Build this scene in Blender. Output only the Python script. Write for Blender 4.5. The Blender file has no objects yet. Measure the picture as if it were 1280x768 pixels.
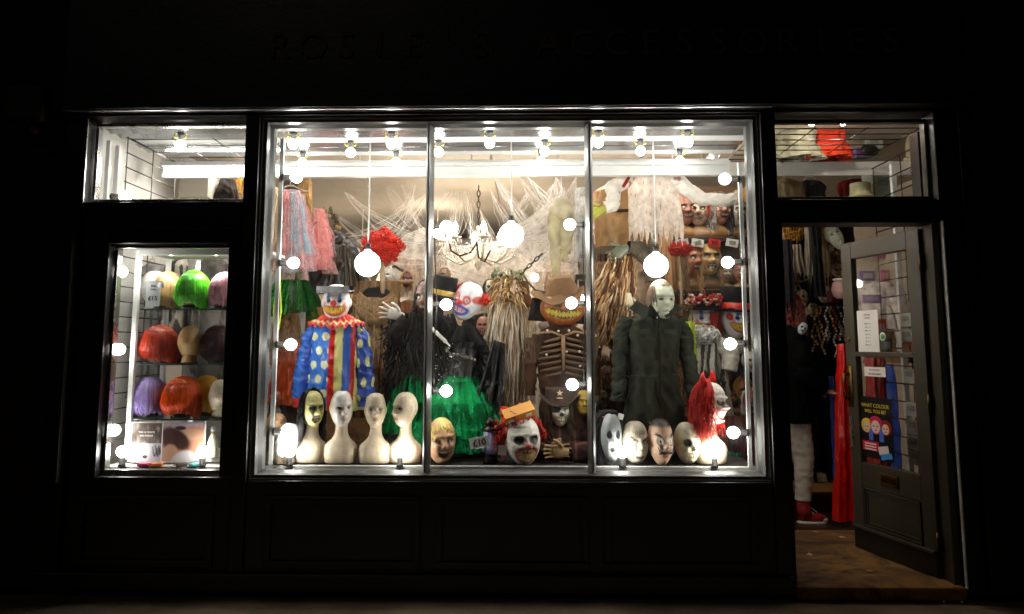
import bpy, math, random
import numpy as np
from mathutils import Vector, Matrix, Euler

rad = math.radians
PI = math.pi
rng = np.random.default_rng(7)
random.seed(7)
SC = bpy.context.scene
COL = SC.collection

# ---------------------------------------------------------------- camera
FPX = 931.0
PITCH, YAW = rad(6.6), rad(1.14)
CAM = Vector((0.0836, -4.2, 1.33))
cd = bpy.data.cameras.new('camera')
cam = bpy.data.objects.new('camera', cd)
COL.objects.link(cam)
cam.location = CAM
cam.rotation_euler = (PI / 2 + PITCH, 0, YAW)
cd.sensor_width = 36
cd.lens = 36 * FPX / 1280
cd.shift_y = -61 / 1280
cd.clip_start = 0.05
cd.clip_end = 400
SC.camera = cam

# ---------------------------------------------------------------- night sky, moon-weak sun, exposure
SUN_EL, SUN_ROT = rad(-8), rad(200)
world = bpy.data.worlds.new('World')
SC.world = world
world.use_nodes = True
wn = world.node_tree.nodes
bg = wn['Background']
sky = wn.new('ShaderNodeTexSky')
sky.sky_type = 'NISHITA'
sky.sun_disc = False
sky.sun_elevation = SUN_EL
sky.sun_rotation = SUN_ROT
world.node_tree.links.new(sky.outputs[0], bg.inputs['Color'])
bg.inputs['Strength'].default_value = 0.05
sl = bpy.data.lights.new('sun', 'SUN')
sl.energy = 0.03
sl.angle = rad(0.5)
sl.color = (1, .9, .78)
sun = bpy.data.objects.new('sun', sl)
COL.objects.link(sun)
sun.rotation_euler = (rad(55), 0, rad(-20))
SC.view_settings.view_transform = 'Standard'
SC.view_settings.look = 'None'
SC.view_settings.exposure = 0.0
SC.view_settings.gamma = 1.0
cy = SC.cycles
cy.max_bounces = 8
cy.diffuse_bounces = 4
cy.glossy_bounces = 4
cy.transmission_bounces = 4
cy.transparent_max_bounces = 24
cy.caustics_reflective = False
cy.caustics_refractive = False
cy.sample_clamp_indirect = 4.0
cy.use_denoising = True
cy.use_light_tree = True

BULB, PEND, CANDLE, TUBE = 56.0, 32.0, 150.0, 72.0


# ---------------------------------------------------------------- pixels of the photograph -> metres at a depth
RM = Euler((PI / 2 + PITCH, 0, YAW)).to_matrix()


def at(px, py, Y):
    d = RM @ Vector(((px - 640) / FPX, -(py - 323) / FPX, -1))
    return CAM + d * ((Y - CAM.y) / d.y)


def fit(x0, y0, x1, y1, Y):
    """centre x, bottom z, width, height in metres of a box of pixels at depth Y"""
    m, n = (x0 + x1) / 2, (y0 + y1) / 2
    return (at(m, n, Y).x, at(m, y1, Y).z, at(x1, n, Y).x - at(x0, n, Y).x, at(m, y0, Y).z - at(m, y1, Y).z)


def c(h):
    h = h.lstrip('#')
    v = [int(h[i:i + 2], 16) / 255 for i in (0, 2, 4)]
    return tuple((x / 12.92 if x < .04045 else ((x + .055) / 1.055) ** 2.4) for x in v)


# ---------------------------------------------------------------- materials
MATS = {}


def mat(name, col=(.5, .5, .5), rough=.5, metal=0., var=.25, vscale=9., bump=.15, bscale=60., vc=False, spec=.5, stain=None,
        coat=0., trans=0., aniso=0., sheen=0., alpha=1.):
    if name in MATS:
        return MATS[name]
    m = bpy.data.materials.new(name)
    MATS[name] = m
    m.use_nodes = True
    nt = m.node_tree
    b = nt.nodes['Principled BSDF']
    N, L = nt.nodes.new, nt.links.new
    tc = N('ShaderNodeTexCoord')
    nz = N('ShaderNodeTexNoise')
    nz.inputs['Scale'].default_value = vscale
    nz.inputs['Detail'].default_value = 5
    nz.inputs['Roughness'].default_value = .65
    L(tc.outputs['Object'], nz.inputs['Vector'])
    mr = N('ShaderNodeMapRange')
    mr.inputs[1].default_value = .3
    mr.inputs[2].default_value = .7
    mr.inputs[3].default_value = 1 - var
    mr.inputs[4].default_value = 1 + var
    L(nz.outputs['Fac'], mr.inputs[0])
    mx = N('ShaderNodeVectorMath')
    mx.operation = 'MULTIPLY'
    if vc:
        a = N('ShaderNodeAttribute')
        a.attribute_name = 'Col'
        L(a.outputs['Color'], mx.inputs[0])
    else:
        mx.inputs[0].default_value = col[:3]
    L(mr.outputs[0], mx.inputs[1])
    if stain:      # large soft-edged dirt patches and scuffs of their own colour
        n3 = N('ShaderNodeTexNoise')
        n3.inputs['Scale'].default_value = 2.3
        n3.inputs['Detail'].default_value = 8
        n3.inputs['Roughness'].default_value = .72
        n3.inputs['Distortion'].default_value = .8
        L(tc.outputs['Object'], n3.inputs['Vector'])
        m3 = N('ShaderNodeMapRange')
        m3.inputs[1].default_value = .44
        m3.inputs[2].default_value = .62
        L(n3.outputs['Fac'], m3.inputs[0])
        mc = N('ShaderNodeMix')
        mc.data_type = 'RGBA'
        L(m3.outputs[0], mc.inputs['Factor'])
        L(mx.outputs[0], mc.inputs['A'])
        mc.inputs['B'].default_value = (*stain, 1)
        L(mc.outputs['Result'], b.inputs['Base Color'])
    else:
        L(mx.outputs[0], b.inputs['Base Color'])
    b.inputs['Roughness'].default_value = rough
    rr = N('ShaderNodeMapRange')
    rr.inputs[3].default_value = max(.03, rough - .12)
    rr.inputs[4].default_value = min(1, rough + .12)
    L(nz.outputs['Fac'], rr.inputs[0])
    L(rr.outputs[0], b.inputs['Roughness'])
    b.inputs['Metallic'].default_value = metal
    b.inputs['Specular IOR Level'].default_value = spec
    b.inputs['Coat Weight'].default_value = coat
    b.inputs['Transmission Weight'].default_value = trans
    b.inputs['Anisotropic'].default_value = aniso
    b.inputs['Sheen Weight'].default_value = sheen
    b.inputs['Alpha'].default_value = alpha
    if bump:
        n2 = N('ShaderNodeTexNoise')
        n2.inputs['Scale'].default_value = bscale
        n2.inputs['Detail'].default_value = 4
        L(tc.outputs['Object'], n2.inputs['Vector'])
        bp = N('ShaderNodeBump')
        bp.inputs['Strength'].default_value = bump
        bp.inputs['Distance'].default_value = .01
        L(n2.outputs['Fac'], bp.inputs['Height'])
        L(bp.outputs[0], b.inputs['Normal'])
    return m


def emit(name, col, strength):
    if name in MATS:
        return MATS[name]
    m = bpy.data.materials.new(name)
    MATS[name] = m
    m.use_nodes = True
    nt = m.node_tree
    nt.nodes.remove(nt.nodes['Principled BSDF'])
    e = nt.nodes.new('ShaderNodeEmission')
    e.inputs[0].default_value = (*col, 1)
    e.inputs[1].default_value = strength
    nt.links.new(e.outputs[0], nt.nodes['Material Output'].inputs[0])
    return m


def glass(name, tint=(1, 1, 1), refl=1.0, f0=1.45, smear=0.):
    """thin pane: lets light straight through, mirrors at a Fresnel rate"""
    if name in MATS:
        return MATS[name]
    m = bpy.data.materials.new(name)
    MATS[name] = m
    m.use_nodes = True
    nt = m.node_tree
    nt.nodes.remove(nt.nodes['Principled BSDF'])
    N, L = nt.nodes.new, nt.links.new
    t = N('ShaderNodeBsdfTransparent')
    t.inputs[0].default_value = (*tint, 1)
    g = N('ShaderNodeBsdfGlossy')
    g.inputs['Roughness'].default_value = .015
    fr = N('ShaderNodeFresnel')
    ge = N('ShaderNodeNewGeometry')
    io = N('ShaderNodeMapRange')
    io.inputs[3].default_value = f0
    io.inputs[4].default_value = 1 / f0      # the far face of the pane mirrors like the near one
    L(ge.outputs['Backfacing'], io.inputs[0])
    L(io.outputs[0], fr.inputs[0])
    mu = N('ShaderNodeMath')
    mu.operation = 'MULTIPLY'
    mu.inputs[1].default_value = refl
    L(fr.outputs[0], mu.inputs[0])
    mx = N('ShaderNodeMixShader')
    L(mu.outputs[0], mx.inputs[0])
    L(t.outputs[0], mx.inputs[1])
    L(g.outputs[0], mx.inputs[2])
    if smear:      # wiped dust and finger marks on the pane
        tc = N('ShaderNodeTexCoord')
        mp = N('ShaderNodeMapping')
        mp.inputs['Rotation'].default_value = (0, .6, 0)
        mp.inputs['Scale'].default_value = (1.2, 1, 5)
        L(tc.outputs['Object'], mp.inputs[0])
        nz = N('ShaderNodeTexNoise')
        nz.inputs['Scale'].default_value = 2.2
        nz.inputs['Detail'].default_value = 9
        nz.inputs['Roughness'].default_value = .7
        L(mp.outputs[0], nz.inputs['Vector'])
        mr = N('ShaderNodeMapRange')
        mr.inputs[1].default_value = .48
        mr.inputs[2].default_value = .80
        mr.inputs[3].default_value = smear * .12
        mr.inputs[4].default_value = smear
        L(nz.outputs['Fac'], mr.inputs[0])
        tl = N('ShaderNodeBsdfTranslucent')
        m2 = N('ShaderNodeMixShader')
        L(mr.outputs[0], m2.inputs[0])
        L(mx.outputs[0], m2.inputs[1])
        L(tl.outputs[0], m2.inputs[2])
        mx = m2
    L(mx.outputs[0], nt.nodes['Material Output'].inputs[0])
    return m


def gauze(name, col, cover=.5, vc=False, scale=160., rough=.8):
    """see-through net: part cloth, part holes"""
    if name in MATS:
        return MATS[name]
    m = bpy.data.materials.new(name)
    MATS[name] = m
    m.use_nodes = True
    nt = m.node_tree
    b = nt.nodes['Principled BSDF']
    N, L = nt.nodes.new, nt.links.new
    b.inputs['Roughness'].default_value = rough
    b.inputs['Base Color'].default_value = (*col, 1)
    b.inputs['Specular IOR Level'].default_value = .08
    if vc:
        a = N('ShaderNodeAttribute')
        a.attribute_name = 'Col'
        L(a.outputs['Color'], b.inputs['Base Color'])
    tl = N('ShaderNodeBsdfTranslucent')
    tl.inputs[0].default_value = (*col, 1)
    if vc:
        L(a.outputs['Color'], tl.inputs[0])
    ms = N('ShaderNodeMixShader')
    ms.inputs[0].default_value = .45
    L(b.outputs[0], ms.inputs[1])
    L(tl.outputs[0], ms.inputs[2])
    tc = N('ShaderNodeTexCoord')
    nz = N('ShaderNodeTexNoise')
    nz.inputs['Scale'].default_value = scale * .12
    nz.inputs['Detail'].default_value = 6
    L(tc.outputs['Object'], nz.inputs['Vector'])
    mr = N('ShaderNodeMapRange')
    mr.inputs[1].default_value = .3
    mr.inputs[2].default_value = .7
    mr.inputs[3].default_value = max(0, cover - .25)
    mr.inputs[4].default_value = min(1, cover + .25)
    L(nz.outputs['Fac'], mr.inputs[0])
    tr = N('ShaderNodeBsdfTransparent')
    mx = N('ShaderNodeMixShader')
    L(mr.outputs[0], mx.inputs[0])
    L(tr.outputs[0], mx.inputs[1])
    L(ms.outputs[0], mx.inputs[2])
    L(mx.outputs[0], nt.nodes['Material Output'].inputs[0])
    return m


def LATEX():
    return mat('painted_latex', vc=True, rough=.48, var=.16, vscale=22, bump=.25, bscale=90, coat=.1)


def CLOTH():
    return mat('costume_cloth', vc=True, rough=.85, var=.2, vscale=14, bump=.35, bscale=160, sheen=.03, spec=.25)


def SATIN():
    return mat('costume_satin', vc=True, rough=.36, var=.1, vscale=10, bump=.5, bscale=28)


def HAIR():
    return mat('wig_hair', vc=True, rough=.42, var=.15, vscale=40, bump=.15, bscale=300, aniso=.5)


def PRINT():
    return mat('printed_card', vc=True, rough=.4, var=.04, bump=0)


# ---------------------------------------------------------------- geometry
def noise(P, s=1., seed=0, oct=3):
    r = np.random.default_rng(seed)
    o = np.zeros(P.shape[:-1])
    a = 1.
    for k in range(oct):
        for j in range(4):
            d = r.normal(size=3) * s
            o += a * np.sin(P @ d + r.uniform(0, 6.28)) / 4
        s *= 2.1
        a *= .55
    return o


def crease(P, seed):
    """soft body of a cloth plus sharp folds"""
    r_ = 1 - 2.2 * np.abs(noise(P, 26, seed + 50, 2))
    return .55 * noise(P, 15, seed, 3) + .75 * r_ + .25 * noise(P, 60, seed + 9, 2)


class Geo:
    def __init__(g):
        g.V, g.F, g.C, g.n = [], [], [], 0

    def add(g, V, F, C=None):
        V = np.asarray(V, float).reshape(-1, 3)
        if C is None:
            C = (.5, .5, .5)
        C = np.asarray(C, float)
        if C.ndim == 1:
            C = np.tile(C, (len(V), 1))
        g.V.append(V)
        g.C.append(C.reshape(-1, 3))
        for f in F:
            f = np.asarray(f, int)
            if len(f):
                g.F.append(f + g.n)
        g.n += len(V)
        return g

    def grid(g, P, wu=False, wv=False, C=None):
        n, m = P.shape[:2]
        i = np.arange(n if wu else n - 1)
        j = np.arange(m if wv else m - 1)
        I, J = np.meshgrid(i, j, indexing='ij')
        I2, J2 = (I + 1) % n, (J + 1) % m
        q = np.stack([I * m + J, I2 * m + J, I2 * m + J2, I * m + J2], -1).reshape(-1, 4)
        return g.add(P, [q], None if C is None else C)

    def tube(g, path, r, k=6, C=None, cap=True):
        p = np.asarray(path, float)
        n = len(p)
        r = np.broadcast_to(np.asarray(r, float), (n,))
        t = np.gradient(p, axis=0)
        t /= np.linalg.norm(t, axis=1, keepdims=True) + 1e-9
        up = np.array([0, 0, 1.]) if abs(t[0, 2]) < .9 else np.array([0, 1., 0])
        u = np.cross(t, up)
        u /= np.linalg.norm(u, axis=1, keepdims=True) + 1e-9
        v = np.cross(t, u)
        a = np.arange(k) * 2 * PI / k
        P = p[:, None] + r[:, None, None] * (u[:, None] * np.cos(a)[None, :, None] + v[:, None] * np.sin(a)[None, :, None])
        Cc = None
        if C is not None:
            Cc = np.asarray(C, float)
            if Cc.ndim == 2:
                Cc = np.repeat(Cc[:, None], k, 1)
        g.grid(P, wv=True, C=Cc)
        if cap:
            b = g.n - n * k
            g.F.append(np.array([list(b + np.arange(k))]))
            g.F.append(np.array([list(b + (n - 1) * k + np.arange(k))[::-1]]))
        return g

    def box(g, c0, s, R=None, C=None):
        x, y, z = np.array(s) / 2
        V = np.array([[i * x, j * y, k * z] for i in (-1, 1) for j in (-1, 1) for k in (-1, 1)], float)
        if R is not None:
            V = V @ np.array(R).T
        V = V + np.array(c0, float)
        return g.add(V, [np.array([[0, 1, 3, 2], [4, 6, 7, 5], [0, 4, 5, 1], [2, 3, 7, 6], [0, 2, 6, 4], [1, 5, 7, 3]])], C)

    def ell(g, c0, r, n=16, m=10, C=None):
        u = np.arange(n) * 2 * PI / n
        v = np.linspace(0, PI, m)
        U, V = np.meshgrid(u, v, indexing='ij')
        r = np.broadcast_to(np.asarray(r, float), (3,))
        P = np.stack([np.sin(V) * np.cos(U) * r[0], np.sin(V) * np.sin(U) * r[1], np.cos(V) * r[2]], -1) + np.array(c0, float)
        return g.grid(P, wu=True, C=C)

    def lathe(g, prof, n=24, C=None, c0=(0, 0, 0), sx=1., sy=1.):
        prof = np.array(prof, float)
        a = np.arange(n) * 2 * PI / n
        P = np.stack([np.cos(a)[:, None] * prof[None, :, 0] * sx, np.sin(a)[:, None] * prof[None, :, 0] * sy,
                      np.broadcast_to(prof[None, :, 1], (n, len(prof)))], -1) + np.array(c0, float)
        return g.grid(P, wu=True, C=C)

    def xf(g, M, start=0):
        M = np.array(M)
        for i in range(start, len(g.V)):
            g.V[i] = g.V[i] @ M[:3, :3].T + M[:3, 3]
        return g

    def cat(g, o, M=None):
        for V, C in zip(o.V, o.C):
            if M is not None:
                V = V @ np.array(M)[:3, :3].T + np.array(M)[:3, 3]
            g.V.append(V)
            g.C.append(C)
        for F in o.F:
            g.F.append(F + g.n)
        g.n += o.n
        return g

    def mesh(g, name, m, smooth=True):
        V = np.concatenate(g.V)
        C = np.concatenate(g.C)
        me = bpy.data.meshes.new(name)
        me.vertices.add(len(V))
        me.vertices.foreach_set('co', V.astype(np.float32).ravel())
        loops = np.concatenate([f.ravel() for f in g.F])
        tot = np.concatenate([np.full(len(f), f.shape[1]) for f in g.F])
        st = np.concatenate([[0], np.cumsum(tot)[:-1]])
        me.loops.add(len(loops))
        me.loops.foreach_set('vertex_index', loops.astype(np.int32))
        me.polygons.add(len(tot))
        me.polygons.foreach_set('loop_start', st.astype(np.int32))
        me.polygons.foreach_set('loop_total', tot.astype(np.int32))
        me.polygons.foreach_set('use_smooth', np.full(len(tot), smooth))
        ca = me.color_attributes.new('Col', 'FLOAT_COLOR', 'POINT')
        ca.data.foreach_set('color', np.concatenate([C, np.ones((len(C), 1))], 1).astype(np.float32).ravel())
        me.update()
        me.validate()
        if m:
            me.materials.append(m)
        return me


def obj(name, g, m, parent=None, loc=None, rot=None, smooth=True, bevel=0., kind=None):
    me = g.mesh(name, m, smooth) if isinstance(g, Geo) else g
    o = bpy.data.objects.new(name, me)
    COL.objects.link(o)
    if parent is not None:
        o.parent = parent
    if loc is not None:
        o.location = loc
    if rot is not None:
        o.rotation_euler = rot
    if bevel:
        b = o.modifiers.new('bevel', 'BEVEL')
        b.width = bevel
        b.segments = 2
        b.limit_method = 'ANGLE'
    if kind:
        o['kind'] = kind
    return o


def tag(o, label, cat, group=None):
    o['label'] = label
    o['category'] = cat
    if group:
        o['group'] = group
    return o


def thing(name, label, cat, loc=(0, 0, 0), rot=(0, 0, 0), group=None):
    o = bpy.data.objects.new(name, None)
    o.empty_display_size = .05
    COL.objects.link(o)
    o.location = loc
    o.rotation_euler = rot
    return tag(o, label, cat, group)


def dup(root, loc, rot=(0, 0, 0), label=None, group=None):
    r = root.copy()
    COL.objects.link(r)
    r.location = loc
    r.rotation_euler = rot
    if label:
        r['label'] = label
    if group:
        r['group'] = group
    for ch in list(root.children):
        k = ch.copy()
        COL.objects.link(k)
        k.parent = r
        for gr in list(ch.children):
            d = gr.copy()
            COL.objects.link(d)
            d.parent = k
    return r


def mix(a, b, t):
    t = np.asarray(t)[..., None]
    return np.asarray(a) * (1 - t) + np.asarray(b) * t


def em(fx, fz, cx, cz, rx, rz, soft=.35):
    rx, rz = rx * 1.2, rz * 1.34
    d = np.sqrt(((fx - cx) / rx) ** 2 + ((fz - cz) / rz) ** 2)
    return np.clip((1 - d) / soft + .5, 0, 1)


def ga(fx, fz, cx, cz, sx, sz):
    return np.exp(-((fx - cx) / sx) ** 2 - ((fz - cz) / sz) ** 2)


def RZ(a):
    return np.array(Matrix.Rotation(a, 4, 'Z'))


def TR(x, y, z):
    return np.array(Matrix.Translation((x, y, z)))


def ROT(ax, a):
    return np.array(Matrix.Rotation(a, 4, ax))


# text -> Geo lying in the XZ plane facing -Y, centred, given height of capitals and depth
def text(s, h, depth=.002, C=(0, 0, 0), bold=0., space=1.):
    cu = bpy.data.curves.new('lettering', 'FONT')
    cu.body = s
    cu.size = 1
    cu.extrude = depth / 2 / h
    cu.offset = bold
    cu.resolution_u = 3
    cu.space_character = space
    cu.align_x = 'CENTER'
    o = bpy.data.objects.new('lettering', cu)
    COL.objects.link(o)
    dg = bpy.context.evaluated_depsgraph_get()
    me = bpy.data.meshes.new_from_object(o.evaluated_get(dg))
    V = np.zeros(len(me.vertices) * 3, np.float32)
    me.vertices.foreach_get('co', V)
    V = V.reshape(-1, 3).astype(float)
    F = {}
    for p in me.polygons:
        F.setdefault(len(p.vertices), []).append(list(p.vertices))
    bpy.data.objects.remove(o)
    bpy.data.curves.remove(cu)
    bpy.data.meshes.remove(me)
    k = h / .7
    P = np.stack([V[:, 0] * k, -V[:, 2] * h, V[:, 1] * k], -1)
    g = Geo()
    g.add(P, [np.array(v) for v in F.values()], C)
    return g


# ---------------------------------------------------------------- heads, masks, busts
SKIN = c('#dfcdb2')
BLK = c('#0d0b0b')


def head_geo(paint=None, n=72, m=56, w=.075, d=.095, h=.12, jaw=.24, nose=.026, brow=.009, sock=.016, cheek=.006,
             lips=.006, chin=.010, ear=.012, wrinkle=0., mouth=0., seed=0, hook=0., base=SKIN):
    """a head 2h tall about its own centre, facing -Y"""
    u = np.arange(n) / n * 2 * PI
    u = u + .35 * np.sin(u) * -1      # more columns at the front
    v = np.linspace(.02, PI - .02, m)
    U, V = np.meshgrid(u, v, indexing='ij')
    sx, sy, sz = np.sin(V) * np.sin(U), -np.sin(V) * np.cos(U), np.cos(V)
    # squarer than a ball
    t = np.clip(-sz, 0, 1)
    bulge = np.sin(V) ** .80 / np.maximum(np.sin(V), 1e-3)
    x = w * bulge * np.sign(sx) * np.abs(sx) ** .86 * (1 - jaw * t ** 2.2)
    y = d * bulge ** .7 * sy * (1 - .22 * t ** 2) - .012 * t
    z = h * sz
    y = np.where(sy > 0, y * (1 - .5 * t ** 1.2), y)
    fx, fz = sx, sz
    fr = np.clip(-sy * 1.6, 0, 1)
    D = (nose * .68 * (ga(fx, fz, 0, -.06, .085, .2) * .5 + ga(fx, fz, 0, -.16, .14, .1) + .5 * ga(fx, fz, .13, -.19, .08, .07) + .5 * ga(fx, fz, -.13, -.19, .08, .07))
         + hook * ga(fx, fz, 0, -.2, .12, .13)
         - sock * (ga(fx, fz, .38, .08, .2, .13) + ga(fx, fz, -.38, .08, .2, .13))
         + sock * .55 * (ga(fx, fz, .38, .06, .1, .07) + ga(fx, fz, -.38, .06, .1, .07))
         + brow * (ga(fx, fz, .36, .27, .28, .08) + ga(fx, fz, -.36, .27, .28, .08))
         + cheek * (ga(fx, fz, .5, -.18, .2, .18) + ga(fx, fz, -.5, -.18, .2, .18))
         + lips * (ga(fx, fz, 0, -.43, .24, .05) + ga(fx, fz, 0, -.56, .2, .06) - 1.1 * ga(fx, fz, 0, -.49, .26, .025))
         + chin * ga(fx, fz, 0, -.8, .25, .13)
         - mouth * ga(fx, fz, 0, -.52, .26, .14)) * fr
    if wrinkle:
        q = np.stack([fx * 2.2, fz * 5.5, sy * 2], -1)
        D += wrinkle * noise(q, 2.6, seed, 3) * (fr * .7 + .3)
    y = y - D
    e = ear * (ga(sy, sz, .12, .0, .13, .2) - .5 * ga(sy, sz, .08, 0, .06, .1)) * (np.abs(sx) > .5)
    x = x + np.sign(sx) * e
    P = np.stack([x, y, z], -1)
    Cc = np.broadcast_to(np.array(base), P.shape).copy()
    if paint:
        Cc = paint(Cc, fx, fz, fr, P)
    g = Geo()
    g.grid(P, wu=True, C=Cc)
    return g


def P_lines(C, fx, fz, fr, P, col, seed, f=(3, 9), w=.1, amt=.8):
    q = np.stack([fx * f[0], fz * f[1], fx * 0], -1)
    nn = np.abs(noise(q, 1.1, seed, 2))
    return mix(C, col, np.clip(1 - nn / w, 0, 1) * amt * fr)


def p_bust(brow='#6b5138', lip='#b07a62', eye='#4a3a2c'):
    def f(C, fx, fz, fr, P):
        C = mix(C, c('#cfb48c'), .35 * np.clip(noise(P, 14, 3), 0, 1))
        for s in (1, -1):
            C = mix(C, c(brow), .6 * em(fx, fz, s * .37, .24 - .25 * (s * fx - .37) ** 2 * 2, .22, .04) * fr)
            C = mix(C, c('#efe6d6'), .8 * em(fx, fz, s * .37, .055, .14, .045) * fr)
            C = mix(C, c(eye), em(fx, fz, s * .37, .06, .065, .055) * fr)
            C = mix(C, c('#8a6a4e'), .18 * em(fx, fz, s * .37, .15, .2, .06) * fr)
            C = mix(C, c(eye), .9 * em(fx, fz, s * .37, .115, .18, .03) * fr)
        C = mix(C, c(lip), .8 * em(fx, fz, 0, -.49, .22, .085) * fr)
        C = mix(C, c('#5a3528'), .8 * em(fx, fz, 0, -.49, .2, .014) * fr)
        return C
    return f


def p_clown(C, fx, fz, fr, P):
    C[:] = c('#f2efe9')
    for s in (1, -1):
        C = mix(C, c('#4f6fc4'), em(fx - s * .04 * 0, fz, s * .36 + 0, .22, .11, .22) * fr)
        C = mix(C, BLK, em(fx + s * .25 * (fz - .06), fz, s * .35, .06, .14, .065) * fr)
        C = mix(C, c('#d86a6a'), .8 * em(fx, fz, s * .66, -.07, .1, .09) * fr)
        C = mix(C, c('#b9bdb8'), .6 * em(fx, fz, s * .3, .37, .24, .02) * fr)
    zz = fz + .5 - .34 * fx ** 2
    C = mix(C, c('#b0322c'), em(fx, zz, 0, .02, .72, .2, .2) * fr)
    C = mix(C, c('#e9bf3c'), em(fx, zz, 0, .03, .64, .135, .15) * fr)
    tl = (np.abs(((fx * 7.5) % 1) - .5) > .42) | (np.abs(zz - .03) < .014)
    C = mix(C, c('#6e3a12'), (tl & (em(fx, zz, 0, .03, .64, .135) > .5)) * .85 * fr)
    return C


def p_spot(C, fx, fz, fr, P):
    C[:] = c('#eeeef2')
    for s in (1, -1):
        ring = em(fx, fz, s * .36, .12, .23, .2) - .9 * em(fx, fz, s * .36, .12, .12, .1)
        C = mix(C, c('#cf3b34'), np.clip(ring, 0, 1) * fr)
        C = mix(C, c('#7d2a2c'), .7 * em(fx, fz, s * .36, .12, .07, .06) * fr)
        C = mix(C, c('#d8402f'), em(fx, fz, s * .9, .3, .2, .16) * .9)
    C = mix(C, c('#c43e36'), em(fx, fz, .0, -.12, .17, .12) * fr)
    zz = fz + .48 - .2 * fx ** 2
    C = mix(C, c('#3f56b4'), em(fx, zz, 0, 0, .62, .22, .2) * fr)
    C = mix(C, c('#d9a9b4'), em(fx, zz, 0, 0, .45, .11, .2) * fr)
    C = mix(C, c('#5b3a66'), (np.abs(((fx * 8) % 1) - .5) > .4) * em(fx, zz, 0, 0, .45, .11) * fr)
    return C


def p_evil(C, fx, fz, fr, P):
    C[:] = c('#ece7dc')
    C = P_lines(C, fx, fz, fr, P, c('#5c4a3c'), 5, (2.2, 6), .09, .85)
    for s in (1, -1):
        C = mix(C, BLK, em(fx, fz - s * 0, s * .4, .1, .25, .15, .2) * fr)
        C = mix(C, c('#8d5a48'), em(fx, fz, s * .62, -.25, .14, .14) * .5 * fr)
    zz = fz + .56 - .3 * fx ** 2
    C = mix(C, c('#9d2f30'), em(fx, zz, 0, 0, .55, .27, .15) * fr)
    C = mix(C, c('#d9b980'), em(fx, zz, 0, .01, .42, .19, .1) * fr)
    C = mix(C, c('#5a2a18'), ((np.abs(((fx * 7) % 1) - .5) > .4) | (np.abs(zz) < .02)) * em(fx, zz, 0, 0, .42, .19, .1) * fr)
    return C


def p_witch(skin='#c3bb76', mouth=True, dark='#4e4526', seed=3):
    def f(C, fx, fz, fr, P):
        C[:] = c(skin)
        C = mix(C, c(dark), .25 * np.clip(noise(P, 30, seed), 0, 1))
        C = P_lines(C, fx, fz, fr, P, c(dark), seed, (2, 7), .08, .5)
        for s in (1, -1):
            C = mix(C, c('#1c160d'), em(fx, fz + .5 * (s * fx - .36) * -.35, s * .38, .2, .28, .05) * fr)
            C = mix(C, c('#2a2113'), em(fx, fz, s * .38, .08, .2, .09) * fr)
            C = mix(C, c('#d8c9a0'), em(fx, fz, s * .38, .06, .1, .045) * fr)
            C = mix(C, BLK, em(fx, fz, s * .38, .06, .04, .04) * fr)
        if mouth:
            C = mix(C, c('#2d0f0d'), em(fx, fz, 0, -.5, .3, .15, .2) * fr)
            C = mix(C, c('#d8cba6'), (np.abs(((fx * 9) % 1) - .5) < .36) * em(fx, fz, 0, -.42, .24, .045) * fr)
            C = mix(C, c('#d8cba6'), (np.abs(((fx * 9) % 1) - .5) < .36) * em(fx, fz, 0, -.59, .18, .035) * fr)
        return C
    return f


def p_skull(bone='#d9d0b4', dirt='#6a6444', eyes=True, seed=1, asym=False):
    def f(C, fx, fz, fr, P):
        C[:] = c(bone)
        C = mix(C, c(dirt), .5 * np.clip(noise(P, 22, seed), 0, 1))
        C = P_lines(C, fx, fz, fr, P, c(dirt), seed, (2.5, 4), .08, .5)
        for s in (1, -1):
            k = .3 if (asym and s > 0) else 1
            C = mix(C, c('#17130f'), k * em(fx, fz, s * .38, .07, .25, .16, .2) * fr)
        C = mix(C, c('#2a2018'), em(fx, fz, 0, -.2, .11 + .2 * (-.2 - fz).clip(-.05, .1), .1, .3) * fr)
        C = mix(C, c('#52412c'), .8 * em(fx, fz, 0, -.52, .4, .11, .3) * fr)
        C = mix(C, c('#d6cba8'), (np.abs(((fx * 8) % 1) - .5) < .36) * em(fx, fz, 0, -.52, .34, .085) * fr)
        return C
    return f


def p_scratch(C, fx, fz, fr, P):
    C[:] = c('#ded2bd')
    C = mix(C, c('#8f7c64'), .4 * np.clip(noise(P, 25, 9), 0, 1))
    for s in (1, -1):
        C = mix(C, c('#2a211b'), em(fx, fz - .3 * (s * fx - .38), s * .38, .2, .28, .055) * fr)
        C = mix(C, c('#5c4a3e'), em(fx, fz, s * .38, .07, .2, .075) * fr)
        C = mix(C, c('#ece6da'), em(fx, fz, s * .38, .06, .1, .035) * fr)
    for k in range(7):
        x0 = -.42 + k * .13
        C = mix(C, c('#6d6446'), .85 * (em(fx + .3 * (fz - .5) * (-1) ** k, fz, x0, .5, .022, .1, .5)) * fr)
        C = mix(C, c('#6d6446'), .7 * em(fx, fz, x0 + .05, .5 + .04 * (-1) ** k, .07, .02, .5) * fr)
    C = mix(C, c('#6e5a4a'), em(fx, fz, 0, -.3, .3, .03) * .6 * fr)
    C = mix(C, c('#3d2621'), em(fx, fz, 0, -.6, .26, .1) * .85 * fr)
    C = mix(C, c('#e6dccb'), em(fx, fz, 0, -.5, .3, .05) * fr)
    return C


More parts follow.
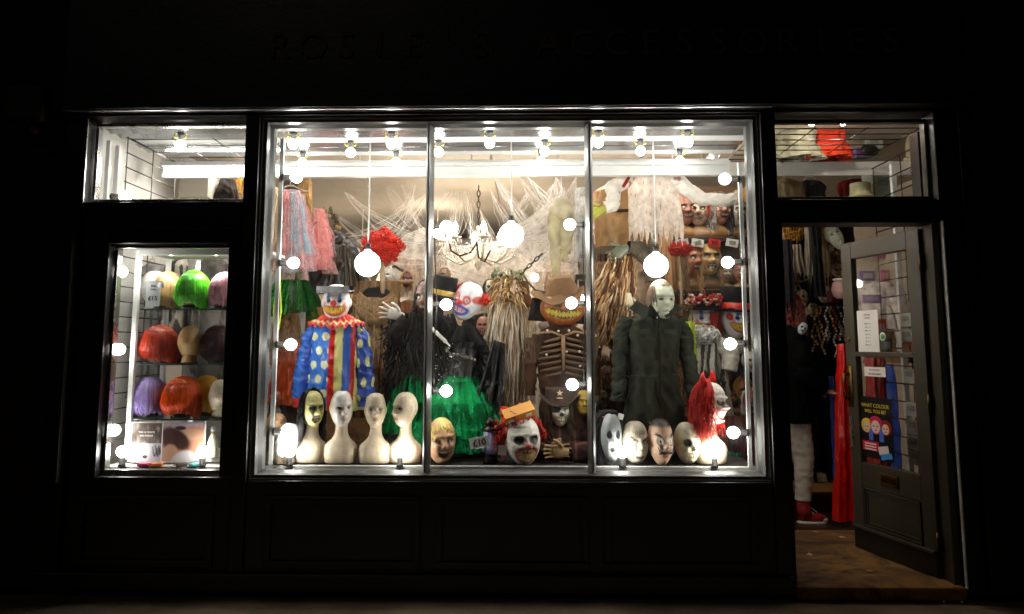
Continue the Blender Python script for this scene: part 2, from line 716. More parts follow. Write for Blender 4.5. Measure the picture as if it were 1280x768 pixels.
def p_moust(C, fx, fz, fr, P):
    C[:] = c('#dcb79a')
    C = P_lines(C, fx, fz, fr, P, c('#a87d63'), 2, (1.2, 9), .1, .4)
    for s in (1, -1):
        C = mix(C, BLK, em(fx, fz - .5 * (s * fx - .4) + .9 * (s * fx - .4) ** 2, s * .42, .29, .33, .05, .3) * fr)
        C = mix(C, c('#6a4a3c'), em(fx, fz, s * .38, .07, .24, .15, .3) * fr)
        C = mix(C, c('#efe6da'), em(fx, fz, s * .38, .07, .17, .11, .3) * fr)
        C = mix(C, BLK, em(fx, fz, s * .36, .07, .06, .06) * fr)
        C = mix(C, BLK, em(fx, fz + .12 * (s * fx), s * .22, -.4, .26, .05, .3) * fr)
    C = mix(C, c('#a4584c'), em(fx, fz, 0, -.55, .2, .06) * fr)
    C = mix(C, c('#1c1715'), np.clip((fz - .62) * 8, 0, 1) * .95)
    return C


def p_pale(C, fx, fz, fr, P):
    C[:] = c('#dfe2c8')
    C = mix(C, c('#9aa07c'), .25 * np.clip(noise(P, 18, 2), 0, 1))
    for s in (1, -1):
        C = mix(C, c('#2a261d'), em(fx, fz, s * .36, .07, .14, .05) * fr)
        C = mix(C, c('#8d8a70'), .7 * em(fx, fz, s * .37, .2, .2, .025) * fr)
    C = mix(C, c('#8f806c'), .8 * em(fx, fz, 0, -.5, .2, .03) * fr)
    C = P_lines(C, fx, fz, fr, P, c('#a7a585'), 12, (3, 4), .06, .6)
    return C


def p_ghost(C, fx, fz, fr, P):
    C[:] = c('#aeb4b5')
    for s in (1, -1):
        C = mix(C, BLK, em(fx, fz, s * .36, .15, .2, .13, .2) * fr)
    C = mix(C, BLK, em(fx, fz, 0, -.45, .26, .09, .2) * fr)
    C = mix(C, c('#7d8486'), em(fx, fz, 0, -.16, .07, .08) * fr)
    return C


def p_angry(C, fx, fz, fr, P):
    C[:] = c('#d9a985')
    C = P_lines(C, fx, fz, fr, P, c('#8e5a44'), 8, (1.5, 7), .12, .6)
    for s in (1, -1):
        C = mix(C, c('#c79c4a'), em(fx, fz - .35 * (s * fx - .38), s * .38, .2, .26, .05) * fr)
        C = mix(C, c('#3d241c'), em(fx, fz, s * .38, .07, .18, .06) * fr)
        C = mix(C, c('#e8dccb'), em(fx, fz, s * .38, .06, .08, .035) * fr)
    C = mix(C, c('#59201d'), em(fx, fz, 0, -.5, .27, .15, .2) * fr)
    C = mix(C, c('#e8dcc6'), em(fx, fz, 0, -.42, .22, .04) * fr)
    return C


def p_devil(C, fx, fz, fr, P):
    C[:] = c('#f0e6da')
    C = P_lines(C, fx, fz, fr, P, c('#b4543f'), 21, (2, 5), .1, .7)
    for s in (1, -1):
        C = mix(C, c('#3a2018'), em(fx, fz, s * .4, .1, .26, .13, .3) * fr)
        C = mix(C, c('#f4eee4'), em(fx, fz, s * .4, .08, .13, .07, .3) * fr)
    zz = fz + .5 - .4 * fx ** 2
    C = mix(C, c('#a2322b'), em(fx, zz, 0, 0, .62, .2, .2) * fr)
    C = mix(C, c('#f1ead9'), em(fx, zz, 0, .0, .5, .12, .15) * fr)
    C = mix(C, c('#7a3a26'), (np.abs(((fx * 8) % 1) - .5) > .42) * em(fx, zz, 0, 0, .5, .12) * fr)
    return C


def p_flesh(skin, seed, dark='#3c1f14', lip='#7c2a22'):
    def f(C, fx, fz, fr, P):
        C[:] = c(skin)
        C = mix(C, c(dark), .55 * np.clip(noise(P, 34, seed), 0, 1))
        C = P_lines(C, fx, fz, fr, P, c(dark), seed, (2, 6), .14, .8)
        for s in (1, -1):
            C = mix(C, c('#140d0a'), em(fx, fz, s * .38, .08, .22, .12, .3) * fr)
            C = mix(C, c('#cfc0a0'), em(fx, fz, s * .38, .06, .09, .045) * fr)
        C = mix(C, c('#1f0b08'), em(fx, fz, 0, -.5, .3, .13, .3) * fr)
        C = mix(C, c(lip), .6 * (em(fx, fz, 0, -.5, .4, .2, .3) - em(fx, fz, 0, -.5, .3, .13, .3)).clip(0, 1) * fr)
        C = mix(C, c('#cbbd96'), (np.abs(((fx * 9) % 1) - .5) < .34) * em(fx, fz, 0, -.45, .25, .05) * fr)
        return C
    return f


def bust_geo(H, neck=.0, col=SKIN, wide=1.):
    """neck, shoulders and cut-off chest: H tall from 0 to the chin"""
    pr = [(.0, .090, .050, 0), (.04, .102, .06, 0), (.22, .108, .064, 0), (.38, .110, .066, .002), (.48, .102, .062, .005), (.56, .084, .058, .007),
          (.64, .060, .052, .010), (.76, .043, .043, .014), (.9, .038, .040, .018), (1.05, .038, .042, .020), (1.2, .040, .046, .018)]
    n = 32
    a = np.arange(n) * 2 * PI / n
    P = np.zeros((n, len(pr) + 1, 3))
    for j, (t, rx, ry, yo) in enumerate(pr):
        bl = np.where(np.cos(a) < 0, 1, 1)
        P[:, j, 0] = rx * wide * np.sign(np.sin(a)) * np.abs(np.sin(a)) ** .85
        P[:, j, 1] = -ry * np.cos(a) * bl + yo
        P[:, j, 2] = t * H
    P[:, -1] = (0, .004, 1.2 * H)
    ch = .008 * (ga(P[..., 0], P[..., 2], .05, .2 * H, .035, .1 * H) + ga(P[..., 0], P[..., 2], -.05, .2 * H, .035, .1 * H))
    P[..., 1] -= ch * (P[..., 1] < 0)
    g = Geo()
    g.add([(0, 0, 0)], [], col)
    Cc = mix(np.broadcast_to(np.array(col), P.shape), c('#c9aa7e'), .3 * np.clip(noise(P, 12, 5), 0, 1))
    g.grid(P, wu=True, C=Cc)
    b = 1
    g.F.append(np.array([[0, b + ((i + 1) % n) * (len(pr) + 1), b + i * (len(pr) + 1)] for i in range(n)]))
    return g


def strands(n, length, w, d, h, col, seed=0, cover=(.55, 5.73), curl=.0, wild=.01, r=.0016, top=.0, k=3, fringe=False, gap=1.02, var=.25, steps=9, lean=(0, 0)):
    """long hair over a head of half-sizes w,d,h: each strand starts on the crown, follows the skull and falls"""
    q = np.random.default_rng(seed)
    g = Geo()
    for i in range(n):
        a = q.uniform(*cover)
        v0 = q.uniform(.05, .9) + top
        L = length * q.uniform(.75, 1.1)
        ph, fq = q.uniform(0, 6.3), q.uniform(20, 45)
        pts = []
        gp = gap + q.uniform(0, .1)
        s = 0
        arc = (PI * .55 - v0) * h
        for j in range(steps + 1):
            s = j / steps * (arc + L)
            if s < arc:
                v = v0 + s / h
                p = np.array([w * gp * math.sin(v) * math.sin(a), -d * gp * math.sin(v) * math.cos(a), h * gp * math.cos(v)])
            else:
                v = PI * .55
                e = s - arc
                out = 1 + .12 * e / .2 * q.uniform(.2, 1)
                p = np.array([w * gp * out * math.sin(v) * math.sin(a), -d * gp * out * math.sin(v) * math.cos(a), h * gp * math.cos(v) - e])
                p[0] += lean[0] * e
                p[1] += lean[1] * e
            f = j / steps
            p += f * (wild * np.array([math.sin(ph + s * fq), math.cos(ph * 1.7 + s * fq), 0]) + curl * np.array([math.sin(s * 160 + ph), math.cos(s * 160 + ph), 0]))
            pts.append(p)
        cc = np.array(col) * (1 + q.uniform(-var, var))
        g.tube(pts, np.linspace(r, r * .5, len(pts)), k=k, C=cc, cap=False)
    return g


def bob_geo(col, w=.098, d=.108, h=.115, drop=.075, seed=0, alt=None, part=0.):
    """a bobbed wig: grooved shell plus loose strands"""
    q = np.random.default_rng(seed)
    n, m = 220, 34
    a = np.arange(n) * 2 * PI / n
    t = np.linspace(0, 1, m)
    A, T = np.meshgrid(a, t, indexing='ij')
    lock = np.interp(A[:, 0], np.linspace(0, 2 * PI, 110), np.r_[q.normal(size=109), 0])[:, None]
    fine = q.normal(size=(n, 1))
    v = np.clip(T / .55, 0, 1) * PI / 2
    below = np.clip((T - .55) / .45, 0, 1)
    rr = np.sin(v) * (1 + .07 * np.sin(below * PI) - .30 * below ** 2)
    rr = rr * (1 + (.003 * lock + .0025 * fine) * np.clip(T * 1.6, 0, 1))
    z = h * np.cos(v) - drop * below * (1 + .03 * lock)
    z = z - below * (.016 * np.cos(A + .6) + .008 * np.sin(3 * A + seed) + .006 * fine)
    P = np.stack([w * rr * np.sin(A), -d * rr * np.cos(A), z], -1)
    base = np.array(col)
    al = np.array(alt) if alt is not None else base * 1.5
    Cc = base * (1 + .07 * lock[..., None] * np.ones((1, m, 1)) + .10 * fine[..., None])
    Cc = mix(Cc, al, np.clip(.3 + .16 * lock, 0, .7) * np.clip(T, 0, 1))
    g = Geo()
    g.grid(P, wu=True, C=np.clip(Cc, .004, 1))
    for i in range(420):
        j = q.integers(n)
        p = P[j, 1:].copy()
        k = np.linspace(0, 1, len(p))
        p[:, :2] *= 1.008 + q.uniform(0, .03) * k[:, None] ** 2
        dr = q.normal() * .020 * k ** 2
        p[:, 0] += dr * math.cos(a[j])
        p[:, 1] += dr * math.sin(a[j])
        p[:, 2] -= q.uniform(-.004, .012) * k ** 3
        p = p[::3]
        g.tube(p, .0009, k=3, C=np.clip(base * q.uniform(.55, 1.7), .004, 1), cap=False)
    return g


def curls(col, R, n, seed=0, r=.004, cr=.012, flat=1., half=False):
    """a ball of tight curls"""
    q = np.random.default_rng(seed)
    g = Geo()
    g.ell((0, 0, 0), (R[0] * .7, R[1] * .7, R[2] * .7), 20, 14, C=np.array(col) * .6)
    for i in range(n):
        d = q.normal(size=3)
        d /= np.linalg.norm(d)
        if half:
            d[2] = d[2] if d[2] > -.7 else -d[2]
        if half and d[1] < -.35 and d[2] < .5:
            continue
        lump = 1 + .09 * math.sin(3.1 * d[0] + seed) * math.cos(4.3 * d[2] + seed) + .10 * math.sin(9 * d[0] + 7 * d[2])
        p0 = d * np.array(R) * q.uniform(.62, 1.0) * lump
        u = np.cross(d, q.normal(size=3))
        u /= np.linalg.norm(u)
        v = np.cross(d, u)
        tt = np.linspace(0, 2 * PI * q.uniform(1, 1.7), 9)
        cc = cr * q.uniform(.6, 1.2)
        pts = p0 + np.outer(np.cos(tt), u) * cc + np.outer(np.sin(tt), v) * cc + np.outer(tt / 6.3 * cc * .9, d)
        g.tube(pts, r * q.uniform(.7, 1.1), k=4, C=np.clip(np.array(col) * q.uniform(.65, 1.35), .003, 1), cap=False)
    return g


# ---------------------------------------------------------------- cloth
def drape_geo(w0, w1, h, colf, amp=.03, nf=6, seed=0, rag=0., n=64, m=44, bow=0., sag=0., lean=0., y0=0., wr=.012, tap=1.):
    """hanging cloth: top edge at z=0 centred on x=0, folds growing downward"""
    q = np.random.default_rng(seed)
    s = np.linspace(-1, 1, n)
    t = np.linspace(0, 1, m)
    S, T = np.meshgrid(s, t, indexing='ij')
    ww = w0 + (w1 - w0) * T ** tap
    ph = q.uniform(0, 6.3, 3)
    fold = np.sin(S * PI * nf / 2 + ph[0] + .8 * np.sin(S * 2.3 + ph[1]) + .5 * T) + .5 * np.sin(S * PI * nf * 1.13 + ph[2] - T)
    x = S * ww / 2 + lean * T
    y = y0 + amp * fold * (.25 + .75 * T) + bow * (1 - S ** 2) * -1
    ln = np.ones(n)
    if rag:
        e = q.normal(size=n)
        e = .5 * e + .5 * np.roll(e, 1)
        tooth = np.abs(((s * 5.3 + q.uniform()) % 1) - .5) * 2
        ln = 1 - rag * (.6 * tooth + .25 * np.abs(e))
    z = -h * T * ln[:, None] - sag * (1 - S ** 2) * (1 - T)
    P = np.stack([x, y, z], -1)
    nn = noise(P * np.array([1, 1, .55]), 26, seed, 3)
    P[..., 1] += wr * nn
    P[..., 0] += wr * .4 * noise(P, 19, seed + 1, 2)
    nn = nn * .45
    C = colf(S, T, nn) if callable(colf) else np.asarray(colf) * np.ones((n, m, 1))
    g = Geo()
    g.grid(P, C=C)
    return g


def torso_geo(prof, colf, seed=0, n=120, m=90, fold=.012, nf=9, wr=.010, sq=.8):
    """a worn garment body: prof = (z, half width, half depth, y offset) from the collar down"""
    pr = np.array(prof, float)
    t = np.linspace(0, 1, m)
    k = np.linspace(0, 1, len(pr))
    q = [np.interp(t, k, pr[:, i]) for i in range(4)]
    a = np.arange(n) * 2 * PI / n
    A, T = np.meshgrid(a, t, indexing='ij')
    sx, cx = np.sin(A), np.cos(A)
    f = 1 + fold / .15 * np.sin(nf * A + 1.3 * np.sin(3 * A + seed) + 2 * T) * T ** 1.5
    x = q[1] * np.sign(sx) * np.abs(sx) ** sq * f
    y = -q[2] * np.sign(cx) * np.abs(cx) ** .9 * f + q[3]
    z = q[0] * np.ones_like(A)
    P = np.stack([x, y, z], -1)
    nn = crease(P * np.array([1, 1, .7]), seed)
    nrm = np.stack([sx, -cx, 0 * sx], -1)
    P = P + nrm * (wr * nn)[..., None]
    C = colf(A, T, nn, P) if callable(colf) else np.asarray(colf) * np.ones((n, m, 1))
    g = Geo()
    g.grid(P, wu=True, C=C)
    return g


def sleeve_geo(path, r, colf, seed=0, n=40, m=60, wr=.007):
    p = np.asarray(path, float)
    k = np.linspace(0, 1, len(p))
    t = np.linspace(0, 1, m)
    p = np.stack([np.interp(t, k, p[:, i]) for i in range(3)], -1)
    for _ in range(4):
        p[1:-1] = (p[:-2] + p[1:-1] * 2 + p[2:]) / 4
    rr = np.interp(t, np.linspace(0, 1, len(r)), r)
    tg = np.gradient(p, axis=0)
    tg /= np.linalg.norm(tg, axis=1, keepdims=True)
    fy = np.array([0, -1., 0])
    u = fy - (tg @ fy)[:, None] * tg
    u /= np.linalg.norm(u, axis=1, keepdims=True) + 1e-9
    v = np.cross(tg, u)
    a = np.arange(n) * 2 * PI / n
    P = p[None] + (u[None] * np.cos(a)[:, None, None] + v[None] * np.sin(a)[:, None, None]) * rr[None, :, None]
    A, T = np.meshgrid(a, t, indexing='ij')
    nn = crease(P * np.array([1, 1, 1.5]), seed)
    dirs = P - p[None]
    P = P + dirs / (np.linalg.norm(dirs, axis=-1, keepdims=True) + 1e-9) * (wr * nn)[..., None]
    C = colf(A, T, nn, P) if callable(colf) else np.asarray(colf) * np.ones((n, m, 1))
    g = Geo()
    g.grid(P, wu=True, C=C)
    return g


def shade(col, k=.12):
    """cloth of one dye, its colour varied with the fold noise"""
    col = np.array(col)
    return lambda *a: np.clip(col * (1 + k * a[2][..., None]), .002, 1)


def hand_geo(col, size=1., spread=.18, curl=.25, seed=0, mirror=1):
    """palm at the origin, fingers along +Z, palm facing -Y, thumb on +X*mirror"""
    g = Geo()
    n = 14
    a = np.arange(n) * 2 * PI / n
    pr = [(-.045, .024, .016), (-.02, .028, .016), (.015, .038, .015), (.045, .041, .013), (.06, .036, .011), (.066, .01, .004)]
    P = np.stack([np.stack([rx * np.cos(a), ry * np.sin(a), 0 * a + z], -1) for z, rx, ry in pr], 1)
    g.grid(P, wu=True, C=col)
    for i, (x, L, r) in enumerate([(-.03, .062, .0075), (-.010, .075, .0085), (.010, .08, .0088), (.029, .072, .0085)]):
        an = (i - 1.5) * spread
        p = np.array([x, 0, .055])
        pts, rr, b = [p.copy()], [r], 0
        for sgm, f in ((.42, .5), (.33, 1), (.25, 1)):
            b += curl * f
            for _ in range(2):
                p = p + L * sgm / 2 * np.array([math.sin(an) * math.cos(b), -math.sin(b), math.cos(an) * math.cos(b)])
                pts.append(p.copy())
                rr.append(r * (1 - .06 * len(pts)))
        rr[-1] *= .55
        g.tube(pts, rr, k=8, C=col)
    p = np.array([.03, -.004, -.005])
    pts = [p, p + (.018, -.006, .016), p + (.034, -.012, .036), p + (.042, -.018, .056), p + (.044, -.022, .064)]
    g.tube(pts, [.012, .0115, .0095, .0085, .004], k=8, C=col)
    if mirror < 0:
        g.xf(np.diag([-1, 1, 1, 1]))
    return g.xf(np.diag([size, size, size, 1]))


# one mask or bust: head (+ neck) with optional parts, sized to a box of photo pixels
def place(name, label, cat, x0, y0, x1, y1, Y, hgt, yaw=0., tilt=0., nod=0., group=None):
    """an Empty at the foot of the box; returns it and the scale that makes a thing hgt metres tall fill the box"""
    X, Z, w, h = fit(x0, y0, x1, y1, Y)
    t = thing(name, label, cat, (X, Y, Z), (nod, tilt, yaw), group)
    s = h / hgt
    t.scale = (s, s, s)
    return t


def hat_geo(col, R=.1, hgt=.13, brim=.17, band=None, crush=0., seed=0, top=.95):
    g = Geo()
    n = 40
    pr = [(.002, hgt), (R * top * .6, hgt), (R * top * .97, hgt * .985), (R * top, hgt * .94), (R * .97, hgt * .5), (R, .012), (R * 1.05, .002), (brim * .8, -.004), (brim, .004), (brim, .008), (brim * .8, .002), (R * .9, .004)]
    pr = np.array(pr)
    a = np.arange(n) * 2 * PI / n
    P = np.stack([np.cos(a)[:, None] * pr[None, :, 0], np.sin(a)[:, None] * pr[None, :, 0], np.ones((n, 1)) * pr[None, :, 1]], -1)
    if crush:
        P = P + crush * np.stack([noise(P, 12, seed), noise(P, 12, seed + 1), noise(P, 14, seed + 2)], -1)
        P[..., 2] += crush * 2.2 * np.cos(2 * a)[:, None] * (pr[None, :, 0] > R * 1.1)
    g.grid(P, wu=True, C=col)
    return g


# ================================================================ THE SETTING
M_PAINT = mat('black_gloss_paint', c('#14100f'), .42, var=.35, vscale=3, bump=.12, bscale=35)
M_OLIVE = mat('olive_door_paint', c('#3d3729'), .45, var=.22, vscale=6, bump=.15, bscale=45)
M_RENDER = mat('dark_painted_render', c('#2a1d18'), .85, var=.4, vscale=2.5, bump=.5, bscale=30)
M_ALU = mat('brushed_aluminium', c('#c9c9c6'), .28, metal=1., var=.12, vscale=5, bump=.05, bscale=200, aniso=.3)
M_WHITE = mat('white_metal', c('#e8e8e6'), .3, var=.05, vscale=6, bump=.03)
M_WHITEP = mat('white_painted_board', c('#e2e0da'), .5, var=.08, vscale=4, bump=.08)
M_TAN = mat('tan_ceiling_board', c('#b9a993'), .8, var=.1, vscale=3, bump=.1)
M_CREAM = mat('cream_wall', c('#c2b49f'), .8, var=.15, vscale=3, bump=.15)
M_BROWN = mat('brown_slat_board', c('#7a5a3c'), .6, var=.3, vscale=5, bump=.15)
M_WIRE = mat('black_wire', c('#17130f'), .4, var=.1, bump=0)
M_BRASS = mat('aged_brass', c('#6f5630'), .42, metal=1., var=.35, vscale=20, bump=.1)
M_CONC = mat('worn_brown_concrete', c('#8a6230'), .75, var=.4, vscale=3.5, bump=.6, bscale=22, stain=c('#2c1e12'))
M_SLAB = mat('pavement_stone', c('#8a7862'), .8, var=.35, vscale=3, bump=.5, bscale=26)
M_GLASS = glass('window_glass', (.97, .985, .98), .9, smear=.010)
M_DGLASS = glass('door_glass', (.93, .95, .94), 1.3, smear=.02)
M_SHELF = glass('shelf_glass', (.86, .93, .9), 1.2)
M_SOCK = mat('black_bakelite', c('#23211f'), .4, var=.1, bump=0)
M_GSOCK = mat('grey_rubber', c('#5b5a5a'), .6, var=.15, bump=.05)
M_YEL = mat('yellow_flex', c('#d8c63a'), .5, var=.1, bump=0)
M_DARKWOOD = mat('dark_floor_board', c('#3a1f14'), .35, var=.4, vscale=4, bump=.2)
M_BULB = emit('lit_bulb', c('#fffaf2'), BULB)
M_PEND = emit('lit_globe', c('#fffaf0'), PEND)
M_CANDLE = emit('lit_candle_bulb', c('#fff4e6'), CANDLE)
M_TUBE = emit('lit_tube', c('#fff7ee'), TUBE)

DECK = .64
YB = .125


def bx(x0, x1, y0, y1, z0, z1):
    return ((x0 + x1) / 2, (y0 + y1) / 2, (z0 + z1) / 2), (abs(x1 - x0), abs(y1 - y0), abs(z1 - z0))


def slab(name, parent, m, x0, x1, y0, y1, z0, z1, bevel=.0, kind=None):
    ctr, s = bx(x0, x1, y0, y1, z0, z1)
    g = Geo()
    g.box((0, 0, 0), s)
    return obj(name, g, m, parent, ctr, smooth=False, bevel=bevel, kind=kind)


# ground
g = Geo()
xs, ys = np.meshgrid(np.linspace(-120, 120, 41), np.linspace(-120, 120, 41), indexing='ij')
g.grid(np.stack([xs, ys, xs * 0 - .16], -1))
obj('ground', g, mat('asphalt', c('#3a3836'), .85, var=.3, vscale=4, bump=.5, bscale=40), kind='structure', smooth=False)
pave = slab('pavement', None, M_SLAB, -14, 14, -2.6, .0, -.15, -.03, kind='structure')
slab('kerb', None, M_SLAB, -14, 14, -2.76, -2.605, -.15, -.025, bevel=.015, kind='structure')
sme = Geo()
sme.box((0, 0, 0), (.592, .592, .03))
sme = sme.mesh('paving_slab', M_SLAB, False)
for i in range(-7, 7):
    for j in range(4):
        o = obj('paving_slab', sme, None, pave, (.3 + i * .6 + (.3 if j % 2 else 0), -.35 - .6 * j, .0725 + rng.normal() * .002),
                (rng.normal() * .002, rng.normal() * .002, 0), bevel=.006)
g = Geo()
g.box((0, 0, 0), (.014, .012, .01))
for px in (1180, 1202):
    P = at(px, 745.5, -.12)
    tag(obj('pebble', Geo().ell((0, 0, 0), (.006, .005, .004), 8, 6), mat('white_chip', c('#d8d0c0'), .5), None, (P.x, P.y, .006)),
        'tiny pale chip of grit on the pavement %s' % ('left of its twin, below the door' if px < 1190 else 'right of its twin, below the door frame'), 'pebble')

# ---------------------------------------------------------------- the building front
B = thing('shop_building', 'dark painted shop front with three glazed bays and an open door', 'building', (0, .05, 0))
BY = .05
FY = -.06
slab('upper_wall', B, M_RENDER, -7, 7, .02, .3, 3.42, 6.5)
slab('side_wall', B, M_RENDER, -7, -2.62, -.02, .28, 0, 3.419)
slab('side_wall', B, M_RENDER, 2.60, 7, -.02, .28, 0, 3.419)
fa = slab('fascia_board', B, M_PAINT, -2.62, 2.60, -.10, .12, 2.74, 3.40, bevel=.004)
slab('fascia_moulding', B, M_PAINT, -2.66, 2.64, -.15, .1, 3.402, 3.47, bevel=.012)
slab('cornice', B, M_PAINT, -2.64, 2.62, -.165, .1, 2.672, 2.738, bevel=.006)
# thin aluminium drip strip under the cornice: its rounded belly mirrors the window lamps
g = Geo()
aa = np.linspace(rad(-12), rad(40), 9)      # tilt of the face towards the street
py_, pz_ = [0.], [0.]
for q_ in aa[:-1]:
    py_.append(py_[-1] - .0022 * math.cos(q_))
    pz_.append(pz_[-1] + .0022 * math.sin(q_))
P = np.array([[(x_, y_, z_) for y_, z_ in zip(py_ + [py_[-1], 0], pz_ + [pz_[-1] + .004, pz_[-1] + .004])] for x_ in np.linspace(-2.025, 2.025, 30)])
P[..., 2] += .0012 * noise(P[..., :1] * np.array([1, 0, 0]), 2.5, 4)[..., None][..., 0]
g.grid(P, wv=True)
obj('cornice_strip', g, mat('bright_aluminium', c('#dedede'), .3, metal=1., var=.1, vscale=3, bump=.04, bscale=90), B, (-.555, -.135, 2.660))
slab('head_rail', B, M_PAINT, -2.56, 2.53, FY, .1, 2.658, 2.670, bevel=.004)
slab('pilaster', B, M_PAINT, -2.60, -2.482, FY - .02, .1, 0, 2.656, bevel=.006)
slab('pilaster', B, M_PAINT, -1.552, -1.469, FY, .1, 0, 2.656, bevel=.006)
slab('pilaster', B, M_PAINT, 1.427, 1.512, FY, .1, 0, 2.656, bevel=.006)
slab('pilaster', B, M_PAINT, 2.412, 2.53, FY - .0, .1, 0, 2.656, bevel=.006)
slab('pilaster', B, M_PAINT, 2.532, 2.60, FY - .03, .1, 0, 2.656, bevel=.006)
slab('transom_rail', B, M_PAINT, -2.480, -1.554, FY - .004, .1, 1.985, 2.146, bevel=.004)
slab('transom_rail', B, M_PAINT, 1.514, 2.4115, FY - .004, .1, 2.012, 2.146, bevel=.004)
slab('window_stile', B, M_PAINT, -2.480, -2.316, FY + .006, .1, .60, 1.983, bevel=.004)
slab('window_stile', B, M_PAINT, -1.622, -1.554, FY + .006, .1, .60, 1.983, bevel=.004)
slab('window_rail', B, M_PAINT, -2.314, -1.624, FY + .010, .1, 1.908, 1.983, bevel=.004)
slab('stall_riser', B, M_PAINT, -2.480, -1.554, FY + .012, .1, .0, .598, bevel=.004)
slab('stall_riser', B, M_PAINT, -1.467, 1.425, FY + .012, .1, .0, .581, bevel=.004)
for x0, x1 in ((-2.40, -1.64), (-1.36, -.5), (-.42, .42), (.5, 1.33)):
    g = Geo()
    for a, b_, c_, d in ((x0, x1, .46, .50), (x0, x1, .12, .16), (x0, x0 + .04, .16, .46), (x1 - .04, x1, .16, .46)):
        ctr, s = bx(a, b_, FY - .006, FY + .0125, c_, d)
        g.box(ctr, s)
    obj('riser_moulding', g, M_PAINT, B, smooth=False, bevel=.005)
slab('plinth', B, M_PAINT, -2.6, 1.51, FY - .03, FY - .002, 0, .10, bevel=.01)
slab('doorstep', B, M_CONC, 1.514, 2.4115, -.09, .12, -.02, .050, bevel=.012)
# trim beads of the outer frame, given paler finishes for their lit edges
g = Geo()
g.box((0, 0, 0), (.010, .012, 1.34))
obj('frame_bead', Geo().box((0, 0, 0), (.010, .030, 1.34)), M_OLIVE, B, (-2.487, FY - .055, 1.25), smooth=False, bevel=.002)
obj('frame_bead', Geo().box((0, 0, 0), (.008, .022, 1.98)), M_WHITEP, B, (2.416, FY - .013, 1.03), smooth=False, bevel=.002)
obj('frame_bead', Geo().box((0, 0, 0), (.010, .012, .5)), M_ALU, B, (-2.476, FY - .012, 2.39), smooth=False, bevel=.002)
for x0, x1, z0, z1, m in ((-2.470, -1.556, 2.150, 2.632, M_ALU), (1.516, 2.410, 2.150, 2.632, M_OLIVE), (-2.312, -1.626, .604, 1.904, M_ALU)):
    fr = obj('window_frame', Geo().box(((x0 + x1) / 2, .03, z1 - .009), (x1 - x0, .05, .018)).box(((x0 + x1) / 2, .03, z0 + .013), (x1 - x0, .05, .026))
             .box((x0 + .009, .03, (z0 + z1) / 2), (.018, .048, z1 - z0 - .05)).box((x1 - .009, .03, (z0 + z1) / 2), (.018, .048, z1 - z0 - .05)), m, B, smooth=False, bevel=.003)
    obj('pane', Geo().box(((x0 + x1) / 2, .03, (z0 + z1) / 2), (x1 - x0 - .03, .006, z1 - z0 - .04)), M_GLASS, fr, smooth=False)
# the big display window: splayed aluminium channel, two rounded mullions, three panes
M_FRAME = mat('satin_aluminium', c('#7c7d7c'), .33, metal=.45, var=.12, vscale=5, bump=.05, bscale=200)
x0, x1, z0, z1 = -1.466, 1.424, .584, 2.656
W = .052
# profile of the channel: distance in from the outer edge, depth
PROF = [(0, .0), (0, -.034), (.008, -.036), (.010, -.022), (.024, -.012), (.026, -.024), (.031, -.024), (.036, .012), (W, .034), (W, .085), (0, .085)]
g = Geo()
ring = []
for (sx, sz, ux, uz) in ((x0, z0, 1, .82), (x1, z0, -1, .82), (x1, z1, -1, -1), (x0, z1, 1, -1)):
    ring.append([(sx + ux * p, y, sz + uz * p) for p, y in PROF])
g.grid(np.array(ring), wu=True, wv=True)
win = obj('display_window', g, M_FRAME, B, smooth=False)
for mx in (-.482, .446):
    a = np.linspace(-PI / 2, PI * 1.5, 21)[:-1]
    P = np.stack([np.stack([.023 * np.cos(a) * (1 - .35 * np.maximum(0, -np.sin(a))), .03 + .075 * np.sin(a) * np.where(np.sin(a) < 0, 1.25, .7), 0 * a + zz], -1) for zz in (-.985, .985)], 1)
    obj('mullion', Geo().grid(P, wu=True), M_FRAME, win, (mx, 0, (z0 + z1) / 2 - .004))
for a, b_ in ((x0 + W, -.505), (-.459, .423), (.469, x1 - W)):
    obj('pane', Geo().box(((a + b_) / 2, .04, (z0 + z1) / 2), (b_ - a, .006, z1 - z0 - .09)), M_GLASS, win, smooth=False)
# fascia lettering, one raised letter after another
word = "ROSIE'S ACCESSORIES"
L0, L1 = at(332, 48, -.1), at(1132, 48, -.1)
adv = (L1.x - L0.x) / (len(word) - .3)
ML = mat('letter_gold', c('#4a4038'), .55, var=.2)
for i, ch in enumerate(word):
    if ch == ' ':
        continue
    lt = obj('letter', text(ch, .155, .012), ML, fa, smooth=False)
    lt.matrix_parent_inverse = Matrix.Identity(4)
    lt.location = Vector((L0.x + adv * (i + .35), -.107, at(700, 66, -.1).z - .0)) - fa.location
# alarm box on the left wall
t = thing('alarm_box', 'dark alarm box with a sloping face high on the left wall', 'alarm', (at(42, 130, -.03).x, -.021, at(42, 160, -.03).z))
g = Geo()
g.box((0, -.05, .12), (.22, .10, .22))
obj('housing', g, mat('alarm_plastic', c('#33261f'), .5), t, smooth=False, bevel=.02)
obj('strobe', Geo().lathe([(.0, .0), (.03, .0), (.03, .03), (.02, .05), (0, .055)], 16), mat('red_lens', c('#5a1a10'), .2), t, (0.05, -.06, -.055))

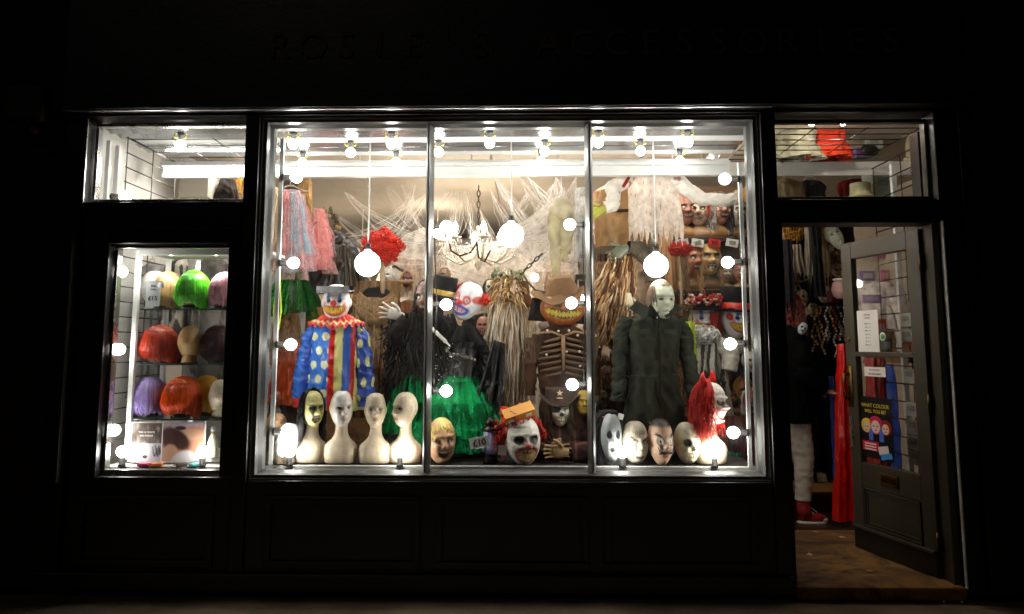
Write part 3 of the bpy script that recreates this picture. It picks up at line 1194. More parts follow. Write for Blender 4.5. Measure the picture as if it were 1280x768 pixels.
# ---------------------------------------------------------------- the shop inside
RX0, RX1, RY1, CZ = -2.58, 3.55, 6.3, 2.80
slab('floor', None, M_CONC, RX0, RX1, .172, 1.75, -.1, .046, kind='structure')
slab('floor', None, M_DARKWOOD, RX0, RX1, 1.752, RY1, -.1, .185, kind='structure')
slab('floor', None, M_CONC, 2.0, RX1 - .01, 1.80, 3.4, .186, .192, kind='structure')
slab('wall', None, M_CREAM, RX0 - .1, RX1 + .1, RY1, RY1 + .1, -.1, CZ + .3, kind='structure')
slab('wall', None, M_WHITEP, RX0 - .1, RX0, .16, RY1 - .002, -.1, CZ + .3, kind='structure')
slab('wall', None, M_CREAM, RX1, RX1 + .1, .16, RY1 - .002, -.1, CZ + .3, kind='structure')
ce = slab('ceiling', None, M_BROWN, RX0 - .1, RX1 + .1, .16, RY1 + .1, CZ + .03, CZ + .15, kind='structure')
pm = Geo().box((0, 0, 0), (1.192, 1.842, .02)).mesh('ceiling_panel', M_TAN, False)
CO = Vector(ce.location)
for i in range(6):
    for j in range(3):
        obj('ceiling_panel', pm, None, ce, Vector((RX0 + .58 + 1.2 * i, 1.06 + 1.85 * j + .0, CZ + .012)) - CO)
obj('ceiling_rail', Geo().box((0, 0, 0), (RX1 - RX0, .10, .06)), M_WHITEP, ce, Vector(((RX0 + RX1) / 2, 6.24, CZ - .04)) - CO, smooth=False)
slab('floor', None, M_DARKWOOD, 1.2, RX1 - .01, 1.22, 1.748, .0465, .051, kind='structure')
# display platform and its fascia
deck = thing('display_platform', 'white painted platform filling the shop window behind the glass', 'platform', (0, 0, 0))
slab('deck_top', deck, mat('dark_deck_cloth', c('#26201c'), .8, var=.4, vscale=8, bump=.4), -1.44, 1.40, .161, .98, DECK - .03, DECK - .002, bevel=.003)
slab('front_edge', deck, M_WHITEP, -1.44, 1.40, .139, .160, DECK - .03, DECK + .002, bevel=.002)
slab('riser', deck, M_WHITEP, -1.44, 1.40, .90, .94, .036, DECK - .031)
slab('batten', deck, M_WHITE, -1.396, -1.372, .138, .155, DECK + .001, 2.56)
slab('batten', deck, M_WHITE, 1.335, 1.356, .138, .155, DECK + .001, 2.40)
# slatted soffit: white metal blades along the window
so = thing('slatted_soffit', 'white metal slatted ceiling over the window display carrying the lamp sockets', 'ceiling slats', (0, 0, 0))
M_SLAT = mat('grey_slat_metal', c('#a9abac'), .22, metal=.75, var=.15, vscale=4, bump=.05, bscale=120)
for k in range(6):
    y = .17 + .112 * k
    g = Geo()
    g.box((0, 0, 0), (3.94, .070, .010))
    g.box((0, .032, .016), (3.94, .006, .036))
    obj('slat', g, M_SLAT if k % 3 != 2 else M_WHITE, so, (-.495, y, 2.622 + .004 * (k % 2)), (rad(-9), 0, 0), smooth=False, bevel=.002)
slab('backing_board', so, mat('grey_backing', c('#b5b2ac'), .4, var=.15, vscale=3), -2.46, -1.50, .14, .84, 2.70, 2.715)
slab('backing_board', so, mat('brown_backing', c('#6a4432'), .5, var=.5, vscale=3), -1.498, 1.475, .14, .84, 2.70, 2.715)
hz0, hz1 = at(640, 220, .84).z, at(640, 203, .84).z
slab('header_board', so, M_WHITE, -2.46, 1.475, .84, .89, hz0, hz1 + .02, bevel=.003)
slab('header_rail', so, M_WHITE, -2.46, 1.475, .80, .838, hz1 - .03, hz1 - .005, bevel=.003)
for x in (-2.2, -1.5, -.85, .0, .7, 1.36):
    slab('cross_bar', so, M_ALU, x - .012, x + .012, .14, .80, 2.662, 2.68)
# strip lights; those behind the header are unseen, added to brighten the shop
def strip(name, label, x, y, L=1.2, z=2.68, rz=0):
    t = thing(name, label, 'strip light', (x, y, z), (0, 0, rz), 'strip lights on the shop ceiling')
    obj('housing', Geo().box((0, 0, -.012), (L, .06, .03)), M_WHITE, t, smooth=False, bevel=.004)
    obj('tube', Geo().tube([(-L / 2 + .02, 0, -.05), (L / 2 - .02, 0, -.05)], .013, k=10), M_TUBE, t)
    for s in (-1, 1):
        obj('rod', Geo().tube([(s * L * .35, 0, 0), (s * L * .35, 0, (CZ if y > .9 else 2.69) - z)], .006, k=6), M_WHITE, t)
        obj('end_cap', Geo().box((s * (L / 2 - .012), 0, -.045), (.02, .03, .045)), M_WHITE, t, smooth=False)
strip('strip_light', 'added white strip light unseen behind the header over the clown costume', -.75, 1.25)
strip('strip_light', 'added white strip light unseen behind the header over the green boiler suit', .75, 1.25)
strip('strip_light', 'added white strip light hung unseen behind the header over the chandelier', -.0, 1.25, .5)
strip('strip_light', 'added white strip light hung unseen behind the header nearest the open door', 1.42, 1.2, .5, rz=PI / 2)
strip('strip_light', 'thin white tube light along the header in the small pane over the wigs', -2.0, .77, .85, z=hz0 + .085)
strip('strip_light', 'short added white strip light unseen behind the header above the wig cabinet', -1.95, 1.30, .7)

# ---------------------------------------------------------------- lamps
def bulb_thing(label, loc, rot, group, r=.033, sock=M_SOCK, cable=False, neck=.05):
    t = thing('festoon_bulb', label, 'light bulb', loc, rot, group)
    g = Geo()
    g.lathe([(0, 0), (.021, 0), (.021, .012), (.016, .014), (.016, neck), (.013, neck + .002)], 16)
    obj('socket', g, sock, t)
    g = Geo()
    zc = neck + r * 1.05
    a = np.linspace(.38, PI, 12)
    g.lathe([(.012, neck - .004)] + [(r * math.sin(q), zc - r * math.cos(q)) for q in a], 18)
    obj('globe', g, M_BULB, t)
    if cable:
        for s in (-1, 1):
            a = np.linspace(0, PI, 8)
            obj('cable', Geo().tube([(s * (.02 + .018 * math.sin(q)), .006 * math.cos(3 * q), -.004 + .022 * (1 - math.cos(q)) / 2 * 1.5) for q in a], .003, k=5), M_YEL, t)
    return t


DIR = {'R': (0, PI / 2, 0), 'L': (0, -PI / 2, 0), 'U': (0, 0, 0), 'D': (PI, 0, 0)}
G1 = 'festoon bulbs round the display window'
LAMPS = [  # photo pixel of the globe, direction, label
    (362, 222, 'R', 'lit bulb on the left window frame above the pink tutu'),
    (359, 329, 'R', 'lit bulb on the left window frame between pink tutu and green net'),
    (356, 431, 'R', 'lit bulb on the left window frame beside the orange cloth'),
    (350, 540, 'R', 'lit bulb on the left window frame over the white paper mask'),
    (559, 283, 'R', 'lit bulb on the left mullion beside the chandelier'),
    (559, 381, 'R', 'lit bulb on the left mullion under the black top hat'),
    (559, 489, 'R', 'lit bulb on the left mullion in front of the green net skirt'),
    (711, 281, 'L', 'lit bulb on the right mullion beside the hanging pale legs'),
    (713, 379, 'L', 'lit bulb on the right mullion in front of the pumpkin face'),
    (714, 481, 'L', 'lit bulb on the right mullion beside the pirate hat'),
    (914, 224, 'L', 'lit bulb on the right window frame above the orange hand'),
    (919, 328, 'L', 'lit bulb on the right window frame beside the long haired masks'),
    (921, 430, 'L', 'lit bulb on the right window frame beside the grinning top hat clown'),
    (925, 541, 'L', 'lit bulb on the right window frame beside the red haired devil'),
    (362, 570, 'U', 'lit bulb standing on the sill at the foot of the long haired witch'),
    (500, 569, 'U', 'lit bulb standing on the sill before the left facing bust'),
    (778, 571, 'U', 'lit bulb standing on the sill between ghost mask and scarred mask'),
    (893, 573, 'U', 'lit bulb standing on the sill below the red haired devil'),
]
protos = {}
for px, py, d, lab in LAMPS:
    P = at(px, py, YB)
    off = Vector({'R': (-.09, 0, 0), 'L': (.09, 0, 0), 'U': (0, 0, -.09), 'D': (0, 0, .09)}[d])
    loc = P + off
    loc.y = YB
    if d == 'U':
        loc.z = DECK + .001
    if d == 'R' and px < 500:
        loc.x = -1.371
    if d == 'L' and px > 800:
        loc.x = 1.334
    if 'k' not in protos:
        protos['k'] = bulb_thing(lab, loc, DIR[d], G1)
    else:
        dup(protos['k'], loc, DIR[d], lab)
G2 = 'bulbs under the slatted ceiling'
TOP = [(366, 190, .20, 'over the pink tutu'), (438, 203, .40, 'left of the first pendant cord'), (489, 189, .20, 'over the red curly wig'), (548, 203, .40, 'beside the left mullion'),
       (612, 189, .20, 'over the chandelier'), (681, 201, .40, 'over the pale hanging legs'), (748, 190, .20, 'beside the right mullion'), (801, 201, .40, 'over the bloodied gown'),
       (860, 188, .20, 'nearest the right end of the slats'), (225, 189, .20, 'in the small pane over the wig cabinet'),
       (378, 206, .66, 'deep in the slats over the black hood'), (495, 206, .66, 'deep in the slats right of the first cord'), (850, 208, .66, 'deep in the slats over the gown sleeve'),
       (676, 206, .66, 'deep in the slats over the pale legs')]
tp = None
for px, py, Y, lab in TOP:
    P = at(px, py, Y)
    loc = (P.x, Y, 2.612)
    if tp is None:
        tp = bulb_thing('lit bulb under the white slats ' + lab, loc, DIR['D'], G2, r=.029, sock=M_GSOCK, cable=True, neck=.042)
    else:
        dup(tp, loc, DIR['D'], 'lit bulb under the white slats ' + lab)
G3 = 'bulbs in the wig window'
for px, py, d, lab in ((153, 340, 'R', 'lit bulb on the wire rack at the level of the green wig'), (150, 437, 'R', 'lit bulb on the wire rack at the level of the red wig'),
                       (144, 538, 'R', 'lit bulb on the wire rack at the level of the adverts'), (153, 568, 'U', 'lit bulb on the sill in the left corner of the wig window'),
                       (253, 568, 'U', 'lit bulb on the sill right of the adverts in the wig window'), (158, 246, 'R', 'lit bulb low in the left corner of the small upper pane')):
    P = at(px, py, YB)
    loc = P + Vector({'R': (-.09, 0, 0), 'U': (0, 0, -.09)}[d])
    if d == 'U':
        loc.z = .636
    dup(protos['k'], loc, DIR[d], lab, G3)


for x_, z0_, z1_, lab in ((-1.378, .72, 2.36, 'black lamp cable clipped down the left window frame'), (1.338, .72, 2.36, 'black lamp cable clipped down the right window frame'), (-.452, 1.1, 2.05, 'black lamp cable clipped beside the left mullion'), (.418, 1.1, 2.05, 'black lamp cable clipped beside the right mullion')):
    zz = np.linspace(z0_, z1_, 24)
    tag(obj('lamp_cable', Geo().tube([(.006 * math.sin(9 * z_), .005 * math.sin(13 * z_), z_) for z_ in zz], .004, k=6), M_SOCK, None, (x_, .150, 0)), lab, 'cable')


def pendant(label, px, py, Y, r, topz):
    P = at(px, py, Y)
    t = thing('pendant_lamp', label, 'pendant lamp', P, (0, 0, 0), 'big globe pendants on white cords')
    a = np.linspace(0, PI - .3, 18)
    g = Geo()
    g.lathe([(r * math.sin(q) * (1 if q < 2.2 else .97), -r * math.cos(q)) for q in a] + [(.018, r * 1.12)], 28)
    obj('globe', g, M_PEND, t)
    obj('holder', Geo().lathe([(.012, r * 1.62), (.017, r * 1.6), (.019, r * 1.1), (.0, r * 1.08)], 14), M_SOCK, t)
    obj('cord', Geo().tube([(0, 0, r * 1.6), (.002, 0, (topz - P.z) * .5), (0, 0, topz - P.z)], .0045, k=6), mat('white_flex', c('#efece6'), .5, bump=0), t)
    return t


pendant('large lit globe lamp on a white cord before the red curly wig', 459.5, 330, .45, .079, 2.615)
pendant('large lit globe lamp on a white cord right of the chandelier', 639, 294, .45, .077, 2.615)
pendant('large lit globe lamp on a white cord above the pale faced mask', 820, 332, .45, .075, 2.615)

for px, py, Y, r_, lab in ((757, 294, 3.4, .035, 'small bare bulb glowing deep in the shop above the rag ghoul'), (547, 292, 3.6, .05, 'bare bulb glowing deep in the shop behind the left mullion'),
                           (668, 347, 3.8, .045, 'bare bulb glowing deep in the shop over the pumpkin head'), (452, 342, 3.8, .05, 'bare bulb deep in the shop behind the first globe lamp')):
    t = thing('shop_bulb', lab, 'light bulb', at(px, py, Y), (0, 0, 0), 'bare bulbs deep in the shop')
    obj('globe', Geo().ell((0, 0, 0), r_, 16, 12), M_CANDLE, t)
    obj('holder', Geo().tube([(0, 0, r_ * .9), (0, 0, r_ + .05)], .016, k=10), M_SOCK, t)
    obj('cord', Geo().tube([(0, 0, r_ + .05), (0, 0, CZ - t.location.z)], .004, k=5), mat('white_flex', c('#efece6'), .5, bump=0), t)

t = thing('ceiling_lamp', 'two bare bulbs on a white plate on the ceiling just inside the open door', 'ceiling lamp', (2.02, .50, CZ))
obj('plate', Geo().box((0, 0, -.008), (.34, .10, .02)), M_WHITE, t, smooth=False, bevel=.004)
for s_ in (-1, 1):
    b_ = obj('bulb', Geo().ell((s_ * .1, 0, -.045), .027, 14, 10), emit('lit_entrance_bulb', c('#fff2e2'), 130), t)
    obj('cap', Geo().tube([(s_ * .1, 0, -.03), (s_ * .1, 0, -.015)], .016, k=12), M_SOCK, b_)

# ---------------------------------------------------------------- the open door
HX, HY = at(1179, 723, .115).x, .115
FXY = at(1073, 680, .79)
DW = math.hypot(FXY.x - HX, FXY.y - HY)
DA = math.atan2(FXY.y - HY, FXY.x - HX)       # direction from hinge to free edge
DM = Matrix.Translation((HX, HY, 0)) @ Matrix.Rotation(DA, 4, 'Z')   # local +X runs to the free edge; local +Y is the street face
door = obj('door', Geo().box((.05, 0, 1.02), (.1, .045, 1.95)).box((DW - .048, 0, 1.02), (.096, .045, 1.95))
           .box((DW / 2, 0, 1.94), (DW - .2, .0448, .11)).box((DW / 2, 0, .515), (DW - .2, .0446, .15)).box((DW / 2, 0, .32), (DW - .2, .03, .26))
           .box((DW / 2, 0, .115), (DW - .2, .0444, .15)).box((DW / 2, 0, 1.268), (DW - .19, .05, .030)), M_OLIVE, B, (HX, HY - BY, 0), (0, 0, DA), smooth=False, bevel=.004)
SIDE = 1    # which local side faces the street
obj('pane', Geo().box((DW / 2, 0, 1.586), (DW - .2, .006, .60)), M_DGLASS, door, smooth=False)
obj('pane', Geo().box((DW / 2, 0, .922), (DW - .2, .006, .66)), M_DGLASS, door, smooth=False)
g = Geo()
for k, e in enumerate((0, .018)):
    for a, b_, c_, d in ((.11 + e, DW - .11 - e, .435 - e - .01, .435 - e), (.11 + e, DW - .11 - e, .2 + e, .21 + e), (.11 + e, .12 + e, .2 + e, .435 - e), (DW - .12 - e, DW - .11 - e, .2 + e, .435 - e)):
        for s in (1, -1):
            ctr, sz = bx(a, b_, s * .015, s * (.027 - .005 * k), c_, d)
            g.box(ctr, sz)
obj('panel_moulding', g, M_OLIVE, door, smooth=False, bevel=.002)
obj('weather_bar', Geo().box((DW / 2, .034, .186), (DW - .01, .026, .022)), M_OLIVE, door, smooth=False, bevel=.006)
obj('kick_board', Geo().box((DW / 2, .0255, .112), (DW - .012, .006, .122)), mat('dark_kick_paint', c('#1d1813'), .4, var=.3), door, smooth=False, bevel=.002)
lb = obj('letterbox', Geo().box((.5 * DW, .026, .515), (.15, .012, .075)).box((.5 * DW, .033, .540), (.15, .008, .014)).box((.5 * DW, .033, .490), (.15, .008, .014)), M_BRASS, door, smooth=False, bevel=.003)
obj('flap', Geo().box((.5 * DW, .034, .515), (.118, .005, .034)), mat('dark_brass', c('#5f4521'), .4, metal=1., var=.3), door, smooth=False, bevel=.002)
obj('handle', Geo().box((DW - .035, .026, 1.06), (.045, .008, .26)).tube([(DW - .035, .03, .98), (DW - .035, .068, .985), (DW - .035, .075, 1.02), (DW - .035, .075, 1.1), (DW - .035, .068, 1.135), (DW - .035, .03, 1.14)], .009, k=8), M_BRASS, door)
obj('keyhole', Geo().ell((DW - .04, .025, 1.36), (.012, .006, .018), 10, 8), M_BRASS, door)
obj('push_plate', Geo().box((DW - .022, .0255, .77), (.03, .005, .2)), M_ALU, door, smooth=False)
for z in (.25, 1.0, 1.8):
    obj('hinge', Geo().tube([(-.006, .024, z - .05), (-.006, .024, z + .05)], .008, k=8), M_BRASS, door)
# door lining
slab('door_jamb', B, M_OLIVE, 2.372, 2.4115, -.04, .16, .037, 2.010, bevel=.004)
slab('door_jamb', B, M_PAINT, 1.514, 1.535, -.04, .16, .037, 2.010, bevel=.004)
slab('door_return', B, M_PAINT, 2.435, 2.50, .162, .26, .036, 2.6)
slab('door_return', B, M_PAINT, 2.60, 3.6, .16, .28, .036, 2.8)


# ================================================================ FRONT ROW ON THE PLATFORM
def cut(name, cat, label, x0, y0, x1, y1, Y, total, yaw=0., tilt=0., nod=0., z=None, group=None):
    t = place(name, label, cat, x0, y0, x1, y1, Y, total, yaw, tilt, nod, group)
    if z is not None:
        t.location.z = z
    return t


def add_teeth(t, y, z, w, h, n, col='#e8d9a0', curve=.02, parent=None):
    g = Geo()
    for i in range(n):
        x = (i - (n - 1) / 2) / n * w
        g.ell((x, y + abs(x) ** 1.6 * 2.2, z + curve * (abs(x) / w * 2) ** 2), (w / n * .48, .006, h), 8, 6, C=c(col))
    return obj('teeth', g, LATEX(), parent or t)


def eyeballs(t, y, z, sx=.028, r=.010, col='#efe9da'):
    for s in (-1, 1):
        e = obj('eye', Geo().ell((s * sx, y, z), (r, r, r), 12, 10, C=c(col)), LATEX(), t)
        obj('pupil', Geo().ell((s * sx, y - r * .75, z), (r * .4, r * .4, r * .45), 8, 6, C=BLK), LATEX(), e)


def ears(t, z=0., col=SKIN, s_=1.):
    for s in (-1, 1):
        g = Geo()
        a = np.linspace(-1.9, 1.9, 12)
        g.tube([(s * (.078 + .004 * math.cos(q)), .012 - .016 * s_ * math.cos(q) * -1, z + .03 * s_ * math.sin(q)) for q in a], .005 * s_, k=6, C=col)
        g.ell((s * .076, .014, z), (.006, .014 * s_, .024 * s_), 10, 8, C=np.array(col) * .8)
        obj('ear', g, LATEX(), t)


def bust(label, box, yaw, paint=p_bust(), H=.235, headk=1., Y=.25, head_base=SKIN, wide=1., z=DECK, tilt=0., hk={}, name='mannequin_bust', cat='mannequin bust'):
    """pale shop bust: one body from crown to chest"""
    tot = H + .22 * headk
    t = cut(name, cat, label, *box, Y, tot, 0, tilt, 0, z)
    g = bust_geo(H, wide=wide)
    hg = head_geo(paint, w=.068 * headk, d=.086 * headk, h=.112 * headk, base=head_base, ear=.010, **hk)
    g.cat(hg, RZ(yaw) @ TR(0, -.012, 0) if 0 else TR(0, -.008, H + .108 * headk) @ RZ(yaw))
    obj('body', g, LATEX(), t)
    return t, H + .108 * headk


# witch mask with long black hair on a tan bust
t, hz = bust('green faced witch mask with long black hair and open mouth on a tan bust', (368, 497, 411, 587), rad(38), p_witch('#c6bf7c'), Y=.26, headk=1.05, head_base=c('#c6bf7c'),
             hk=dict(nose=.034, hook=.014, brow=.016, cheek=.010, wrinkle=.004, mouth=.012, chin=.018, seed=4), name='witch_mask_bust', cat='mask')
g = strands(520, .20, .078, .098, .125, c('#17151a'), 3, cover=(1.35, 5.1), wild=.010, r=.0022)
g.xf(TR(0, -.008, hz) @ RZ(rad(38)))
obj('hair', g, HAIR(), t)
# bald bust wearing a glossy pale mask
t, hz = bust('bald pale bust wearing a glossy white face mask, right of the witch', (403, 497, 449, 587), rad(28), Y=.255)
g = head_geo(p_bust('#a98f80', '#c99688', '#3a2c26'), w=.0705, d=.0885, h=.1145, ear=0, base=c('#ece6e0'))
V = g.V[0].reshape(72, 56, 3)
Cc = g.C[0].reshape(72, 56, 3)
u = np.r_[np.arange(54, 72), np.arange(0, 19)]
g2 = Geo()
g2.grid(V[u][:, 4:50] * 1.02, C=Cc[u][:, 4:50])
g2.xf(TR(0, -.008, hz) @ RZ(rad(28)))
obj('face_mask', g2, mat('gloss_mask', vc=True, rough=.22, var=.05, coat=.4), t)
t, hz = bust('bald pale bust facing the street, third in the front row', (446, 499, 492, 587), rad(12), Y=.25)
t, hz = bust('bald pale bust turned left over the sill bulb, beside the left mullion', (483, 498, 530, 587), rad(-42), Y=.255)

# white paper mask and a dark bag in the corner
t = cut('paper_mask', 'mask', 'white paper mask leaning in the left corner of the window', 336, 528, 364, 582, .17, .30, rad(30), rad(16), 0)
obj('face', head_geo(p_ghost, w=.085, d=.05, h=.13, nose=.015, ear=0, base=c('#eeeeee')).xf(TR(0, 0, .17)), mat('white_paper', c('#f0eeea'), .7, var=.05), t)
t = cut('folded_bag', 'bag', 'brown grey fabric bag slumped in the left corner under the paper mask', 333, 545, 362, 587, .20, .2, 0, 0, 0, DECK)
obj('body', torso_geo([(.22, .03, .02, 0), (.2, .06, .045, 0), (.1, .09, .06, 0), (.01, .1, .07, 0), (0, .02, .02, 0)], shade(c('#55493a')), 5, fold=.02), CLOTH(), t)
t = cut('animal_mask', 'mask', 'tan furry animal mask with a cream muzzle on the left window edge', 333, 520, 357, 560, .26, .22, rad(25), 0, 0)
obj('face', head_geo(p_flesh('#b98e62', 31), nose=.04, wrinkle=.003).xf(TR(0, 0, .12)), LATEX(), t)

# angry man mask with straw hair
t = cut('angry_mask', 'mask', 'angry flesh coloured man mask with straw yellow hair beside the left mullion', 533, 531, 570, 587, .25, .26, rad(18), 0, 0, DECK)
obj('face', head_geo(p_angry, w=.082, d=.095, h=.13, jaw=.2, brow=.015, cheek=.014, wrinkle=.004, mouth=.012, chin=.012).xf(TR(0, 0, .13)), LATEX(), t)
g = Geo()
q = np.random.default_rng(5)
for i in range(260):
    a, v0 = q.uniform(-3.1, 3.1), q.uniform(0, .5)
    e = q.uniform(.9, 1.2) if abs(a) < 1 else q.uniform(1.2, 1.7)
    pts = []
    for s in np.linspace(v0, e, 7):
        aa = a + .5 * (s - v0)
        pts.append((.086 * math.sin(s) * math.sin(aa), -.10 * math.sin(s) * math.cos(aa), .13 + .136 * math.cos(s)))
    g.tube(pts, [.003, .0032, .0032, .003, .0028, .002, .001], k=3, C=np.array(c('#d9bd72')) * q.uniform(.7, 1.25), cap=False)
obj('hair', g, HAIR(), t)

# lantern with price card
t = cut('oil_lantern', 'lantern', 'black metal lantern with a lavender frosted chimney between the masks', 600, 528, 626, 587, .27, .285, 0, 0, 0, DECK)
obj('base', Geo().lathe([(0, 0), (.045, 0), (.05, .01), (.042, .03), (.035, .04), (.03, .055), (0, .055)], 24), mat('lantern_metal', c('#2a2421'), .35, metal=.7, var=.3), t)
obj('chimney', Geo().lathe([(.028, .055), (.048, .075), (.053, .1), (.048, .13), (.042, .16), (.043, .195), (.036, .2)], 28), mat('lavender_glass', c('#b9b4e6'), .2, var=.05, bump=0, coat=.5), t)
obj('cap', Geo().lathe([(.05, .196), (.052, .204), (.036, .215), (.03, .23), (.034, .235), (.034, .25), (.02, .262), (.012, .275), (0, .28)], 24), mat('lantern_metal'), t)
a = np.linspace(0, PI, 14)
obj('bail', Geo().tube([(.066 * math.cos(q), 0, .21 + .03 * math.sin(q) * .2 - .02 * math.cos(2 * q)) for q in a], .003, k=6).tube([(-.05, 0, .205), (-.068, 0, .17), (-.06, 0, .06)], .004, k=6).tube([(.05, 0, .205), (.068, 0, .17), (.06, 0, .06)], .004, k=6), mat('lantern_metal'), t)
P = at(599, 553, .18)
t = thing('price_card', 'white price card reading £10 propped on the lavender lantern', 'price card', P, (0, rad(-11), 0))
obj('card', Geo().box((0, 0, 0), (.112, .003, .062), C=c('#f2f0ea')), PRINT(), t, smooth=False)
obj('lettering', text('£10', .036, .001, c('#141212'), .012).xf(TR(0, -.0022, -.018)), PRINT(), t, smooth=False)
obj('stand', Geo().box((0, .03, -.035), (.05, .05, .002), C=c('#e8e6e0')), PRINT(), t, smooth=False)
P = at(628, 563, .19)
t = thing('swing_tag', 'small blank white tag on a string beside the red haired clown', 'price tag', P, (0, rad(6), rad(8)))
obj('card', Geo().box((0, 0, 0), (.05, .002, .055), C=c('#f0eee8')), PRINT(), t, smooth=False)
obj('string', Geo().tube([(0, 0, -.026), (.012, .01, -.05), (.03, .02, -.075)], .0012, k=5, C=c('#e0d8c8')), PRINT(), t)

# evil clown head with red curls and an orange header card
t = cut('clown_mask', 'mask', 'white clown mask with bright red curls and black eyes under an orange card', 628, 527, 682, 587, .26, .27, rad(14), rad(-3), 0, DECK)
obj('face', head_geo(p_evil, w=.098, d=.105, h=.138, jaw=.28, nose=.012, brow=.016, sock=.02, cheek=.016, chin=.012, mouth=.010, wrinkle=.003, seed=5).xf(TR(0, 0, .13)), LATEX(), t)
obj('nose', Geo().ell((0, -.125, .108), (.02, .018, .019), 14, 10, C=c('#c4434a')), LATEX(), t)
add_teeth(t, -.112, .048, .085, .022, 8, '#d8bd84', .012)
g = curls(c('#d8331c'), (.150, .115, .15), 900, 3, r=.0038, cr=.012, half=True)
g.xf(TR(-.01, .03, .165))
obj('hair', g, HAIR(), t)
cd_ = obj('header_card', Geo().box((0, 0, .01), (.18, .004, .05), C=c('#d9902a')).box((0, .035, .034), (.18, .075, .003), C=c('#e39a2c')), PRINT(), t, (-.02, -.06, .262), (rad(38), rad(-14), 0), smooth=False)
obj('print', Geo().box((-.05, -.003, .0), (.05, .002, .03), C=c('#f1ead8')).box((.05, -.003, .01), (.035, .002, .02), C=c('#f1ead8')).box((.0, -.003, -.02), (.06, .002, .006), C=c('#a86a1c')), PRINT(), cd_, smooth=False)

# pirate figure
X, Z, w_, h_ = fit(660, 470, 738, 587, .42)
t = thing('pirate_figure', 'skeletal pirate figure with eye patch, cocked hat and dark plaid rags', 'costume figure', (X, .42, DECK))
s = h_ / .62
zt = h_
hz = at(693, 512, .42).z - DECK


def plaid(A, T, nn, P):
    C = np.array(c('#2a1712')) * (1 + .25 * nn[..., None])
    k1 = np.abs(((P[..., 0] * 11) % 1) - .5) > .44
    k2 = np.abs(((P[..., 2] * 9) % 1) - .5) > .45
    C = mix(C, c('#8a5548'), .55 * k1)
    return np.clip(mix(C, c('#7d5246'), .45 * k2), .003, 1)


obj('coat', torso_geo([(hz - .09, .045, .05, 0), (hz - .12, .10, .06, 0), (hz - .16, .155, .08, 0), (hz - .26, .17, .09, 0), (.0, .19, .11, 0)], plaid, 4, fold=.02, wr=.014), CLOTH(), t)
for s_ in (-1, 1):
    obj('sleeve', sleeve_geo([(s_ * .14, 0, hz - .14), (s_ * .19, -.03, hz - .24), (s_ * .15, -.11, .07), (s_ * .06, -.13, .055)], [.05, .055, .05, .04], plaid, 7 + s_), CLOTH(), t)
    h_o = obj('hand', hand_geo(c('#a98d63'), .95, .12, .5, mirror=s_).xf(ROT('Y', -s_ * PI / 2 * .95) @ ROT('Z', 0)), LATEX(), t, (s_ * .025 - .02, -.145 - .02 * s_, .065))
obj('head', head_geo(p_skull('#cfc8be', '#4a3c33', seed=6, asym=True), w=.064, d=.08, h=.1, nose=.014, cheek=.014, sock=.014, jaw=.42).xf(TR(0, -.02, hz)), LATEX(), t, rot=(0, 0, rad(6)))
obj('eye_patch', Geo().ell((-.026, -.098, hz + .008), (.024, .012, .02), 14, 10).tube([(-.06, -.06, hz + .03), (-.026, -.108, hz + .02), (.03, -.10, hz + .05), (.064, -.05, hz + .06)], .0025, k=5), mat('black_felt', c('#0d0b0a'), .8), t)
g = strands(300, .15, .07, .085, .105, c('#4c3a24'), 8, cover=(.75, 5.5), wild=.02, r=.0024)
obj('hair', g.xf(TR(0, -.015, hz)), HAIR(), t)
hat = obj('hat', hat_geo(c('#3a2b22'), .088, .075, .125, crush=.012, seed=3).xf(TR(0, -.015, hz + .055)), CLOTH(), t)
g = Geo()
for k in range(5):
    a = PI / 2 + k * 2 * PI / 5
    g.add([(0, -.112, 0), (.008 * math.cos(a - .63), -.110, .008 * math.sin(a - .63)), (.021 * math.cos(a), -.110, .021 * math.sin(a)), (.008 * math.cos(a + .63), -.110, .008 * math.sin(a + .63))], [np.array([[0, 1, 2, 3]])], c('#b8a48c'))
g.ell((0, -.106, -.03), (.022, .004, .005), 8, 6, C=c('#a8947c'))
obj('emblem', g, CLOTH(), hat, (0, .0, hz + .105))
for k in range(3):
    obj('button', Geo().ell((.0, -.115 - .008 * k, hz - .17 - .07 * k), (.008, .004, .008), 10, 6, C=c('#cbbca6')), LATEX(), t)
P = at(730, 503, .45)
tag(obj('gold_mask', head_geo(lambda C, fx, fz, fr, P: mix(C, c('#6a4a10'), .5 * np.clip(noise(P, 30, 2), 0, 1)), base=c('#a8862c'), w=.05, d=.045, h=.075, ear=0), LATEX(), None, P), 'small mustard gold mask beside the pirate hat', 'mask')

# right hand row of masks
t = cut('ghost_mask', 'mask', 'grey ghost mask with a black hood in the bottom left corner of the right pane', 748, 522, 778, 587, .25, .30, rad(8), 0, 0, DECK)
obj('face', head_geo(p_ghost, w=.062, d=.07, h=.14, jaw=.3, nose=.006, brow=.004, sock=.012, ear=0, base=c('#aeb4b5')).xf(TR(0, -.02, .155)), LATEX(), t)
obj('hood', torso_geo([(.312, .005, .005, .03), (.305, .045, .05, .025), (.27, .075, .07, .03), (.18, .08, .07, .035), (.05, .085, .07, .035), (0, .095, .08, .03)], shade(c('#141314')), 3, sq=.9), CLOTH(), t)
t = cut('packet_header', 'packet', 'dark red printed packet header with white scrap above the ghost mask', 748, 517, 782, 526, .22, .05, 0, rad(1), 0)
obj('card', Geo().box((-.02, 0, .025), (.12, .006, .035), C=c('#4a2520')).box((-.045, -.004, .025), (.05, .002, .012), C=c('#d8a898')), PRINT(), t, smooth=False)
obj('paper', Geo().box((.06, -.005, .03), (.04, .004, .04), ROT('Y', .3)[:3, :3], C=c('#e8e4dc')), PRINT(), t, smooth=False)
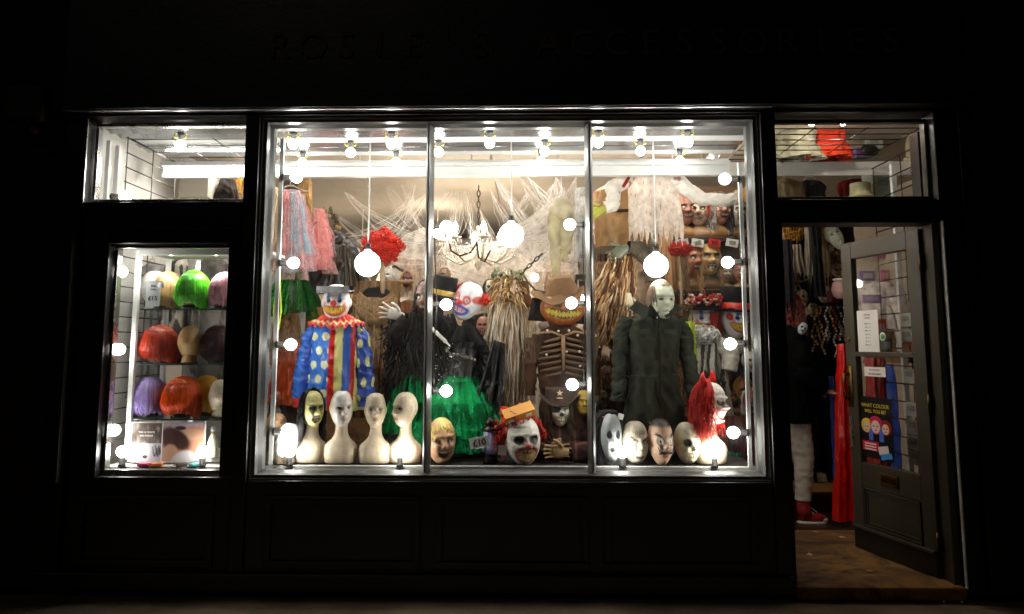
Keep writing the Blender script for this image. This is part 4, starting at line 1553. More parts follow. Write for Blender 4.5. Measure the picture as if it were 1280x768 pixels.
t = cut('scarred_mask', 'mask', 'bald pale mask with a scrawl scratched on its forehead and dark lips', 779, 534, 809, 587, .27, .27, rad(14), 0, 0, DECK)
obj('face', head_geo(p_scratch, w=.082, d=.10, h=.135, jaw=.2, brow=.014, cheek=.012, wrinkle=.002, lips=.009, chin=.012).xf(TR(0, 0, .135)), LATEX(), t)
t = cut('moustache_mask', 'mask', 'flesh toned mask with a curled black moustache, wild brows and slicked hair', 808, 531, 843, 587, .25, .27, rad(14), 0, 0, DECK)
obj('face', head_geo(p_moust, w=.074, d=.09, h=.14, jaw=.34, nose=.034, brow=.01, cheek=.01, ear=.016).xf(TR(0, 0, .135)), LATEX(), t)
g = Geo()
for s in (-1, 1):
    g.tube([(0, -.122, .085), (s * .02, -.118, .08), (s * .045, -.095, .088), (s * .054, -.085, .115), (s * .046, -.09, .128)], [.006, .006, .004, .003, .001], k=6, C=BLK)
obj('moustache', g, HAIR(), t)
g = Geo()
q = np.random.default_rng(5)
for i in range(120):
    a = q.uniform(-1.2, 1.2)
    pts = [(.07 * math.sin(a) * k, -.09 * math.cos(a) * .55 + .10 * (1 - k) * 0 + (j * .022), .255 + .022 * math.sin(j * .6) - .03 * abs(math.sin(a))) for j, k in enumerate((.8, .9, 1., 1, .95, .9))]
    g.tube(pts, .0028, k=3, C=np.array(c('#1a1512')) * q.uniform(.6, 1.8), cap=False)
obj('hair', g, HAIR(), t)
t = cut('skull_mask', 'mask', 'greenish white skull faced mask with one black eye socket beside the red hair', 841, 535, 877, 587, .27, .27, rad(13), 0, 0, DECK)
obj('face', head_geo(p_skull('#e0d9bc', '#7c7a4e', seed=2, asym=True), w=.082, d=.10, h=.135, jaw=.22, nose=.010, brow=.016, sock=.026, cheek=.018, wrinkle=.002, lips=.010, chin=.014).xf(TR(0, 0, .135)), LATEX(), t)
# devil clown with long red hair
t, hz = bust('red haired devil clown mask with small horns on a glowing white bust', (858, 484, 918, 587), rad(50), p_devil, Y=.26, H=.23, headk=1.12, head_base=c('#f0e6da'), wide=.85,
             hk=dict(nose=.028, hook=.006, brow=.018, cheek=.016, wrinkle=.003, mouth=.008, chin=.026, seed=9), name='devil_clown_bust', cat='mask')
g = strands(620, .17, .085, .105, .13, c('#d12a1c'), 9, cover=(1.3, 5.3), wild=.022, r=.0024, var=.4)
g.xf(TR(0, -.008, hz) @ RZ(rad(50)))
obj('hair', g, HAIR(), t)
for s in (-1, 1):
    obj('horn', Geo().tube([(s * .035, 0, 0), (s * .045, -.004, .03), (s * .042, -.006, .055), (s * .030, -.006, .078)], [.024, .021, .013, .001], k=10, C=c('#d8241c')), LATEX(), t, (-.015, -.03, hz + .115), (0, rad(-8), rad(35)))

# ================================================================ THE DRESSED FIGURES BEHIND
def hexa(h):
    return np.array(c(h))


# clown on a mannequin
X, Z, w_, h_ = fit(369, 398, 469, 510, .52)
t = thing('clown_costume', 'grinning clown in a blue spotted and striped suit with a red ruff', 'costume figure', (X, .52, DECK))
top = at(419, 400, .52).z - DECK
hc = at(419, 379, .52).z - DECK
sw = w_


def clown_body(A, T, nn, P):
    x, z = P[..., 0], P[..., 2]
    front = np.cos(A) > 0
    q_ = x * 9.5
    C = np.tile(hexa('#2f6fd0'), x.shape + (1,))
    # spots on the wearer's right
    gx, gz = x * 13, z * 11.5
    row = np.floor(gz)
    fx_ = (gx + .5 * (row % 2)) % 1 - .5
    fz_ = gz % 1 - .5
    dot = ((fx_ / .30) ** 2 + (fz_ / .30) ** 2) < 1
    C = mix(C, hexa('#e9eec0'), dot * 1.)
    for a, b_, h in ((-.012, .022, '#c9231f'), (.022, .068, '#dcd88a'), (.068, .112, '#3a62b8'), (.112, .14, '#b42a2c'), (.14, .175, '#c9c878'), (.175, 1, '#c9c878')):
        C = mix(C, hexa(h), ((x >= a) & (x < b_)) * 1.)
    return np.clip(C * (1 + .06 * nn[..., None]), .003, 1)


obj('suit', torso_geo([(top + .02, .05, .05, 0), (top - .005, .095, .065, 0), (top - .04, .145, .085, 0), (top - .14, .152, .10, 0), (top - .3, .155, .11, 0), (top - .46, .178, .12, 0), (top - .56, .185, .12, 0)],
                      clown_body, 2, n=200, m=150, fold=.014, nf=8, wr=.011), SATIN(), t)


def stripes(A, T, nn, P):
    q_ = ((A / (2 * PI) * 6) % 6).astype(int)
    pal = np.array([hexa('#2f6fd0'), hexa('#2c4fae'), hexa('#d9d98a'), hexa('#c6211e'), hexa('#e3e0b0'), hexa('#2c4fae')])
    C = pal[q_]
    return np.clip(mix(C, hexa('#c4201c'), (T > .86) * 1.) * (1 + .06 * nn[..., None]), .003, 1)


def spots(A, T, nn, P):
    C = np.tile(hexa('#24459c'), A.shape + (1,))
    gz, ga_ = T * 5.2, A / (2 * PI) * 5
    d = (((ga_ + .5 * (np.floor(gz) % 2)) % 1 - .5) / .24) ** 2 + ((gz % 1 - .5) / .26) ** 2
    return np.clip(mix(C, hexa('#c9cc84'), (d < 1) * 1.) * (1 + .08 * nn[..., None]), .003, 1)


for s_, fn in ((-1, stripes), (1, spots)):
    obj('sleeve', sleeve_geo([(s_ * .118, 0, top - .045), (s_ * .165, -.005, top - .13), (s_ * .192, -.02, top - .28), (s_ * .203, -.03, top - .44), (s_ * .195, -.03, top - .54)], [.042, .052, .050, .054, .048], fn, 5 + s_, n=90, m=110, wr=.010), SATIN(), t)
n = 160
a = np.arange(n) * 2 * PI / n
g = Geo()
for k, (r0, r1, z_, hh) in enumerate(((.05, .175, top + .012, '#cf2a20'), (.045, .12, top + .035, '#d8372c'))):
    tt = np.linspace(0, 1, 14)
    A, T = np.meshgrid(a, tt, indexing='ij')
    rr = r0 + (r1 - r0) * T
    zz = z_ - .05 * T ** 2 * (1 + .2 * np.cos(2 * A)) + .012 * T * np.sin(22 * A)
    P = np.stack([rr * np.sin(A) * 1.02, -rr * .72 * np.cos(A), zz], -1)
    C = np.tile(hexa(hh), A.shape + (1,)) * (1 + .15 * np.sin(22 * A)[..., None])
    C = mix(C, hexa('#f1d9a0'), (np.abs(T - .72) < .05) * .9 * (k == 0))
    g.grid(P, wu=True, C=np.clip(C, .003, 1))
obj('ruff', g, SATIN(), t)
for k in range(5):
    g = Geo()
    q = np.random.default_rng(k)
    for i in range(70):
        d = q.normal(size=3)
        d /= np.linalg.norm(d)
        g.tube([d * .004, d * .02 * q.uniform(.8, 1.1)], [.004, .001], k=3, C=hexa('#c5201c') * q.uniform(.7, 1.3), cap=False)
    obj('pompom', g, CLOTH(), t, (.005, -.105 - .012 * min(k, 2), top - .085 - .088 * k))
ms = (at(419, 358, .52).z - at(419, 404, .52).z) / .26
hd = obj('head', head_geo(p_clown, w=.094, d=.10, h=.13, jaw=.2, nose=.01, brow=.012, cheek=.016, ear=.0, lips=.01).xf(np.diag([ms, ms, ms, 1])), LATEX(), t, (0, -.01, hc), (0, 0, rad(4)))
obj('nose', Geo().ell((0, -.112 * ms, -.008), (.022 * ms, .02 * ms, .022 * ms), 16, 12, C=c('#d8413c')), LATEX(), hd)
for s in (-1, 1):
    obj('ear', Geo().ell((s * .094 * ms, .005, .0), (.012, .016, .028), 12, 10, C=c('#eee9e2')), LATEX(), hd)
add_teeth(t, -.111 * ms, -.066 * ms, .115 * ms, .014 * ms, 9, '#e8bf48', .02, hd)
obj('plastic_collar', Geo().box((0, -.03, .072), (.2, .22, .003), ROT('X', .12)[:3, :3]).box((0, -.135, .074), (.2, .004, .045)), mat('silver_print_plastic', c('#c4c4c8'), .18, metal=.5, var=.5, vscale=16), hd, smooth=False)

# black dressed figure with top hat behind the left mullion
X, Z, w_, h_ = fit(478, 345, 560, 587, .62)
t = thing('black_witch_costume', 'figure in shaggy black rags and gold banded top hat behind the left mullion', 'costume figure', (at(528, 480, .62).x, .62, DECK))
top = at(528, 392, .62).z - DECK


def black_c(A, T, nn, P):
    return np.clip(hexa('#1a1816') * (1 + .5 * nn[..., None]), .003, 1)


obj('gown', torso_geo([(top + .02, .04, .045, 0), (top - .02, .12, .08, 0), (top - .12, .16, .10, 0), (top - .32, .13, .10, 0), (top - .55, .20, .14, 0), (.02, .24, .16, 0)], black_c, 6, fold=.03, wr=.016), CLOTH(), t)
q = np.random.default_rng(11)
g = Geo()
for i in range(330):     # torn strips over the gown
    z0_ = top - q.uniform(0, .5)
    a_ = q.uniform(-1.7, 1.7)
    rr = .17 + q.uniform(-.03, .05)
    p0 = np.array([rr * math.sin(a_), -.12 * math.cos(a_) - .01, z0_])
    L = q.uniform(.08, .26)
    pts = [p0 + np.array([.014 * math.sin(3 * k + i), -.012 * math.sin(2 * k + i), 0]) * k / 3 + np.array([.08 * a_ / 1.7 * (k / 5), 0, -L * k / 5]) for k in range(6)]
    g.tube(pts, [.006, .008, .009, .008, .006, .001], k=4, C=hexa('#23201d') * q.uniform(.4, 2.0), cap=False)
obj('rags', g, CLOTH(), t)
head_z = at(528, 374, .62).z - DECK
obj('head', head_geo(p_flesh('#8f7468', 14, '#3a1d1a', '#7a2a28')).xf(TR(.03, -.01, head_z)), LATEX(), t, rot=(0, 0, rad(-12)))
hb = at(553, 371, .60)
hat = obj('hat', hat_geo(c('#1c1a17'), .082, .135, .135), CLOTH(), t, Vector((hb.x, .60, hb.z)) - t.location, (rad(6), rad(12), 0))
obj('band', Geo().lathe([(.084, .012), (.0845, .045), (.082, .045)], 40, C=c('#c9a13a')), SATIN(), hat)
obj('hair', strands(260, .16, .08, .095, .12, c('#15120f'), 5, wild=.02, r=.0026, cover=(.65, 5.6)).xf(TR(.03, -.01, head_z)), HAIR(), t)
hp = at(497, 394, .52)
sp = Vector((-.13, 0, top - .07))
hl = Vector((hp.x, hp.y, hp.z)) - t.location
obj('sleeve', sleeve_geo([sp, (sp + hl) / 2 + Vector((-.02, -.02, -.09)), hl + Vector((.07, 0, -.012))], [.055, .06, .045], black_c, 9), CLOTH(), t)
obj('glove', hand_geo(c('#e3ded4'), .95, .26, .1).xf(ROT('Y', rad(-72))), LATEX(), t, hl, (rad(15), 0, 0))
obj('sleeve', sleeve_geo([(.12, 0, top - .06), (.19, -.02, top - .2), (.17, -.06, top - .36)], [.055, .06, .05], black_c, 10), CLOTH(), t)


def tulle(name, parent, cols, n, top_pt, r0, r1, h, seed, spread=(-PI, PI), m=None, lay=.5, lift=0.):
    """net skirt: many gathered strips of see-through net; each strip is a part"""
    q = np.random.default_rng(seed)
    for i in range(n):
        a_ = spread[0] + (spread[1] - spread[0]) * (i + q.uniform(.2, .8)) / n
        col = np.array(c(cols[q.integers(len(cols))])) * q.uniform(.8, 1.2)
        hh = h * q.uniform(.75, 1.08)
        g = drape_geo(.5 * r0, r1 * q.uniform(.5, 1.0), hh, lambda S, T, nn: np.clip(col * (1 + .10 * nn[..., None]), .003, 1), amp=.035, nf=q.integers(3, 6), seed=int(seed * 100 + i), n=30, m=24, wr=.014, tap=.7)
        V = g.V[0]
        k = -V[:, 2] / h
        V[:, 1] -= r0 + (r1 - r0) * k ** .8 + q.uniform(0, .03) * lay
        V[:, 2] += lift * np.sin(np.clip(k, 0, 1) * PI) * r1
        g.xf(RZ(a_))
        g.xf(TR(*top_pt))
        obj(name, g, m, parent)


GREEN = gauze('green_net', c('#0f8a44'), .30, vc=True)
tulle('net_strip', t, ['#2cdc84', '#3ce896', '#16a858', '#28d480'], 16, (-.02, .02, top - .30), .10, .19, .42, 3, (-1.3, .9), GREEN)

# tilted clown in black robe with green skirt
hc = at(585, 377, .60)
t = thing('leaning_clown', 'white clown face with red eye rings leaning over a black robe and green skirt', 'costume figure', (at(572, 500, .62).x, .62, DECK))
hl = Vector((hc.x, .58, hc.z)) - t.location
ks = .92
hd = obj('head', head_geo(p_spot, w=.098, d=.10, h=.135, jaw=.25, nose=.012, sock=.014, cheek=.012, lips=.008).xf(np.diag([ks, ks, ks, 1])), LATEX(), t, hl, (rad(0), rad(24), rad(-26)))
obj('nose', Geo().ell((0, -.108, -.012), (.02, .018, .02), 14, 10, C=c('#c43630')), LATEX(), hd)
for s in (-1, 1):
    g = curls(c('#d83a20'), (.035, .035, .035), 60, 4 + s, r=.003, cr=.008)
    obj('hair_tuft', g, HAIR(), hd, (s * .095, .03, .05))
sh = at(588, 418, .62).z - DECK
M_BSAT = mat('black_satin', vc=True, rough=.42, var=.3, bump=.5, bscale=26)
BNET = gauze('black_net', c('#0b0a0a'), .55)
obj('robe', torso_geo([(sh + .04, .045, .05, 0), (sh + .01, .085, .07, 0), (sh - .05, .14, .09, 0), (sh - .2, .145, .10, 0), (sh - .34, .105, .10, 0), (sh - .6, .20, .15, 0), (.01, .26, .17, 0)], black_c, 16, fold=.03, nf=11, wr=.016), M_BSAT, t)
obj('collar', drape_geo(.16, .30, .10, shade(c('#1b1a19'), .3), amp=.02, nf=5, seed=4, wr=.01).xf(TR(hl.x * .6, -.11, sh + .05)), CLOTH(), t)
for s_ in (-1, 1):
    obj('sleeve', sleeve_geo([(s_ * .12, 0, sh - .03), (s_ * .17, -.01, sh - .14), (s_ * .20, -.03, sh - .27), (s_ * .215, -.05, sh - .34)], [.045, .05, .06, .085], black_c, 20 + s_, wr=.012), M_BSAT, t)
    obj('sleeve_net', drape_geo(.10, .20, .34, shade(c('#121110'), .3), amp=.03, nf=5, seed=70 + s_, rag=.5).xf(TR(s_ * .18, -.09, sh - .05)), BNET, t)
obj('lapel', drape_geo(.07, .16, .40, shade(c('#151413'), .5), amp=.02, nf=4, seed=75, rag=.2, lean=-.05).xf(ROT('Y', -.35) @ TR(-.02, -.13, sh + .0)), M_BSAT, t)
obj('lapel', drape_geo(.07, .20, .46, shade(c('#1d1b19'), .5), amp=.025, nf=4, seed=76, rag=.3, lean=.06).xf(ROT('Y', .3) @ TR(.05, -.125, sh + .0)), M_BSAT, t)
for k in range(5):
    obj('black_net_strip', drape_geo(.06, .16, .30 + .05 * (k % 3), shade(c('#0e0d0d'), .3), amp=.03, nf=4, seed=80 + k, rag=.5).xf(RZ(-.9 + .4 * k) @ TR(0, -.15, sh - .3)), BNET, t)
obj('dagger', Geo().tube([(-.15, -.16, sh + .035), (-.06, -.17, sh - .05)], [.012, .012], k=10).tube([(-.06, -.17, sh - .05), (-.03, -.17, sh - .08)], [.008, .003], k=8), mat('ivory_plastic', c('#d8d4c8'), .4), t)
q = np.random.default_rng(4)
g = Geo()
pts = [(-.06, -.16, sh - .08), (-.04, -.165, sh - .12), (.02, -.17, sh - .135), (.09, -.165, sh - .15), (.13, -.15, sh - .17)]
g.tube(pts, .006, k=6, C=c('#55504a'))
for i in range(26):
    k = q.uniform(0, 1) * 3.9
    j = int(k)
    p = np.array(pts[j]) * (1 - k + j) + np.array(pts[j + 1]) * (k - j)
    g.ell(p + q.normal(size=3) * .006, .008, 6, 5, C=hexa('#77706a') * q.uniform(.5, 1.6))
obj('chain_belt', g, mat('dull_steel', vc=True, rough=.3, metal=.8), t)
obj('sequins', Geo(), None, t) if 0 else None
g = Geo()
for i in range(46):
    x_, z_ = q.uniform(-.16, .0), sh - q.uniform(.05, .36)
    g.ell((x_, -.155 - .02 * q.uniform(), z_), (.004, .002, .004), 6, 4, C=hexa('#d8dde0'))
obj('sequin_trim', g, mat('sequin', vc=True, rough=.1, metal=1., bump=0), t)
tulle('net_strip', t, ['#2fe088', '#4cf0a4', '#18b866', '#34dc90', '#0f8a4a'], 22, (.0, .02, sh - .26), .11, .33, .42, 5, (-1.5, 1.4), GREEN, lift=.04)

for k in range(6):
    obj('dark_underskirt', drape_geo(.08, .22, .30, shade(c('#0d1410'), .3), amp=.03, nf=4, seed=90 + k, rag=.4).xf(RZ(-1.2 + .45 * k) @ TR(0, -.285, sh - .42)), BNET, t)

# pumpkin headed scarecrow with bare ribs
X = at(703, 430, .60).x
t = thing('pumpkin_scarecrow', 'pumpkin headed scarecrow in a crumpled brown hat with a bone rib cage chest', 'costume figure', (X, .60, DECK))
hz = at(703, 386, .60).z - DECK
g = Geo()
n, m = 120, 40
a = np.arange(n) * 2 * PI / n
v = np.linspace(.02, PI - .02, m)
A, Vv = np.meshgrid(a, v, indexing='ij')
rb = 1 + .05 * np.abs(np.cos(A * 6.5)) - .04
P = np.stack([.142 * rb * np.sin(Vv) * np.sin(A), -.12 * rb * np.sin(Vv) * np.cos(A), .112 * np.cos(Vv) * (1 - .08 * np.exp(-(Vv * 3) ** 2))], -1)
C = np.tile(hexa('#a45c26'), A.shape + (1,)) * (1 + .3 * (np.abs(np.cos(A * 6.5)) - .6))[..., None]
fx, fz, fr = P[..., 0] / .142, P[..., 2] / .112, (P[..., 1] < 0) * 1.
C = mix(C, hexa('#6b3a18'), .5 * np.clip(noise(P, 30, 3), 0, 1))
zz = fz + .38 - .34 * fx ** 2
mth = em(fx, zz, 0, 0, .68, .19, .12) * fr
C = mix(C, hexa('#2a1508'), mth)
tooth = (np.abs(((fx * 6.2) % 1) - .5) * .55 + .02) > np.abs(zz)
C = mix(C, hexa('#c9b23a'), mth * (tooth & (np.abs(zz) < .17)) * .95)
for s in (-1, 1):
    C = mix(C, hexa('#1c0f07'), em(fx, fz - .5 * (s * fx - .42), s * .42, .2, .24, .13, .2) * fr)
P[..., 1] += .012 * mth
g.grid(P, wu=True, C=np.clip(C, .003, 1))
pk = obj('pumpkin_head', g, LATEX(), t, (0, -.02, hz), (0, rad(4), rad(4)))
obj('stalk', Geo().tube([(0, 0, .1), (.004, 0, .125), (.012, 0, .14)], [.018, .012, .01], k=7, C=c('#5a4a24')), LATEX(), pk)
hat = obj('hat', hat_geo(c('#7b5c3e'), .105, .12, .19, crush=.02, seed=5, top=.7), CLOTH(), t, (-.005, -.0, hz + .082), (rad(8), rad(-7), 0))
obj('brim_side', drape_geo(.10, .13, .15, shade(c('#1d1712'), .3), amp=.01, nf=2, seed=9, wr=.012).xf(RZ(rad(25)) @ TR(.145, -.03, .06)), CLOTH(), pk)
obj('brim_side', drape_geo(.10, .13, .15, shade(c('#1d1712'), .3), amp=.01, nf=2, seed=8, wr=.012).xf(RZ(rad(-25)) @ TR(-.15, -.03, .06)), CLOTH(), pk)
tz = hz - .13
obj('torso', torso_geo([(tz + .03, .04, .04, 0), (tz, .12, .06, 0), (tz - .05, .165, .08, 0), (tz - .2, .16, .09, 0), (tz - .36, .14, .09, 0), (tz - .6, .15, .10, 0), (.0, .16, .12, 0)], shade(c('#3d271b'), .5), 8, fold=.012, wr=.012), CLOTH(), t)
for s in (-1, 1):
    for k in range(7):
        z_ = tz - .075 - .036 * k
        ww = .055 + .095 * math.sin(.7 + k * .28)
        pts = [(s * .014, -.115, z_ + .02)] + [(s * ww * math.sin(q_), -.115 + .10 * (1 - math.cos(q_)) * .6, z_ + .02 - .03 * math.sin(q_ * .9)) for q_ in np.linspace(.3, 1.75, 9)]
        obj('rib', Geo().tube(pts, np.linspace(.009, .0075, 10), k=7, C=hexa('#6e5238') * (1 - .04 * k)), LATEX(), t)
    obj('collar_bone', Geo().tube([(s * .01, -.10, tz - .045), (s * .07, -.105, tz - .02), (s * .15, -.06, tz - .03)], [.009, .008, .008], k=7, C=c('#9a7a55')), LATEX(), t)
    obj('strap', drape_geo(.05, .03, .16, shade(c('#5c4632'), .3), amp=.004, nf=2, seed=12 + s).xf(ROT('Y', s * .18) @ TR(s * .075, -.125, tz - .03)), CLOTH(), t)
    obj('arm', sleeve_geo([(s * .15, 0, tz - .04), (s * .20, .01, tz - .2), (s * .205, -.01, tz - .42)], [.04, .038, .03], shade(c('#4a3222'), .4), 40 + s), CLOTH(), t)
obj('sternum', Geo().tube([(0, -.118, tz - .04), (0, -.125, tz - .14), (0, -.118, tz - .26)], [.013, .012, .007], k=8, C=c('#8f7050')), LATEX(), t)
for k, (x_, z_) in enumerate(((-.10, .0), (-.03, -.004), (.035, .0), (.09, -.03), (.10, -.13), (.102, -.22), (.02, -.13), (-.105, -.15))):
    obj('button', Geo().ell((x_, -.128, tz + z_ - .012), (.008, .005, .008), 8, 6, C=c('#d9cfc0')), LATEX(), t)

# pale faced figure in a dark green boiler suit
t = thing('boiler_suit_figure', 'pale blank faced mannequin in a dark olive green boiler suit', 'costume figure', (at(818, 480, .50).x, .50, DECK))
top = at(820, 392, .50).z - DECK
hc = at(825, 377, .50)


def olive(A, T, nn, P):
    C = hexa('#23281a') * (1 + .22 * nn[..., None])
    return np.clip(mix(C, hexa('#3f3420'), .3 * np.clip(noise(P, 9, 3), 0, 1)), .003, 1)


M_DRILL = mat('cotton_drill', vc=True, rough=.8, var=.15, vscale=12, bump=.45, bscale=120)
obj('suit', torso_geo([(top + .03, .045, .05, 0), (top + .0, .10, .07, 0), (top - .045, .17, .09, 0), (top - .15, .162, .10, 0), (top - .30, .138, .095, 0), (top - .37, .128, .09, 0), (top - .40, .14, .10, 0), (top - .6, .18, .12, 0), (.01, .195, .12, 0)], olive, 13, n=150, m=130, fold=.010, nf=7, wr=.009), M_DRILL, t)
for s_ in (-1, 1):
    obj('sleeve', sleeve_geo([(s_ * .145, 0, top - .035), (s_ * .192, -.0, top - .13), (s_ * .215, -.01, top - .30), (s_ * .228, -.045, top - .47), (s_ * .238, -.05, top - .54)], [.048, .050, .045, .043, .041], olive, 30 + s_, n=60, m=90, wr=.010), M_DRILL, t)
    obj('collar_wing', drape_geo(.09, .12, .075, shade(c('#2a3020'), .2), amp=.004, nf=2, seed=3 + s_, wr=.005).xf(TR(s_ * .075, -.088, top + .055) @ ROT('Y', s_ * -.55) @ ROT('X', -.25)), M_DRILL, t)
    obj('pocket_flap', Geo().box((s_ * .085, -.112, top - .115), (.085, .006, .028), ROT('Y', s_ * .08)[:3, :3], C=c('#333a25')), M_DRILL, t, smooth=False, bevel=.002)
obj('zip', Geo().box((.012, -.112, top - .14), (.006, .008, .30), ROT('X', .03)[:3, :3], C=c('#2a2b20')).box((.012, -.125, top - .44), (.006, .008, .3), ROT('X', .06)[:3, :3], C=c('#2a2b20')), mat('zip_metal', vc=True, rough=.4, metal=.6, bump=0), t, smooth=False)
obj('waist_seam', Geo().tube([(.176 * math.sin(q_), -.117 * math.cos(q_), top - .385) for q_ in np.linspace(-1.6, 1.6, 24)], .0035, k=5, C=c('#2b301f')), M_DRILL, t)
obj('shirt', Geo().ell((0, -.062, top - .01), (.05, .035, .075), 16, 12, C=c('#121312')), CLOTH(), t)
obj('shirt_button', Geo().ell((.012, -.100, top - .03), (.007, .004, .007), 8, 6, C=c('#e8e6e0')), LATEX(), t)
hl = Vector((hc.x, .47, hc.z)) - t.location
hd = obj('head', head_geo(p_pale, w=.082, d=.092, h=.13, jaw=.36, nose=.018, brow=.006, sock=.009, ear=.0), LATEX(), t, hl, (0, 0, rad(14)))
g = Geo()
q = np.random.default_rng(2)
for i in range(300):
    a_, v0 = q.uniform(-3.14, 3.14), q.uniform(0, .5)
    v1 = q.uniform(.62, .85) if abs(a_) < 1.2 else q.uniform(1.2, 1.9)
    g.tube([(.088 * math.sin(s) * math.sin(a_ + .3 * s), -.098 * math.sin(s) * math.cos(a_ + .3 * s), .136 * math.cos(s)) for s in np.linspace(v0, v1, 6)], .0026, k=3, C=hexa('#7c6450') * q.uniform(.6, 1.3), cap=False)
obj('hair', g, HAIR(), hd)


# ================================================================ HANGING THINGS
def hang(name, label, cat, px, py, Y, rz=0., group=None):
    return thing(name, label, cat, at(px, py, Y), (0, 0, rz), group)


def hanger(t, w=.3, z=.02):
    obj('hanger', Geo().tube([(-w / 2, 0, -.03), (-.02, 0, z), (.02, 0, z), (w / 2, 0, -.03), (-w / 2, 0, -.03)], .004, k=5)
        .tube([(0, 0, z), (0, 0, z + .03), (.015, 0, z + .05), (.03, 0, z + .035)], .003, k=5), mat('hanger_plastic', c('#cfc8bd'), .4, bump=0), t)


def ppm(Y):
    return FPX / (Y + 4.2)


def cloth(name, label, cat, x0, y0, x1, y1, Y, col, seed, top=None, rag=.0, amp=.03, nf=6, k=.25, m=None, group=None, rz=0., colf=None, lean=0., part=None, wr=.014):
    """one hanging cloth filling a box of pixels"""
    w = (x1 - x0) / ppm(Y)
    h = (y1 - y0) / ppm(Y)
    P = at((x0 + x1) / 2, y0, Y)
    t = thing(name, label, cat, P, (0, 0, rz), group)
    f = colf or shade(c(col), k)
    obj(part or 'cloth', drape_geo(w * (top if top else .8), w, h, f, amp=amp, nf=nf, seed=seed, rag=rag, lean=lean, wr=wr, bow=.04), m or CLOTH(), t)
    return t


# two tutus in pink and blue net on a hanger, top left
PINK = gauze('pink_net', c('#e88f94'), .38, vc=True)
t = hang('pink_tutu', 'coral pink and sky blue net tutu on a white hanger, upper left', 'tutu', 363, 236, .95)
hanger(t, .26)
tulle('net_strip', t, ['#f6b4b4', '#fac8c4', '#f4aaac', '#f0d0da', '#b4e2f2', '#a8dcec'], 20, (.0, 0, -.02), .06, .19, .60, 11, (-1.7, 1.7), PINK)
t = hang('pink_tutu', 'second pink net tutu with pale blue layer hanging behind the first', 'tutu', 392, 262, 1.15)
tulle('net_strip', t, ['#f6b8b8', '#aee0ee', '#fac8c4', '#f4aaac'], 13, (0, 0, 0), .05, .15, .46, 12, (-1.6, 1.6), PINK)
t = hang('long_wig', 'long blond straight wig hanging between the pink tutus', 'wig', 381, 232, 1.05)
obj('hair', strands(260, .36, .055, .05, .07, c('#c79b58'), 5, cover=(-3.1, 3.1), wild=.008, r=.003, gap=.8), HAIR(), t)
t = hang('long_wig', 'long pale blond wig hanging against the left window frame', 'wig', 342, 245, .8)
obj('hair', strands(240, .5, .05, .05, .07, c('#d8b98a'), 6, cover=(-3.1, 3.1), wild=.010, r=.003, gap=.8), HAIR(), t)
t = hang('brown_wig', 'dark brown tangled wig at the ceiling behind the left bulb', 'wig', 365, 232, 1.2)
obj('hair', strands(160, .16, .07, .06, .08, c('#6b4a30'), 7, cover=(-3.1, 3.1), wild=.02, r=.003, gap=.8), HAIR(), t)
t = hang('gold_bead_wreath', 'dark wreath of gold leaves beside the pink tutu', 'wreath', 407, 285, 1.5)
g = Geo()
q = np.random.default_rng(6)
for i in range(90):
    a_ = q.uniform(0, 6.28)
    p = np.array([.09 * math.cos(a_), q.normal() * .02, .14 * math.sin(a_)]) + q.normal(size=3) * .014
    g.ell(p, (.016, .006, .02), 6, 5, C=hexa(['#3a2c1c', '#8a6a36', '#5b4426'][q.integers(3)]))
obj('leaves', g, LATEX(), t)
# green net and black hood
t = hang('green_net_skirt', 'dark green net skirt bunched below the pink tutu', 'skirt', 368, 340, .9)
tulle('net_strip', t, ['#1f5a22', '#2c7a2e', '#173f18', '#3a8a3a'], 10, (0, 0, 0), .05, .17, .32, 21, (-1.7, 1.7), gauze('dark_green_net', c('#1f5a22'), .75, vc=True))
t = hang('lime_strap', 'bright yellow green lanyard loop hanging by the left window frame', 'strap', 349, 338, .3)
obj('loop', Geo().tube([(0, 0, 0), (-.012, 0, -.12), (-.02, -.01, -.25), (-.012, -.01, -.36), (.012, -.01, -.36), (.02, 0, -.25), (.008, 0, -.12), (.002, 0, 0)], .006, k=6), mat('lime_cord', c('#c6d93a'), .5), t)
t = hang('black_hood', 'black hooded cloak bunched over a form above the clown costume', 'cloak', 424, 300, 1.3)
obj('cloak', torso_geo([(.02, .02, .02, 0), (.0, .08, .06, 0), (-.06, .14, .09, 0), (-.16, .17, .11, 0), (-.28, .19, .12, 0), (-.40, .20, .13, 0)], shade(c('#1a1612'), .5), 22, fold=.03, nf=6, wr=.022), SATIN(), t)
obj('peak', sleeve_geo([(.02, -.02, -.02), (-.03, -.03, .045), (-.05, -.03, .075)], [.06, .03, .004], shade(c('#1a1612'), .5), 23), SATIN(), t)
obj('fold', drape_geo(.10, .24, .30, shade(c('#3a3020'), .5), amp=.03, nf=4, seed=24).xf(TR(.07, -.13, -.06)), SATIN(), t)
cloth('olive_cape', 'olive brown satin cape slung behind the black hood', 'cape', 425, 315, 462, 362, 1.45, '#5c4d34', 23, top=.5, amp=.03, nf=4, m=SATIN())
cloth('orange_costume', 'bright orange costume hanging low by the left window frame', 'costume', 338, 425, 384, 505, 1.0, '#c8501e', 24, top=.6, amp=.03, nf=3, m=SATIN())
cloth('straw_rags', 'orange and straw coloured ragged cloth beside the clown', 'rags', 360, 375, 408, 440, 1.15, '#b5713a', 25, top=.9, rag=.5, nf=7, k=.6)
cloth('straw_rags', 'tan straw fringe hanging under the green net', 'rags', 342, 385, 378, 440, 1.05, '#8a6a40', 26, top=.7, rag=.6, nf=7, k=.7)
cloth('dark_sack', 'dark brown sack of cloth below the orange costume', 'sack', 336, 485, 400, 590, 1.1, '#3a241a', 27, top=.9, nf=4, k=.5)
